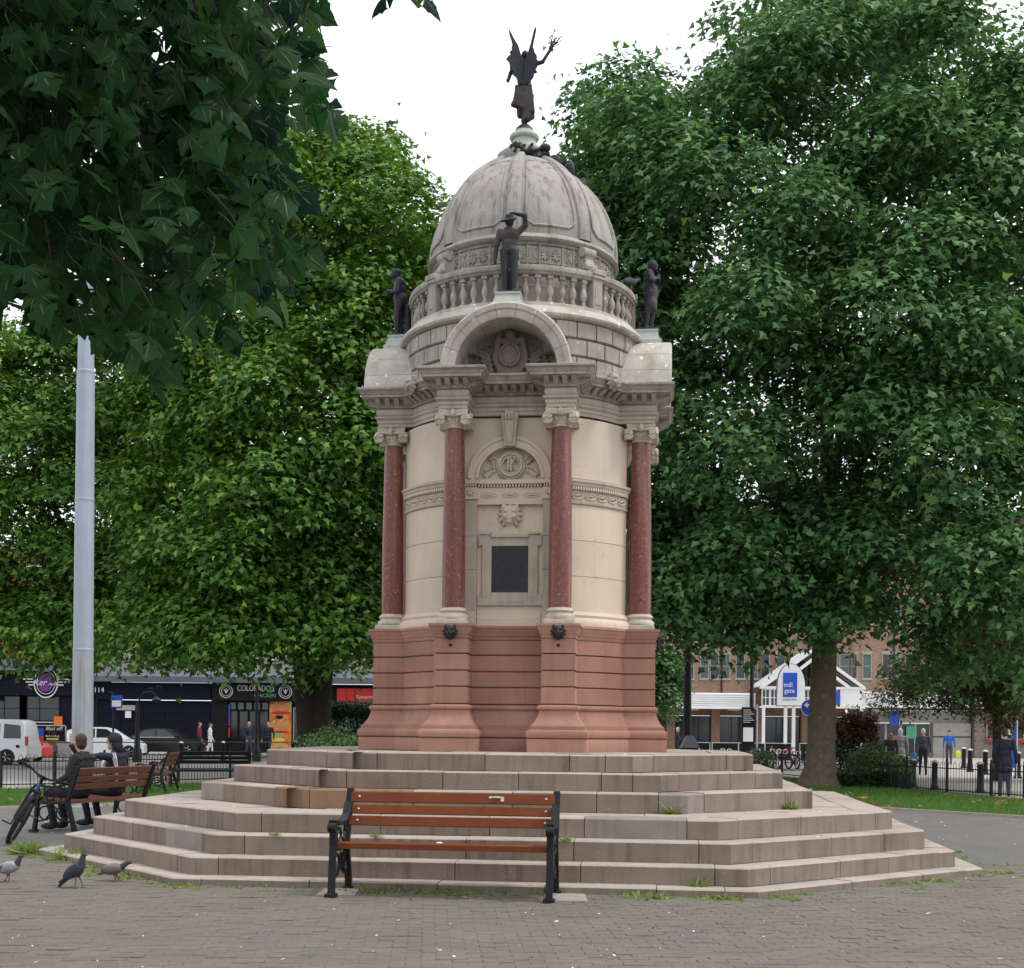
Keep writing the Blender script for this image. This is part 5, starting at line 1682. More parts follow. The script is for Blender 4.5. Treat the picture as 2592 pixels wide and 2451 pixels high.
# ------------------------------------------------------------------ mountain bike leaning on the bench
def bicycle(label, loc, rz, lean, frame='bluebike', group=None, steer=0.35):
    """local: wheelbase along y (front -y), upright; lean about the y axis"""
    t = thing('bicycle', label, 'bicycle', loc, 0, group)
    t.rotation_euler = Euler((0, 0, rz)).to_matrix().to_4x4().to_euler()
    t.rotation_euler = (Matrix.Rotation(rz, 4, 'Z') @ Matrix.Rotation(lean, 4, 'Y')).to_euler()
    rad = 0.335
    def wheel(y, st=0.0):
        T = Matrix.Translation((0, y, rad)) @ Matrix.Rotation(st, 4, 'Z')
        b = MB()
        b.T = T
        b.tube([(0, rad * 0.93 * math.cos(a), rad * 0.93 * math.sin(a)) for a in np.linspace(0, 2 * PI, 41)], 0.026, 8, False)
        for i in range(56):                                       # tread knobs
            a = i * 2 * PI / 56
            c_, s_ = math.cos(a), math.sin(a)
            for sx in (-0.014, 0.014):
                b.tube([(sx, (rad - 0.004) * c_, (rad - 0.004) * s_), (sx, (rad + 0.006) * c_, (rad + 0.006) * s_)], 0.008, 4)
        w_ = b.build('wheel', 'tyre', t, smooth=True)
        b = MB()
        b.T = T
        b.tube([(0, rad * 0.82 * math.cos(a), rad * 0.82 * math.sin(a)) for a in np.linspace(0, 2 * PI, 33)], 0.012, 6, False)
        b.tube([(-0.05, 0, 0), (0.05, 0, 0)], 0.018, 8)
        for i in range(18):
            a = i * 2 * PI / 18
            b.tube([((-1) ** i * 0.02, 0, 0), (0, rad * 0.82 * math.cos(a), rad * 0.82 * math.sin(a))], 0.0022, 4, False)
        b.build('rim', 'iron', w_)
    wheel(-0.53, steer)
    wheel(0.53)
    b = MB()
    hd = (0, -0.34, 0.80)
    sa_, bb, rr_ = (0, 0.22, 0.74), (0, 0.08, 0.30), (0, 0.53, rad)
    for p, q, r_ in ((hd, sa_, 0.018), ((0, -0.35, 0.72), bb, 0.022), (sa_, bb, 0.018), ((-0.05, 0.53, rad), bb, 0.011), ((0.05, 0.53, rad), bb, 0.011), ((-0.05, 0.53, rad), sa_, 0.010), ((0.05, 0.53, rad), sa_, 0.010), ((0, -0.36, 0.70), (0, -0.335, 0.86), 0.024)):
        b.tube([p, q], r_, 8)
    b.build('frame', frame, t, smooth=True)
    b = MB()
    T = Matrix.Translation((0, -0.53, 0)) @ Matrix.Rotation(steer, 4, 'Z') @ Matrix.Translation((0, 0.53, 0))
    b.T = Matrix.Translation((0, -0.36, 0)) @ Matrix.Rotation(steer, 4, 'Z') @ Matrix.Translation((0, 0.36, 0))
    for sx in (-0.06, 0.06):
        b.tube([(sx, -0.53, rad), (sx, -0.44, 0.56)], 0.016, 8)
        b.tube([(sx, -0.445, 0.52), (sx, -0.38, 0.74)], 0.021, 8)
    b.tube([(-0.07, -0.385, 0.73), (0.07, -0.385, 0.73)], 0.024, 8)
    b.build('fork', 'iron', t, smooth=True)
    b = MB()
    b.T = Matrix.Translation((0, -0.36, 0)) @ Matrix.Rotation(steer, 4, 'Z') @ Matrix.Translation((0, 0.36, 0))
    b.tube([(0, -0.34, 0.84), (0, -0.40, 0.93)], 0.018, 8)
    b.tube([(-0.33, -0.34, 0.985), (-0.2, -0.37, 0.975), (-0.08, -0.40, 0.935), (0.08, -0.40, 0.935), (0.2, -0.37, 0.975), (0.33, -0.34, 0.985)], 0.013, 8)
    for sx in (-1, 1):
        b.tube([(sx * 0.22, -0.37, 0.975), (sx * 0.34, -0.335, 0.987)], 0.019, 8)
        b.tube([(sx * 0.20, -0.38, 0.965), (sx * 0.30, -0.44, 0.945)], 0.007, 6)
        b.tube([(sx * 0.19, -0.39, 0.965), (sx * 0.12, -0.50, 0.86), (sx * 0.04, -0.44, 0.70)], 0.004, 5)
    b.build('handlebar', 'black', t, smooth=True)
    b = MB()
    b.tube([sa_, (0, 0.25, 0.88)], 0.014, 8)
    b.loft([[(-w_, y, z) for w_ in (0.0,)] * 1 + [(w_, y, z) for w_ in (0.0,)] * 0 for y, z in ()] or [[(0, 0, 0)]], False) if False else None
    b.loft([[(-w_, y, 0.885), (w_, y, 0.885), (w_ * 0.8, y, 0.925), (-w_ * 0.8, y, 0.925)] for w_, y in ((0.02, 0.08), (0.035, 0.15), (0.07, 0.27), (0.075, 0.33), (0.06, 0.36))], True, True)
    b.build('saddle', 'black', t, bevel=0.008)
    b = MB()
    b.tube([(-0.06, 0.08, 0.30), (0.06, 0.08, 0.30)], 0.03, 10)
    b.lathe([(0.09, -0.004), (0.09, 0.004)], 24) if False else None
    ring = [[(x_, 0.08 + 0.085 * math.cos(a), 0.30 + 0.085 * math.sin(a)) for a in np.linspace(0, 2 * PI, 25)[:-1]] for x_ in (0.05, 0.056)]
    b.loft(ring, True, True)
    for sx, a in ((1, 0.6), (-1, 0.6 + PI)):
        e = (sx * 0.075, 0.08 + 0.17 * math.cos(a), 0.30 + 0.17 * math.sin(a))
        b.tube([(sx * 0.07, 0.08, 0.30), e], 0.012, 6)
        for dx in (0.0, 0.045, 0.09):
            b.tube([(e[0] + sx * (0.02 + dx), e[1] - 0.045, e[2]), (e[0] + sx * (0.02 + dx), e[1] + 0.045, e[2])], 0.009, 5)
        for dy in (-0.045, 0.045):
            b.tube([(e[0] + sx * 0.015, e[1] + dy, e[2]), (e[0] + sx * 0.115, e[1] + dy, e[2])], 0.008, 5)
    b.build('crankset', 'iron', t)
    return t

bicycle('blue mountain bike with knobbly tyres leaning on the end of the occupied bench', (-6.50, 17.45, 0.0), R(20), R(27), 'bluebike', None, R(-10))

# ------------------------------------------------------------------ pigeons
def pigeon(label, loc, rz, mats_, pose):
    """local: faces +x; mats body, neck, leg, wing"""
    if pose == 'up':
        pr = [('e', (0, 0, 0.155), (0.085, 0.058, 0.062), 0, (0, -0.75, 0)), ('c', (0.045, 0, 0.20), (0.062, 0, 0.275), 0.042, 0.024, 1), ('e', (0.070, 0, 0.292), (0.027, 0.021, 0.023), 1), ('c', (0.09, 0, 0.29), (0.112, 0, 0.284), 0.008, 0.003, 1),
              ('c', (-0.06, 0, 0.11), (-0.155, 0, 0.015), 0.030, 0.014, 0), ('e', (-0.03, 0.045, 0.145), (0.095, 0.018, 0.045), 3, (0, -0.78, 0)), ('e', (-0.03, -0.045, 0.145), (0.095, 0.018, 0.045), 3, (0, -0.78, 0)), ('c', (-0.06, -0.03, 0.10), (-0.15, -0.01, 0.05), 0.02, 0.008, 3)]
        legs = [((0.01, -0.025, 0.10), (-0.005, -0.025, 0.0)), ((0.015, 0.025, 0.10), (0.05, 0.025, 0.0))]
    elif pose == 'walk':
        pr = [('e', (0, 0, 0.13), (0.10, 0.058, 0.058), 0, (0, -0.2, 0)), ('c', (0.07, 0, 0.16), (0.095, 0, 0.215), 0.036, 0.022, 1), ('e', (0.105, 0, 0.232), (0.026, 0.020, 0.021), 1), ('c', (0.125, 0, 0.228), (0.148, 0, 0.218), 0.007, 0.003, 2),
              ('c', (-0.08, 0, 0.115), (-0.185, 0, 0.085), 0.028, 0.012, 0), ('e', (-0.025, 0.048, 0.135), (0.105, 0.016, 0.042), 3, (0, -0.2, 0)), ('e', (-0.025, -0.048, 0.135), (0.105, 0.016, 0.042), 3, (0, -0.2, 0))]
        legs = [((0.01, -0.025, 0.08), (0.0, -0.025, 0.0)), ((-0.01, 0.025, 0.08), (-0.045, 0.025, 0.0))]
    else:
        pr = [('e', (0, 0, 0.11), (0.095, 0.056, 0.055), 0, (0, -0.1, 0)), ('c', (0.07, 0, 0.125), (0.125, 0, 0.165), 0.036, 0.022, 1), ('e', (0.142, 0, 0.168), (0.026, 0.020, 0.02), 1), ('c', (0.16, 0, 0.163), (0.18, 0, 0.152), 0.007, 0.003, 1),
              ('c', (-0.07, 0, 0.09), (-0.13, 0, 0.07), 0.028, 0.014, 0), ('e', (-0.02, 0.046, 0.115), (0.095, 0.016, 0.04), 3, (0, -0.1, 0)), ('e', (-0.02, -0.046, 0.115), (0.095, 0.016, 0.04), 3, (0, -0.1, 0))]
        legs = [((0.01, -0.022, 0.06), (0.02, -0.022, 0.0)), ((0.02, 0.022, 0.06), (0.055, 0.022, 0.0))]
    for a, e in legs:
        m_ = ((a[0] + e[0]) / 2 + 0.008, a[1], (a[2] + e[2]) / 2)
        pr += [('c', a, m_, 0.012, 0.006, 2), ('c', m_, e, 0.006, 0.005, 2)]
        for q in (-0.5, 0, 0.5):
            pr.append(('c', (e[0], e[1], 0.005), (e[0] + 0.026 * math.cos(q), e[1] + 0.026 * math.sin(q), 0.004), 0.005, 0.004, 2))
        pr.append(('c', (e[0], e[1], 0.005), (e[0] - 0.014, e[1], 0.004), 0.005, 0.004, 2))
    o = blob('pigeon', pr, 0.0045, mats_, None, 1)
    o.location = (*loc, 0.0)
    o.rotation_euler = (0, 0, rz)
    o.scale = (1.06, 1.06, 1.06)
    tag(o, label, 'pigeon')
    if pose == 'walk':
        b = MB()
        for sy in (-1, 1):
            for i, x_ in enumerate((-0.075, -0.045)):
                b.tube([(x_, sy * 0.064, 0.155), (x_ - 0.015, sy * 0.066, 0.13), (x_ - 0.02, sy * 0.062, 0.10)], [0.006, 0.008, 0.005], 5)
        b.build('wing_bar', 'pig_dark', o)
    return o
pigeon('pale speckled grey pigeon walking at the left edge', (-4.77, 12.82), R(8), ['pig_pale', 'pig_dark', 'pig_leg', 'pig_pale'], 'walk')
pigeon('dark slate pigeon standing upright on the pavers', (-3.99, 12.40), R(-8), ['pig_dark', 'pig_dark', 'pig_leg', 'pig_dark'], 'up')
pigeon('small brown grey pigeon reaching forward behind the dark one', (-3.82, 12.98), R(12), ['pig_grey', 'pig_dark', 'pig_leg', 'pig_grey'], 'peck')
pigeon('single pigeon perched on the balustrade at the right of the dome', (0, 0), R(30), ['pig_dark', 'pig_dark', 'pig_leg', 'pig_dark'], 'peck').location = mw(1.40, -0.32, 7.12)

# ------------------------------------------------------------------ tall grey column on the left
post = thing('lamp_column', 'tall pale grey steel column with stained lower section', 'lamp post', (-7.95, 25.0, -0.02))
zs = [0, 0.35, 0.36, 2.93, 2.95, 5.88, 5.9, 8.0, 8.02, 11.5]
segs_ = [(0.0, 2.93, 0.198, 0.186, 'pole_worn'), (2.95, 5.72, 0.182, 0.174, 'pole'), (5.74, 8.1, 0.172, 0.162, 'pole'), (8.12, 11.8, 0.150, 0.120, 'pole')]
for z0, z1, r0, r1, mt in segs_:
    b = MB()
    b.lathe([(r0, z0), (r1, z1)], 28)
    b.build('column_section', mt, post, smooth=True)
    b = MB()
    b.lathe([(r1 + 0.004, z1 - 0.03), (r1 + 0.006, z1 - 0.015), (r1 + 0.006, z1 + 0.012), (r1 - 0.01, z1 + 0.03)], 28)
    b.build('collar', 'pole', post, smooth=True)
b = MB()
b.cbox(-0.33, 0.33, -0.33, 0.33, 0, 0.03, 0.006)
b.build('base_flange', 'pole_worn', post)
b = MB()
for sg in (-1, 1):
    b.tube([(0, 0, 11.6), (sg * 0.7, 0, 12.0), (sg * 1.4, 0, 12.05)], 0.04, 8)
    b.loft([[(sg * 1.2, -0.1, 12.0), (sg * 1.9, -0.1, 12.0), (sg * 1.9, 0.1, 12.0), (sg * 1.2, 0.1, 12.0)], [(sg * 1.2, -0.13, 12.08), (sg * 1.95, -0.13, 12.08), (sg * 1.95, 0.13, 12.08), (sg * 1.2, 0.13, 12.08)], [(sg * 1.3, -0.06, 12.14), (sg * 1.8, -0.06, 12.14), (sg * 1.8, 0.06, 12.14), (sg * 1.3, 0.06, 12.14)]], True, True)
b.build('lantern_arm', 'pole', post)
# ------------------------------------------------------------------ foliage
def leaves_mesh(name, P, Nn, D, S, mt, tmpl='star', parent=None, curl=0.15):
    """P positions, Nn leaf normals, D tip directions, S sizes (numpy)"""
    if tmpl == 'star':
        T = np.array([(0, 0), (0.5, 0.18), (0.24, 0.42), (0, 1), (-0.24, 0.42), (-0.5, 0.18)])
        F = [(0, 1, 2), (0, 2, 3), (0, 3, 4), (0, 4, 5)]
    elif tmpl == 'oval':
        T = np.array([(0, 0), (0.26, 0.4), (0, 1), (-0.26, 0.4)])
        F = [(0, 1, 2), (0, 2, 3)]
    elif tmpl == 'blade':
        T = np.array([(-0.06, 0), (0.06, 0), (0.0, 1)])
        F = [(0, 1, 2)]
    n = len(P)
    Nn = Nn / np.linalg.norm(Nn, axis=1)[:, None]
    D = D - (D * Nn).sum(1)[:, None] * Nn
    D = D / np.maximum(np.linalg.norm(D, axis=1), 1e-6)[:, None]
    B = np.cross(D, Nn)
    k = len(T)
    V = np.zeros((n, k, 3))
    for i, (a, b) in enumerate(T):
        V[:, i, :] = P + (B * a + D * b - Nn * (curl * (a * a * 1.6 + b * b * 0.6))) * S[:, None]
    V = V.reshape(-1, 3)
    FF = (np.arange(n)[:, None, None] * k + np.array(F)[None]).reshape(-1, 3)
    me = bpy.data.meshes.new(name)
    me.vertices.add(len(V))
    me.vertices.foreach_set('co', V.ravel())
    me.loops.add(len(FF) * 3)
    me.loops.foreach_set('vertex_index', FF.ravel().astype(np.int32))
    me.polygons.add(len(FF))
    me.polygons.foreach_set('loop_start', np.arange(0, len(FF) * 3, 3, dtype=np.int32))
    me.polygons.foreach_set('loop_total', np.full(len(FF), 3, dtype=np.int32))
    me.update(calc_edges=True)
    me.materials.append(M[mt])
    o = bpy.data.objects.new(name, me)
    C.objects.link(o)
    o.parent = parent
    return o

def in_poly(pts, poly):
    x, z = pts[:, 0], pts[:, 1]
    ins = np.zeros(len(pts), bool)
    n = len(poly)
    for i in range(n):
        (x0, z0), (x1, z1) = poly[i - 1], poly[i]
        c_ = ((z0 > z) != (z1 > z)) & (x < (x1 - x0) * (z - z0) / ((z1 - z0) if abs(z1 - z0) > 1e-9 else 1e-9) + x0)
        ins ^= c_
    return ins

def poly_dist(pts, poly):
    d = np.full(len(pts), 1e9)
    n = len(poly)
    for i in range(n):
        a, b = np.array(poly[i - 1]), np.array(poly[i])
        e = b - a
        t = np.clip(((pts - a) @ e) / (e @ e), 0, 1)
        d = np.minimum(d, np.linalg.norm(pts - a - t[:, None] * e, axis=1))
    return d

def rnd_unit(rg, n):
    v = rg.normal(size=(n, 3))
    return v / np.linalg.norm(v, axis=1)[:, None]

def tree(name, label, base, outline, y0, depth, mt, seed, nblob, rblob=1.25, nclump=26, nleaf=34, lsize=0.22, trunk_r=0.4, bark='bark', trunk_top=5.0, fork=None, flat=0.45, tmpl='star', group=None, csd=0.34, lean=0.0, extra=(), inner=0.2):
    """crown grown inside a side outline (x,z) at depth y0, rounded in depth"""
    rg = np.random.RandomState(seed)
    t = thing(name, label, 'tree', base, 0, group)
    bx_, by_, bz_ = base
    o = np.array(outline)
    lo, hi = o.min(0), o.max(0)
    cen = []
    tries = 0
    while len(cen) < nblob and tries < 60000:
        tries += 1
        p = rg.uniform(lo, hi)
        if not in_poly(p[None], outline)[0]:
            continue
        dd = poly_dist(p[None], outline)[0]
        if dd < rblob * 0.55:
            continue
        ht = depth * math.sqrt(min(1, dd / (depth * 0.9)))
        s = rg.uniform(0, 1)
        yo = -ht * rg.uniform(0.45, 1.0) if s < 0.62 else (ht * rg.uniform(0.3, 0.9) if s < 0.85 else rg.uniform(-0.4, 0.4) * ht)
        q = np.array([p[0], y0 + yo, p[1]])
        k = y0 / q[1]
        q[0] *= 1 / (1 + (k - 1) * 0.9)
        q[2] = 1.5 + (q[2] - 1.5) / (1 + (k - 1) * 0.9)
        mind = rblob * (1.15 if tries < 15000 else (0.95 if tries < 35000 else 0.8))
        if all(np.linalg.norm(q - c_) > mind for c_ in cen):
            cen.append(q)
    cen = np.array(cen + [np.array(e) for e in extra])
    mid = np.array([(lo[0] + hi[0]) / 2, y0, lo[1] + (hi[1] - lo[1]) * 0.45])
    Ps, Ns, Ds = [], [], []
    for c_ in cen:
        out = (c_ - mid)
        out = out / (np.linalg.norm(out) + 1e-6)
        r = rblob * rg.uniform(0.75, 1.25) * np.array([1.05, 1.05, 0.8])
        d = rnd_unit(rg, nclump * 2)
        score = d @ (out * 0.8 + np.array([0, -0.25, 1.05])) + rg.normal(0, 0.38, len(d))
        d = d[np.argsort(-score)[:nclump]]
        cl = c_ + d * r * rg.uniform(0.72, 1.06, (nclump, 1))
        for q, dq in zip(cl, d):
            m = int(nleaf * rg.uniform(0.6, 1.35))
            off = np.clip(rg.normal(size=(m, 3)), -1.7, 1.7) * np.array([csd, csd, csd * flat])
            off[:, 2] -= 0.25 * (off[:, 0] ** 2 + off[:, 1] ** 2) / csd
            Ps.append(q + off)
            n_ = np.array([0, 0, 1.0]) + dq * 0.55 + rg.normal(0, 0.42, (m, 3)) + off * 0.5
            Ns.append(n_)
            Ds.append(off * np.array([1, 1, 0.4]) + rg.normal(0, 0.2, (m, 3)) + np.array([0, 0, -0.18]) + dq * 0.15)
        m = int(nclump * nleaf * inner)                      # inner leaves
        Ps.append(c_ + rg.normal(size=(m, 3)) * r * 0.5)
        Ns.append(rnd_unit(rg, m))
        Ds.append(rnd_unit(rg, m))
    P, Nn, D = np.vstack(Ps), np.vstack(Ns), np.vstack(Ds)
    S = lsize * rg.uniform(0.65, 1.25, len(P))
    P = P - np.array(base)
    cr = leaves_mesh('crown', P, Nn, D, S, mt, tmpl, t)
    cr['kind'] = 'stuff'
    # trunk and limbs
    b = MB()
    rr = random.Random(seed)
    forks = fork or [(0, 0)]
    top_pts = []
    for fx, fy in forks:
        pts, rad = [], []
        for i in range(9):
            a = i / 8
            pts.append((fx * a ** 0.7 + lean * a + 0.05 * math.sin(3 * a + seed), fy * a, -0.05 + (trunk_top + 0.05) * a))
            rad.append(trunk_r * (0.62 if len(forks) > 1 else 1.0) * (1.0 + 0.75 * math.exp(-a * trunk_top / 0.30) - 0.22 * a))
        b.tube(pts, rad, 16)
        top_pts.append((Vector(pts[-1]), rad[-1]))
    bk = MB()
    trunk = b.build('trunk', bark, t, smooth=True)
    sel = cen[rg.permutation(len(cen))[:min(26, len(cen))]] - np.array(base)
    for q in sel:
        q = Vector(q)
        tp, tr = min(top_pts, key=lambda w_: (w_[0] - q).length)
        s0 = tp - Vector((0, 0, rr.uniform(0, 0.6)))
        if q.z > tp.z + 3:
            s0 = tp + Vector((0, 0, 0))
        m1 = s0.lerp(q, 0.4) + Vector((rr.uniform(-.4, .4), rr.uniform(-.4, .4), 0.7))
        m2 = s0.lerp(q, 0.75) + Vector((rr.uniform(-.3, .3), rr.uniform(-.3, .3), 0.35))
        r0 = tr * rr.uniform(0.35, 0.6)
        bk.tube([s0, s0.lerp(m1, 0.5) + Vector((0, 0, 0.2)), m1, m2, q], [r0, r0 * 0.75, r0 * 0.5, r0 * 0.3, 0.03], 8)
    bk.build('limbs', bark, t, smooth=True)
    return t

OUT_R = [(3.6, 3.7), (2.4, 5.0), (2.0, 8.83), (1.7, 11.67), (1.3, 14.22), (1.35, 15.93), (1.86, 17.21), (2.1, 18.21), (2.53, 18.78), (2.45, 19.63), (3.09, 20.42), (3.38, 19.5), (4.3, 19.37), (4.87, 19.23), (5.58, 20.8), (6.44, 21.66), (8.14, 21.96), (10.13, 22.12), (12.27, 21.72), (12.83, 20.87), (13.69, 21.02), (15.82, 20.9), (17.95, 17.5), (18.38, 11.82), (17.24, 6.12), (15.11, 3.4), (12.98, 2.5), (10.84, 2.85), (9.56, 3.4), (8.14, 4.05), (6.58, 3.89), (5.58, 3.45)]
OUT_L1 = [(-1.2, 16.3), (-1.9, 17.3), (-3.02, 18.2), (-3.67, 18.9), (-3.99, 19.6), (-4.8, 20.5), (-5.61, 20.5), (-6.25, 20.06), (-7.22, 20.54), (-8.35, 20.37), (-9.48, 19.39), (-10.29, 17.77), (-11.1, 14.53), (-11.9, 11.29), (-12.23, 8.06), (-11.74, 4.84), (-10.61, 3.4), (-9.16, 3.09), (-7.54, 3.43), (-6.25, 3.92), (-4.6, 3.7), (-3.2, 4.3), (-2.4, 8.14), (-1.8, 11.38), (-0.6, 14.62)]
OUT_L2 = [(-21.88, 10.38), (-20.99, 14.8), (-19.22, 16.06), (-17.46, 15.54), (-16.4, 15.02), (-15.51, 15.74), (-13.92, 16.46), (-12.86, 16.12), (-11.45, 14.01), (-11.09, 10.48), (-11.45, 6.94), (-12.15, 4.28), (-13.92, 3.4), (-15.69, 3.4), (-17.46, 3.8), (-20.11, 4.2)]
OUT_BR = [(12.05, 2.01), (12.39, 3.03), (13.06, 4.39), (14.42, 6.09), (16.28, 6.79), (18.48, 6.13), (19.15, 3.6), (18.14, 1.9), (16.95, 1.21), (15.94, 1.71), (14.76, 1.87), (13.74, 2.37), (12.9, 1.85)]
OUT_SB = [(5.5, 5.01), (6.4, 5.34), (6.82, 4.6), (6.99, 3.12), (6.61, 2.06), (5.5, 2.05), (4.6, 3.5)]

tree('plane_tree', 'tall spreading plane tree on the lawn to the right of the monument', (8.61, 37.0, 0.0), OUT_R, 37.0, 5.5, 'leaf_haze_blue', 5, 125, 1.5, 38, 38, 0.205, 0.40, 'bark', 5.2, extra=[(2.3, 36.5, 15.6), (2.6, 37.5, 14.0), (2.9, 36, 12.6), (2.6, 38, 17.0), (3.3, 37.5, 18.2), (2.9, 36.6, 10.5), (3.0, 37.0, 8.3), (3.2, 36.5, 6.6), (3.7, 37.2, 5.0), (3.1, 38.5, 19.4), (4.0, 39, 16.0), (4.2, 39, 13.0), (4.4, 39, 10.0), (5.5, 39.5, 18), (4.6, 38.5, 6.5), (5.8, 36, 4.6), (7.0, 36, 4.9)])
tree('plane_tree', 'bright green plane tree with twin dark trunks left of the monument', (-6.2, 42.0, 0.0), OUT_L1, 42.0, 5.0, 'leaf_far', 8, 95, 1.5, 38, 36, 0.205, 0.58, 'bark_dark', 5.5, [(-0.35, 0.0), (0.5, 0.25)], extra=[(-3.4, 41.5, 5.0), (-3.2, 42, 6.8), (-3.0, 41.5, 8.8), (-2.6, 42, 10.5), (-4.6, 40, 4.9), (-7.6, 38.5, 4.6), (-9.2, 39, 4.5), (-10.6, 40, 4.4), (-6.4, 39.5, 4.5), (-5.5, 39.0, 4.4), (-8.4, 38.6, 4.4)])
tree('plane_tree', 'green plane tree behind the grey column at the far left', (-14.65, 46.0, 0.0), OUT_L2, 46.0, 4.5, 'leaf_far', 12, 62, 1.5, 34, 36, 0.21, 0.3, 'bark_dark', 4.5, extra=[(-12.6, 43, 4.5), (-14.0, 43, 4.6), (-15.4, 43.5, 4.7), (-16.9, 44, 4.9), (-18.2, 44, 5.2)])
tree('small_tree', 'olive brown small tree with low hanging branches at the right edge', (16.0, 44.0, -0.03), OUT_BR, 44.0, 2.2, 'leaf_brown', 21, 60, 0.7, 20, 34, 0.13, 0.16, 'bark_dark', 2.4, csd=0.24, tmpl='oval')
tree('small_tree', 'small leafy tree by the right edge of the monument base', (6.0, 55.0, -0.03), OUT_SB, 55.0, 1.2, 'leaf_haze_blue', 22, 24, 0.6, 16, 24, 0.17, 0.10, 'bark_dark', 2.2, csd=0.24)

# nearby tree whose bough hangs into the top left corner --------------------------------------
OUT_FG = [(-2.64, 5.2), (-1.77, 5.21), (-1.14, 4.9), (-0.84, 4.67), (-0.79, 4.46), (-0.82, 4.33), (-0.73, 4.21), (-0.7, 4.06), (-0.78, 3.98), (-0.9, 4.01), (-0.96, 3.85), (-0.9, 3.67), (-0.84, 3.49), (-0.9, 3.3), (-1.03, 3.21), (-1.16, 3.24), (-1.13, 3.12), (-1.25, 3.04), (-1.38, 3.06), (-1.52, 2.90), (-1.60, 3.04), (-1.71, 3.1), (-1.9, 3.14), (-2.09, 3.2), (-2.4, 3.37), (-2.64, 3.83)]
ov = thing('plane_tree', 'dark overhanging plane tree bough with large lobed leaves at top left', 'tree', (-5.2, 5.2, 0.0))
LT = [(0, 0), (0.09, -0.02), (0.20, -0.07), (0.31, -0.03), (0.36, 0.08), (0.44, 0.17), (0.50, 0.29), (0.41, 0.36), (0.37, 0.45), (0.36, 0.57), (0.25, 0.62), (0.19, 0.74), (0.09, 0.86), (0.0, 1.0)]
LT = LT + [(-x, y) for x, y in LT[1:-1]][::-1]
def big_leaf(sd):
    rr = random.Random(sd)
    b = MB()
    cu, fo, tw = rr.uniform(0.12, 0.4), rr.uniform(0.1, 0.5), rr.uniform(-0.25, 0.25)
    def z_(x, y):
        return -cu * (y - 0.3) ** 2 - fo * abs(x) ** 1.3 * 0.8 + tw * x * y
    vs = [(x, y, z_(x, y)) for x, y in LT]
    ctr = [(0, 0.2, z_(0, 0.2)), (0, 0.45, z_(0, 0.45)), (0, 0.7, z_(0, 0.7))]
    vs += ctr
    n = len(LT)
    c0, c1, c2 = n, n + 1, n + 2
    fs = []
    for i in range(n):
        k = (i + 1) % n
        ym = (LT[i][1] + LT[k][1]) / 2
        fs.append([i, k, c0 if ym < 0.3 else (c1 if ym < 0.6 else c2)])
    q0 = [i for i in range(n) if (LT[i][1] + LT[(i + 1) % n][1]) / 2 < 0.3]
    fs += [[7, c1, c0], [10, c2, c1], [n - 7, c0, c1], [n - 10, c1, c2]]
    b.add(vs, fs)
    b.cur = 1
    for tx, ty in ((0, 0.97), (0.34, 0.52), (-0.34, 0.52), (0.46, 0.27), (-0.46, 0.27)):
        px, py = ty * 0.016, -tx * 0.016
        for s2 in (0.010, -0.006):
            b.add([(-px * 0.6 - (0.006 if tx == 0 else 0), 0.0, z_(0, 0) + s2), (tx * 0.5 - px - (0.008 if tx == 0 else 0), ty * 0.5 - py, z_(tx * 0.5, ty * 0.5) + s2), (tx, ty, z_(tx, ty) + s2), (tx * 0.5 + px + (0.008 if tx == 0 else 0), ty * 0.5 + py, z_(tx * 0.5, ty * 0.5) + s2)], [[0, 1, 2, 3]])
    b.tube([(0, 0, 0), (0, -0.25, 0.03), (0.02, -0.45, 0.12)], [0.012, 0.010, 0.010], 4)
    return b
leaf_b = [big_leaf(i) for i in range(5)]
rg = np.random.RandomState(31)
pos = []
cand = rg.uniform((-2.7, 2.8), (-0.6, 5.3), (9000, 2))
cand = cand[in_poly(cand, OUT_FG)]
dd = poly_dist(cand, OUT_FG)
cand = cand[rg.uniform(size=len(cand)) < np.clip(0.45 + dd * 1.6, 0, 1)][:2300]
ys = 5.5 + rg.uniform(-0.9, 1.3, len(cand))
for (x, z), y in zip(cand, ys):
    k = y / 5.5
    pos.append((x * (1 + (k - 1) * 0.95), y, 1.5 + (z - 1.5) * (1 + (k - 1) * 0.95)))
extra = rg.uniform((-7.5, 1.5, 3.6), (0.3, 9.0, 8.5), (4200, 3))       # unseen canopy leaves beyond the frame, added to block skylight on the bough
extra = [tuple(e) for e in extra if (e[0] / e[1] < -0.50 or (e[2] - 1.5) / e[1] > 0.64) and e[2] > 3.4 + 0.3 * max(0, e[0] + 2) and (e[2] - 1.5) / e[1] < 1.6]
tips = [(-0.47, 5.0, 4.22 + 0.02), (-0.36, 5.0, 4.21 + 0.03), (-0.43, 5.0, 4.26)]
allp = [(p, True) for p in pos] + [(p, False) for p in extra] + [((x, y, z), True) for x, y, z in tips]
def leaf_mtx(p, big=True):
    out = Vector((rg.normal(0.35, 0.6), rg.normal(-0.1, 0.6), rg.normal(-0.9, 0.35))).normalized()
    nrm = Vector((rg.normal(0.2, 0.6), rg.normal(-0.35, 0.7), rg.normal(0.55, 0.45)))
    nrm = (nrm - out * nrm.dot(out)).normalized()
    sd_ = out.cross(nrm)
    s = rg.uniform(0.095, 0.175)
    m = Matrix((sd_, out, nrm)).transposed().to_4x4()
    return Matrix.Translation(Vector(p)) @ m @ Matrix.Scale(s, 4), s
order = sorted(range(len(pos)), key=lambda i: pos[i][1])
near_i = set(order[:300])
meshes = []
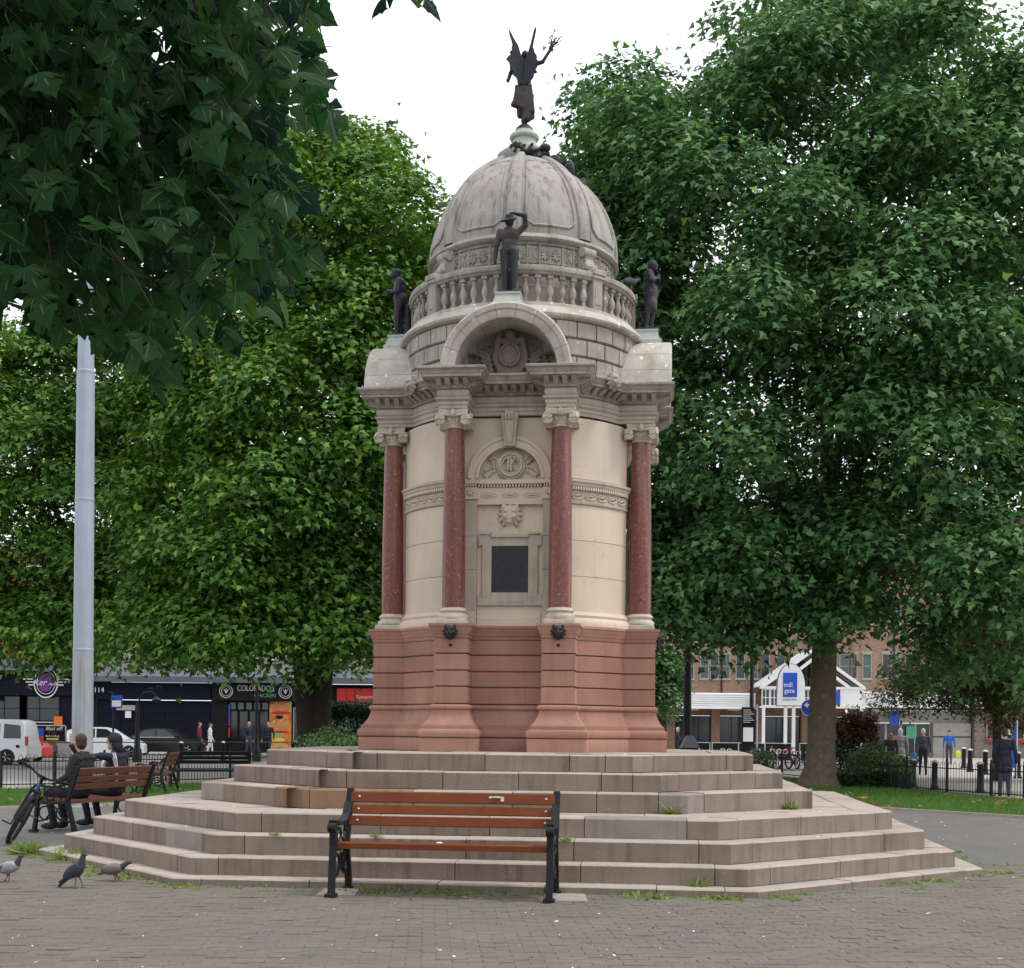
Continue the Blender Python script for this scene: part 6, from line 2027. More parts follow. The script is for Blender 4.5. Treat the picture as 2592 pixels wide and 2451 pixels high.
for q in leaf_b:
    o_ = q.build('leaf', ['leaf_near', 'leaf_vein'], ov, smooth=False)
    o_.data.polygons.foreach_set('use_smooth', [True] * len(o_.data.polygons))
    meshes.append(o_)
used = [False] * 5
VV, FF, FM, nb = [], [], [], 0
ofs = Matrix.Translation((5.2, -5.2, 0))
for i, (p, vis_) in enumerate(allp):
    m, s = leaf_mtx(p)
    j = int(rg.randint(5))
    if vis_ and i in near_i:
        if not used[j]:
            o_ = meshes[j]
            used[j] = True
        else:
            o_ = meshes[j].copy()
            C.objects.link(o_)
        o_.matrix_local = ofs @ m
    else:
        mm = np.array(ofs @ m)
        v = np.array(leaf_b[j].v) @ mm[:3, :3].T + mm[:3, 3]
        VV.append(v)
        FF += [[k + nb for k in f] for f in leaf_b[j].f]
        FM += leaf_b[j].m
        nb += len(v)
me = bpy.data.meshes.new('foliage')
me.from_pydata([tuple(q) for q in np.vstack(VV)], [], FF)
me.polygons.foreach_set('use_smooth', [True] * len(me.polygons))
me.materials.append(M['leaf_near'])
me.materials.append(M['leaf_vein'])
me.polygons.foreach_set('material_index', FM)
o_ = bpy.data.objects.new('foliage', me)
C.objects.link(o_)
o_.parent = ov
o_['kind'] = 'stuff'
b = MB()
b.tube([(0, 0, -0.05), (0.02, 0, 0.3), (0.05, 0, 2.0), (0.1, 0, 4.0), (0.3, 0.1, 6.0), (0.5, 0.2, 9.0)], [0.55, 0.38, 0.32, 0.29, 0.24, 0.15], 14)
b.build('trunk', 'bark', ov, smooth=True)
b = MB()
for pts in ([(-5.0, 5.2, 4.5), (-3.4, 5.4, 5.2), (-2.2, 5.5, 4.9), (-1.4, 5.5, 4.45), (-0.85, 5.4, 4.15)], [(-3.4, 5.4, 5.2), (-2.4, 5.7, 4.5), (-1.7, 5.6, 3.9), (-1.1, 5.4, 3.45)],
            [(-3.0, 5.3, 5.1), (-2.3, 5.2, 4.2), (-1.8, 5.2, 3.6), (-1.3, 5.2, 3.05)], [(-2.4, 5.7, 4.5), (-2.1, 5.8, 3.9), (-1.8, 5.8, 3.3)], [(-5.0, 5.2, 4.8), (-3.5, 6.5, 6.0), (-2.5, 7.0, 6.3)]):
    b.tube([(x + 5.2, y - 5.2, z) for x, y, z in pts], [0.09, 0.05, 0.03, 0.016, 0.007][5 - len(pts):], 7)
for i in range(0, len(pos), 9):
    p = Vector(pos[i])
    q = p + Vector((rg.uniform(-0.25, 0.05), rg.uniform(-0.1, 0.1), rg.uniform(0.05, 0.2)))
    b.tube([(p.x + 5.2, p.y - 5.2, p.z), ((p.x + q.x) / 2 + 5.2, (p.y + q.y) / 2 - 5.2, (p.z + q.z) / 2 + 0.02), (q.x + 5.2, q.y - 5.2, q.z)], [0.003, 0.004, 0.005], 4)
struct(b.build('branches', 'bark_dark', ov, smooth=True), 'stuff')

# ------------------------------------------------------------------ shrubs
def shrub(name, label, loc, size, mt, seed, n=5000, ls=0.09, tmpl='oval', box=False, mt2=None, group=None):
    rg_ = np.random.RandomState(seed)
    t = thing(name, label, 'hedge' if box else 'shrub', loc, 0, group)
    sx, sy, sz = size
    d = rnd_unit(rg_, n)
    if box:
        u = rg_.uniform(-1, 1, (n, 3))
        ax = rg_.randint(0, 3, n)
        sg = np.where(rg_.uniform(size=n) < 0.5, -1, 1)
        u[np.arange(n), ax] = sg * rg_.uniform(0.8, 1.05, n)
        u[:, 2] = np.abs(u[:, 2]) * 1.0
        P = u * np.array([sx, sy, sz])
        nr = u
    else:
        lump = 1 + 0.16 * np.sin(d[:, 0] * 7 + seed) * np.sin(d[:, 1] * 6) + 0.12 * np.sin(d[:, 2] * 9 + seed * 2) + rg_.normal(0, 0.05, n)
        rad = lump * np.clip(rg_.normal(0.92, 0.13, n), 0.3, 1.12)
        P = d * rad[:, None] * np.array([sx, sy, sz])
        P[:, 2] = P[:, 2] + sz
        P[:, 2] = np.maximum(P[:, 2], 0.02)
        nr = d
    Nn = nr * 0.7 + np.array([0, 0, 0.6]) + rg_.normal(0, 0.5, (n, 3))
    D = nr + rg_.normal(0, 0.7, (n, 3)) + np.array([0, 0, 0.2])
    o_ = leaves_mesh('foliage', P, Nn, D, ls * rg_.uniform(0.6, 1.3, n), mt, tmpl, t)
    o_['kind'] = 'stuff'
    if mt2:
        m = (P[:, 2] > sz * 1.15) & (rg_.uniform(size=n) < 0.8)
        o2 = leaves_mesh('new_growth', P[m] * np.array([1.02, 1.02, 1.05]), Nn[m], D[m], ls * 1.1 * np.ones(m.sum()), mt2, tmpl, t)
        o2['kind'] = 'stuff'
    b = MB()
    for i in range(6):
        a = i * 1.05
        b.tube([(0.04 * math.cos(a), 0.04 * math.sin(a), 0), (sx * 0.4 * math.cos(a), sy * 0.4 * math.sin(a), sz * 0.7), (sx * 0.6 * math.cos(a), sy * 0.6 * math.sin(a), sz * 1.3)], [0.03, 0.018, 0.006], 6)
    struct(b.build('stems', 'bark_dark', t), 'stuff')
    return t
shrub('shrub', 'dark shrub with red young leaves beside the right tree trunk', (10.4, 40.2, 0), (0.62, 0.6, 1.05), 'leaf_hedge', 1, 6500, 0.11, 'oval', mt2='leaf_red')
shrub('shrub', 'rounded grey green bush in front of the red tipped shrub', (10.15, 37.6, 0), (0.62, 0.6, 0.58), 'leaf_bush', 2, 6000, 0.08)
shrub('hedge', 'low dark clipped hedge at the foot of the right bushes', (9.95, 36.9, 0), (0.95, 0.35, 0.42), 'leaf_hedge', 3, 7000, 0.09, box=True)
shrub('shrub', 'upright dark green shrub at the end of the low hedge', (10.75, 36.8, 0), (0.26, 0.26, 0.42), 'leaf_far', 4, 2200, 0.09)
shrub('shrub', 'pale green mound shaped bush at the foot of the left tree', (-4.3, 33.0, 0), (0.80, 0.7, 0.75), 'leaf_bush', 5, 6500, 0.09)
shrub('shrub', 'second pale green bush nearer the monument base on the left', (-3.5, 33.5, 0), (0.55, 0.6, 0.62), 'leaf_bush', 6, 4000, 0.09)
shrub('hedge', 'tall dark ivy covered hedge left of the monument base', (-5.0, 46.0, 0), (1.1, 0.5, 2.3), 'leaf_hedge', 7, 12000, 0.11, box=True)
shrub('shrub', 'small weed bush behind the top step near the right tree', (7.5, 40.5, 0), (0.5, 0.5, 0.5), 'leaf_bush', 8, 2500, 0.08)

# ------------------------------------------------------------------ grass, weeds, fallen leaves, crumbs
def blades(name, poly, n, h, mt, seed, z=0.0):
    rg_ = np.random.RandomState(seed)
    o = np.array(poly)
    c_ = rg_.uniform(o.min(0), o.max(0), (n * 3, 2))
    c_ = c_[in_poly(c_, poly)][:n]
    m = len(c_)
    P = np.column_stack([c_, np.full(m, z)])
    Nn = np.column_stack([rg_.normal(size=m), rg_.normal(size=m) - 0.6, np.full(m, 0.25)])
    D = np.column_stack([rg_.normal(0, 0.35, m), rg_.normal(0, 0.35, m), np.ones(m)])
    return leaves_mesh(name, P, Nn, D, h * rg_.uniform(0.5, 1.4, m), mt, 'blade')
for i, pl in enumerate((lawnR, lawnL)):
    g_o = blades('grass', pl, 42000, 0.075, 'grass', 40 + i)
    g_o['kind'] = 'stuff'
    rg_ = np.random.RandomState(60 + i)
    o = np.array(pl)
    c_ = rg_.uniform(o.min(0), o.max(0), (1400, 2))
    c_ = c_[in_poly(c_, pl)]
    c_ = c_[(np.sin(c_[:, 0] * 1.9) + np.sin(c_[:, 1] * 2.3 + c_[:, 0]) + rg_.normal(0, 0.5, len(c_))) > 0.9][:340]
    m = len(c_)
    P = np.column_stack([c_, np.full(m, 0.05)])
    f_o = leaves_mesh('fallen_leaves', P, rg_.normal(0, 0.35, (m, 3)) + np.array([0, 0, 1]), rnd_unit(rg_, m), 0.17 * rg_.uniform(0.6, 1.2, m), 'leaf_dead', 'star')
    f_o['kind'] = 'stuff'
# weeds along the kerb foot
kp = [Vector(p) for p in step_poly(0)]
rg_ = np.random.RandomState(77)
Ps, Ns, Ds, Ss = [], [], [], []
def tuft(x, y, n, h, spread):
    p = np.column_stack([rg_.normal(x, spread, n), rg_.normal(y, spread, n), np.zeros(n)])
    Ps.append(p)
    dv = np.column_stack([(p[:, 0] - x) * 4 + rg_.normal(0, 0.4, n), (p[:, 1] - y) * 4 + rg_.normal(0, 0.4, n), np.full(n, 0.7)])
    Ds.append(dv)
    Ns.append(np.column_stack([rg_.normal(0, 0.5, n), rg_.normal(-0.4, 0.5, n), np.full(n, 0.8)]))
    Ss.append(h * rg_.uniform(0.5, 1.3, n))
for i in range(len(kp)):
    a, b_ = kp[i], kp[(i + 1) % len(kp)]
    e = (b_ - a).normalized()
    nn = Vector((e.y, -e.x))
    ln = (b_ - a).length
    for q in range(int(ln * 26)):
        t_ = rg_.uniform(0, ln)
        if math.sin(t_ * 3.1 + i) + math.sin(t_ * 7.7) < rg_.uniform(-0.9, 1.1):
            continue
        p = a + e * t_ + nn * abs(rg_.normal(0.04, 0.16))
        wp = mw(p.x, p.y, 0)
        tuft(wp[0], wp[1], rg_.randint(5, 22), rg_.uniform(0.018, 0.05), 0.03)
for x, y, n, h, s_ in ((-3.6, 13.2, 120, 0.05, 0.14), (-3.0, 12.9, 60, 0.05, 0.12), (6.0, 15.2, 60, 0.06, 0.16), (6.6, 14.6, 40, 0.05, 0.15), (-1.0, 12.35, 140, 0.06, 0.22), (-0.2, 12.25, 120, 0.06, 0.2), (1.2, 12.05, 60, 0.08, 0.08), (1.9, 12.0, 50, 0.07, 0.08)):
    tuft(x, y, n, h, s_)
for q in range(240):                                     # sprigs in the paver joints
    x, y = rg_.uniform(-5.5, 6), rg_.uniform(7.8, 13.5)
    tuft(x, y, rg_.randint(2, 7), rg_.uniform(0.010, 0.026), 0.018)
wd = leaves_mesh('weeds', np.vstack(Ps), np.vstack(Ns), np.vstack(Ds), np.concatenate(Ss), 'weed', 'oval')
wd['kind'] = 'stuff'
# a few weeds rooted in the step joints
Ps, Ns, Ds, Ss = [], [], [], []
for x, y, n, h, s_ in ((-5.6, 15.7, 420, 0.20, 0.07), (-4.92, 14.95, 380, 0.18, 0.07)):
    tuft(x, y, n, h, s_)
for (lx, ly, z, n, h) in ((3.30, -2.35, 0.641, 160, 0.14), (1.98, -3.60, 0.641, 40, 0.22), (-0.9, -4.75, 0.446, 90, 0.06), (0.95, -4.75, 0.446, 90, 0.07), (-1.9, -4.75, 0.446, 80, 0.06), (2.2, -5.08, 0.075, 30, 0.18), (-1.75, -2.15, 1.237, 120, 0.05)):
    x, y, _ = mw(lx, ly, 0)
    k0 = len(Ps)
    tuft(x, y, n, h, 0.025)
    Ps[-1][:, 2] = z
wd = leaves_mesh('step_weeds', np.vstack(Ps), np.vstack(Ns), np.vstack(Ds), np.concatenate(Ss), 'weed', 'blade')
wd['kind'] = 'stuff'
# pale crumbs and petals on paving and treads
n = 2800
P = np.column_stack([rg_.uniform(-8, 11, n), rg_.uniform(8, 24, n), np.full(n, 0.006)])
hit = []
for q in P:
    dx, dy = q[0] - MC.x, q[1] - MC.y
    lx, ly = dx * math.cos(-MROT) - dy * math.sin(-MROT), dx * math.sin(-MROT) + dy * math.cos(-MROT)
    hit.append((max(abs(lx), abs(ly)) < 5.3 and abs(lx) + abs(ly) < 8.1) or (q[0] > 7.0 and q[1] + q[0] > 33))
P = P[~np.array(hit)]
def tread_pts(cnt):
    out = []
    while len(out) < cnt:
        L = rg_.randint(0, 7)
        poly = step_poly(L)
        i = rg_.randint(len(poly))
        a, b_ = Vector(poly[i]), Vector(poly[(i + 1) % len(poly)])
        e = (b_ - a).normalized()
        if (a.y + b_.y) > 0:
            continue
        p = a + e * rg_.uniform(0.1, max(0.11, (b_ - a).length - 0.1)) + Vector((-e.y, e.x)) * rg_.uniform(0.06, 0.25 if L != 3 else 0.7)
        w_ = mw(p.x, p.y, 0)
        out.append((w_[0], w_[1], LV[L][2] + 0.006))
    return np.array(out)
P = np.vstack([P, tread_pts(260)])
m = len(P)
lt = leaves_mesh('crumbs', P, rg_.normal(0, 0.25, (m, 3)) + np.array([0, 0, 1]), rnd_unit(rg_, m), np.clip(rg_.exponential(0.013, m) + 0.006, 0, 0.05), 'litter', 'oval')
lt['kind'] = 'stuff'
# ------------------------------------------------------------------ hoop topped railings
def railing(label, line, h=0.80):
    t = thing('park_railing', label, 'railing', (line[0][0], line[0][1], 0))
    ox, oy = line[0]
    hb = MB()
    w_ = 0.043
    pts = [(-w_, 0, 0.03), (-w_, 0, h - 0.06)] + [(w_ * -math.cos(a), 0, h - 0.06 + 0.06 * math.sin(a)) for a in np.linspace(0.4, PI - 0.4, 5)] + [(w_, 0, h - 0.06), (w_, 0, 0.03)]
    hb.tube(pts, 0.0075, 5)
    hoop = hb.build('hoop_bar', 'iron', t)
    pb_ = MB()
    pb_.cbox(-0.025, 0.025, -0.025, 0.025, -0.05, h + 0.05, 0.004)
    pb_.lathe([(0.03, h + 0.05), (0.034, h + 0.07), (0.02, h + 0.10)], 8)
    pst = pb_.build('rail_post', 'iron', t)
    fh = fp_ = True
    for (x0, y0), (x1, y1) in zip(line, line[1:]):
        d = Vector((x1 - x0, y1 - y0))
        ln = d.length
        e = d / ln
        rz = math.atan2(e.y, e.x)
        b = MB()
        for z in (0.10, h - 0.16):
            b.T = Matrix.Translation((x0 - ox, y0 - oy, 0)) @ Matrix.Rotation(rz, 4, 'Z')
            b.box(0, ln, -0.006, 0.006, z - 0.014, z + 0.014)
        b.build('rail', 'iron', t)
        n = max(1, int(ln / 0.172))
        for i in range(n):
            p = Vector((x0, y0)) + e * (i + 0.5) * ln / n
            o = hoop if fh else inst(hoop, t)
            fh = False
            o.location, o.rotation_euler = (p.x - ox, p.y - oy, 0), (0, 0, rz)
        m = max(1, round(ln / 2.6))
        for i in range(m):
            p = Vector((x0, y0)) + e * i * ln / m
            o = pst if fp_ else inst(pst, t)
            fp_ = False
            o.location, o.rotation_euler = (p.x - ox, p.y - oy, 0), (0, 0, rz)
    return t
railing('black hoop topped railings behind the left lawn', [(-15.5, 26.5), (-13.2, 29.9), (-11.9, 31.45), (-10.9, 32.2), (-10.1, 33.5), (-8.7, 35.3), (-7.6, 36.6), (-6.8, 40), (-5.4, 46)])
railing('black hoop topped railings behind the right lawn', [(6.2, 45.2), (9.1, 44.8), (9.9, 39.0), (10.46, 35.35), (10.85, 33.3), (11.45, 31.9), (11.8, 30.75), (13.2, 26.5), (14.5, 22)])

# ------------------------------------------------------------------ bollards
bo = MB()
bo.lathe([(0.13, 0), (0.13, 0.05), (0.10, 0.07), (0.095, 0.12), (0.085, 0.16), (0.08, 0.66), (0.095, 0.68), (0.095, 0.70), (0.075, 0.71), (0.075, 0.74), (0.09, 0.75)], 14)
bo_cap = MB()
bo_cap.lathe([(0.09, 0.75), (0.088, 0.775), (0.06, 0.80), (0.02, 0.815)], 14)
bl_labels = ['dark bollard with pale cap nearest the low hedge', 'dark bollard with pale cap behind the middle of the right railings', 'dark bollard with pale cap left of the standing person in jeans',
             'dark bollard farthest back in front of the red kiosk', 'dark bollard just right of the farthest one', 'third dark bollard back, behind the right railings', 'dark bollard with pale cap at the right picture edge']
bpos = [(11.52, 38.3), (11.56, 36.5), (12.24, 34.9), (20.3, 60.0), (18.52, 54.0), (17.93, 50.6), (17.64, 46.6)]
def bollard(label, x, y, s=1.0, group='bollards behind the right railings'):
    t = thing('bollard', label, 'bollard', (x, y, -0.03), 0, group)
    t.scale = (s, s, s)
    a = bo.build('bollard_post', 'iron', t, smooth=True)
    bo_cap.build('bollard_cap', 'offwhite', t, smooth=True)
    return t
for (x, y), lb in zip(bpos, bl_labels):
    bollard(lb, x, y, 1.0 if y < 40 else 1.15)
ll = ['street bollard with pale cap in front of the silver van', 'street bollard in front of the black saloon car', 'street bollard left of the chicken shop window', 'street bollard below the chicken shop window']
for (x, y), lb in zip([(-19.8, 55), (-14.3, 58.5), (-12.9, 60.5), (-11.75, 62)], ll):
    bollard(lb, x, y, 1.08, 'bollards along the left street')
b = MB()
b.tube([(-26, 53, 0.80), (-19.8, 55, 0.80), (-14.3, 58.5, 0.80), (-12.9, 60.5, 0.80), (-11.75, 62, 0.80), (-7, 66, 0.80)], 0.025, 6)
tag(b.build('guard_rail', 'iron'), 'long black handrail linking the bollards along the left street', 'railing')

# ------------------------------------------------------------------ generic shop building pieces
def wall_box(t, nm, mt, x0, x1, y0, y1, z0, z1, bev=0):
    b = MB()
    b.box(x0, x1, y0, y1, z0, z1)
    return b.build(nm, mt, t, bevel=bev)

def window(t, x, z, w_, h, yf, fr='frame', gl='glass', bars=(1, 2), sill=True, depth=0.12):
    """sash window set in a recess of the wall plane yf (facing -y)"""
    b = MB()
    f = 0.05
    b.box(x - w_ / 2, x + w_ / 2, yf - 0.02, yf + depth, z, z + f)
    b.box(x - w_ / 2, x + w_ / 2, yf - 0.02, yf + depth, z + h - f, z + h)
    b.box(x - w_ / 2, x - w_ / 2 + f, yf - 0.02, yf + depth, z + f, z + h - f)
    b.box(x + w_ / 2 - f, x + w_ / 2, yf - 0.02, yf + depth, z + f, z + h - f)
    for i in range(1, bars[0]):
        xx = x - w_ / 2 + w_ * i / bars[0]
        b.box(xx - 0.02, xx + 0.02, yf - 0.015, yf + depth, z + f, z + h - f)
    for i in range(1, bars[1]):
        zz_ = z + h * i / bars[1]
        b.box(x - w_ / 2 + f, x + w_ / 2 - f, yf - 0.012, yf + depth, zz_ - 0.02, zz_ + 0.02)
    wn = b.build('window', fr, t)
    b = MB()
    b.box(x - w_ / 2 + f * 0.5, x + w_ / 2 - f * 0.5, yf + 0.012, yf + 0.03, z + f * 0.5, z + h - f * 0.5)
    b.build('pane', gl, wn)
    if sill:
        b = MB()
        b.box(x - w_ / 2 - 0.06, x + w_ / 2 + 0.06, yf - 0.07, yf + 0.05, z - 0.09, z - 0.003)
        b.box(x - w_ / 2 - 0.05, x + w_ / 2 + 0.05, yf - 0.03, yf + 0.05, z + h + 0.003, z + h + 0.14)
        b.build('sill', 'white' if fr == 'white' else 'frame', wn)
    return wn

RX = (R(90), 0, 0)
# --- left terrace ---
def facade(label, x0, x1, mt, zt, y=80.0, wins=(), name='shop_building'):
    t = thing(name, label, 'building', (0, 0, -0.02))
    wall_box(t, 'wall', mt, x0, x1, y + 0.0, y + 9, 4.6, zt)
    wall_box(t, 'parapet', 'render', x0 - 0.02, x1 + 0.02, y - 0.12, y + 9.02, zt, zt + 0.35)
    for x, z, w_, h in wins:
        window(t, x, z, w_, h, y - 0.02, 'white', 'glass', (2, 2))
    return t
tA = facade('dark shop with round purple sign under a red brick upper wall', -40, -24.6, 'redbrick', 12, wins=[(-37 + i * 2.9, 6.4, 1.2, 2.0) for i in range(5)] + [(-37 + i * 2.9, 9.4, 1.2, 1.6) for i in range(5)])
wall_box(tA, 'canopy', 'fascia', -40, -24.7, 78.6, 80.0, 4.72, 5.35)
wall_box(tA, 'sign_board', 'navy', -40, -24.7, 79.3, 80.4, 3.28, 4.70)
wall_box(tA, 'stall_riser', 'black', -40, -24.7, 79.6, 80.2, 0, 0.95)
wall_box(tA, 'pilaster', 'navy', -26.6, -24.7, 79.5, 80.5, 0.95, 3.28)
wall_box(tA, 'back_wall', 'greydark', -40, -24.7, 83, 83.2, 0, 4.6)
for i, x in enumerate((-38.4, -35.6, -32.8, -30.0, -27.9)):
    wd_ = 2.75 if i < 4 else 2.4
    w_ = window(tA, x, 1.75 if i > 2 else 1.0, wd_, 1.5 if i > 2 else 2.25, 79.7, 'black', 'glass', (2, 2), sill=False)
wall_box(tA, 'window_ledge', 'offwhite', -31.4, -26.7, 79.62, 79.72, 1.66, 1.72)
wall_box(tA, 'orange_poster', 'orange', -26.95, -26.45, 79.40, 79.44, 1.55, 2.05)
wall_box(tA, 'orange_poster', 'orange', -30.7, -30.2, 79.2, 79.25, 2.95, 3.75)
sg = MB()
ring = lambda r0, r1, y0, y1: sg.loft([[(-27.38 + r_ * 0.8 * math.cos(a), yy, 4.03 + r_ * math.sin(a)) for a in np.linspace(0, 2 * PI, 33)] for r_, yy in ((r1, y1), (r1, y0), (r0, y0), (r0, y1))], False)
ring(0.84, 0.90, 79.20, 79.30)
ring(0.66, 0.69, 79.20, 79.30)
for sx in (-1, 1):
    for k in range(3):
        sg.box(-27.38 + (sx * 0.72 if sx > 0 else -1.35 + 0.16 * k), -27.38 + (1.35 - 0.16 * k if sx > 0 else -0.72), 79.2, 79.28, 4.20 - k * 0.17, 4.27 - k * 0.17)
so = sg.build('round_sign', 'white', tA)
sg = MB()
ring(0.02, 0.55, 79.17, 79.3)
sg.build('sign_disc', 'purple', so)
text('sign_lettering', 'Remos', 0.52, 'white', (-27.38, 79.14, 4.03), RX, so, 0.01, shear=0.3)
text('phone_number', '0114', 0.42, 'white', (-24.35, 79.22, 3.62), RX, tA)
tB = facade('long navy shuttered shop under a pale upper storey', -24.5, -17.7, 'render', 13, wins=[(-23.4 + i * 1.55, 5.6, 0.95, 2.0) for i in range(4)] + [(-23.4 + i * 1.55, 9.0, 0.95, 1.8) for i in range(4)])
wall_box(tB, 'sign_board', 'navy', -24.5, -17.7, 79.4, 80.4, 3.1, 4.1)
for i in range(5):
    b = MB()
    for k in range(12):
        b.box(-24.4 + i * 1.34, -24.4 + i * 1.34 + 1.28, 79.7 - (k % 2) * 0.03, 80.0, 0.05 + k * 0.25, 0.3 + k * 0.25)
    b.build('shutter', 'navy', tB)
wall_box(tB, 'shop_notice', 'frame', -23.3, -22.2, 79.55, 79.6, 2.45, 2.75)
wall_box(tB, 'shop_notice', 'white', -22.75, -22.4, 79.45, 79.5, 2.0, 2.4)
tC = facade('chicken shop with silver lettering and a tall food poster', -17.7, -12.8, 'render', 13, wins=[(-16.8 + i * 1.5, 5.6, 0.95, 2.0) for i in range(3)] + [(-16.8 + i * 1.5, 9.0, 0.95, 1.8) for i in range(3)])
wall_box(tC, 'sign_board', 'black', -17.6, -12.9, 79.3, 80.4, 3.08, 4.12)
wall_box(tC, 'stall_riser', 'black', -16.7, -14.3, 79.7, 80.1, 0, 0.75)
wall_box(tC, 'shop_interior', 'greydark', -17.6, -12.9, 82.5, 82.7, 0, 4.6)
wall_box(tC, 'pier', 'black', -17.7, -16.72, 79.6, 80.4, 0, 3.08)
for i in range(4):
    window(tC, -16.4 + i * 0.6, 0.78, 0.56, 1.72, 79.75, 'black', 'glass', (1, 1), sill=False)
for i in range(5):
    window(tC, -16.45 + i * 0.48, 2.52, 0.44, 0.5, 79.75, 'black', 'glass_g', (1, 1), sill=False)
text('sign_lettering', "COLORADO'S", 0.50, 'offwhite', (-15.0, 79.24, 3.80), RX, tC, 0.02, sx=0.70)
text('sign_lettering', 'CHICKEN', 0.30, 'green_print', (-14.45, 79.24, 3.38), RX, tC, 0.02)
for cx in (-16.75, -13.25):
    sg = MB()
    for r0, r1 in ((0.36, 0.40), (0.26, 0.285)):
        sg.loft([[(cx + r_ * math.cos(a), yy, 3.62 + r_ * math.sin(a)) for a in np.linspace(0, 2 * PI, 25)] for r_, yy in ((r1, 79.3), (r1, 79.2), (r0, 79.2), (r0, 79.3))], False)
    for a in range(3):
        sg.tube([(cx, 79.25, 3.5), (cx + 0.12 * (a - 1), 79.25, 3.75 + 0.05 * (a == 1))], 0.03, 6)
    sg.build('round_sign', 'offwhite', tC)
for z0, mt in ((0.9, 'red_paint'), (1.5, 'purple'), (2.2, 'blue')):
    b = MB()
    b.box(-16.66, -16.58, 79.55, 79.62, z0, z0 + 0.68)
    b.build('light_strip', mt, tC)
# food poster: stacked burger print
pm = mat('food_print', (0.62, 0.16, 0.03), (0.55, 0.33, 0.08), 1.6, 0.5, 0, rv=0, contrast=0.12, blotch=0.9, blotchcol=(0.30, 0.03, 0.015), blotchscale=2.2, spot=0.6, spotcol=(0.75, 0.6, 0.35), spotscale=3.5)
M['food'] = pm
wall_box(tC, 'food_poster', 'food', -14.25, -12.95, 79.62, 79.7, 0.15, 3.05)
fp_o = [c for c in tC.children if c.name.startswith('food_poster')][0]
M['bun'] = mat('bun_print', (0.55, 0.27, 0.08), (0.42, 0.18, 0.05), 6, 0.6, 0, rv=0)
for nm, mt, x, z, rx, rz_ in (('bun_print', 'bun', -13.55, 2.72, 0.52, 0.2), ('bun_print', 'bun', -13.6, 1.55, 0.5, 0.26), ('salad_print', 'green_print', -13.75, 1.05, 0.28, 0.08), ('cheese_print', 'yellow', -13.7, 0.8, 0.42, 0.1), ('sauce_print', 'red_paint', -13.55, 2.38, 0.6, 0.09), ('sauce_print', 'red_paint', -13.6, 1.25, 0.55, 0.07), ('dark_print', 'black', -13.65, 2.12, 0.22, 0.11)):  # black ellipse is a dark patch of the print
    b = MB()
    b.loft([[(x + rx * math.cos(a) * k_, yy, z + rz_ * math.sin(a) * k_) for a in np.linspace(0, 2 * PI, 21)[:-1]] for k_, yy in ((1, 79.615), (1, 79.606))], True, True)
    b.build(nm, mt, fp_o)
tD = facade('pale building with red shop sign behind the left tree', -12.8, 2, 'render', 13, wins=[(-11.6 + i * 1.7, 5.6, 1.0, 2.2) for i in range(8)] + [(-11.6 + i * 1.7, 9.0, 1.0, 1.8) for i in range(8)])
wall_box(tD, 'shopfront', 'black', -12.8, 2, 79.8, 80.4, 0, 4.1)
wall_box(tD, 'red_sign', 'red_paint', -10.2, -6.5, 79.2, 79.3, 2.85, 3.85)
text('sign_lettering', 'Tuneyrm', 0.28, 'offwhite', (-8.6, 79.16, 3.35), RX, tD, shear=0.3)
for i in range(6):
    window(tD, -11.9 + i * 2.2, 0.7, 1.9, 2.0, 79.72, 'frame', 'glass', (2, 1), sill=False)
for t_, x0, x1 in ((tB, -24.5, -17.72), (tC, -17.7, -12.82), (tD, -12.8, 2)):
    b = MB()
    b.loft([[(x0, 79.9, 4.13), (x0, 78.8, 4.13), (x0, 78.75, 4.45), (x0, 79.9, 4.85)], [(x1, 79.9, 4.13), (x1, 78.8, 4.13), (x1, 78.75, 4.45), (x1, 79.9, 4.85)]], True, True)
    b.build('canopy', 'fascia', t_)

# --- right brick building with white boarded canopy ---
tR = thing('brick_building', 'brown brick building with white boarded canopy and rows of sash windows', 'building', (0, 0, -0.03))
YB = 87.0
wall_box(tR, 'wall', 'brick', 7.0, 50, YB, YB + 10, 3.2, 15.5)
wall_box(tR, 'parapet', 'concrete', 6.9, 50.1, YB - 0.15, YB + 10.1, 15.5, 15.9)
wx = [8.2, 9.0, 10.05, 10.9, 11.6, 12.58, 13.22, 13.95, 14.9, 15.75, 16.5, 17.5] + [18.5 + i * 0.92 + (0.35 if i % 3 == 0 else 0) for i in range(26)]
for i, x in enumerate(wx):
    window(tR, x, 4.92 + (x - 11) * 0.01, 0.60, 1.62, YB - 0.03, 'frame', 'glass_g' if i % 2 else 'glass', (1, 2))
    window(tR, x, 8.6, 0.60, 1.7, YB - 0.03, 'frame', 'glass_g', (1, 2))
    if i % 3 == 0:
        b = MB()
        b.tube([(x + 0.47, YB - 0.06, 4.0), (x + 0.47, YB - 0.06, 15.4)], 0.06, 6)
        b.build('drain_pipe', 'step_brown' if i % 2 else 'bark_dark', tR)
# ground floor: brick piers, beige panels, dark glass
for i in range(15):
    x = 7.2 + i * 2.9
    if 21.5 < x < 29:
        continue
    wall_box(tR, 'pier', 'brick', x, x + 0.55, YB - 0.5, YB + 0.3, 0, 3.2)
    b = MB()
    b.box(x + 0.56, x + 2.88, YB - 0.2, YB - 0.1, 2.55, 3.18)
    b.build('panel', 'step_brown', tR)
    window(tR, x + 1.72, 0.45, 2.3, 2.08, YB - 0.1, 'black', 'glass', (3, 1), sill=False)
    wall_box(tR, 'plinth', 'bark_dark', x + 0.56, x + 2.88, YB - 0.18, YB + 0.1, 0, 0.44)
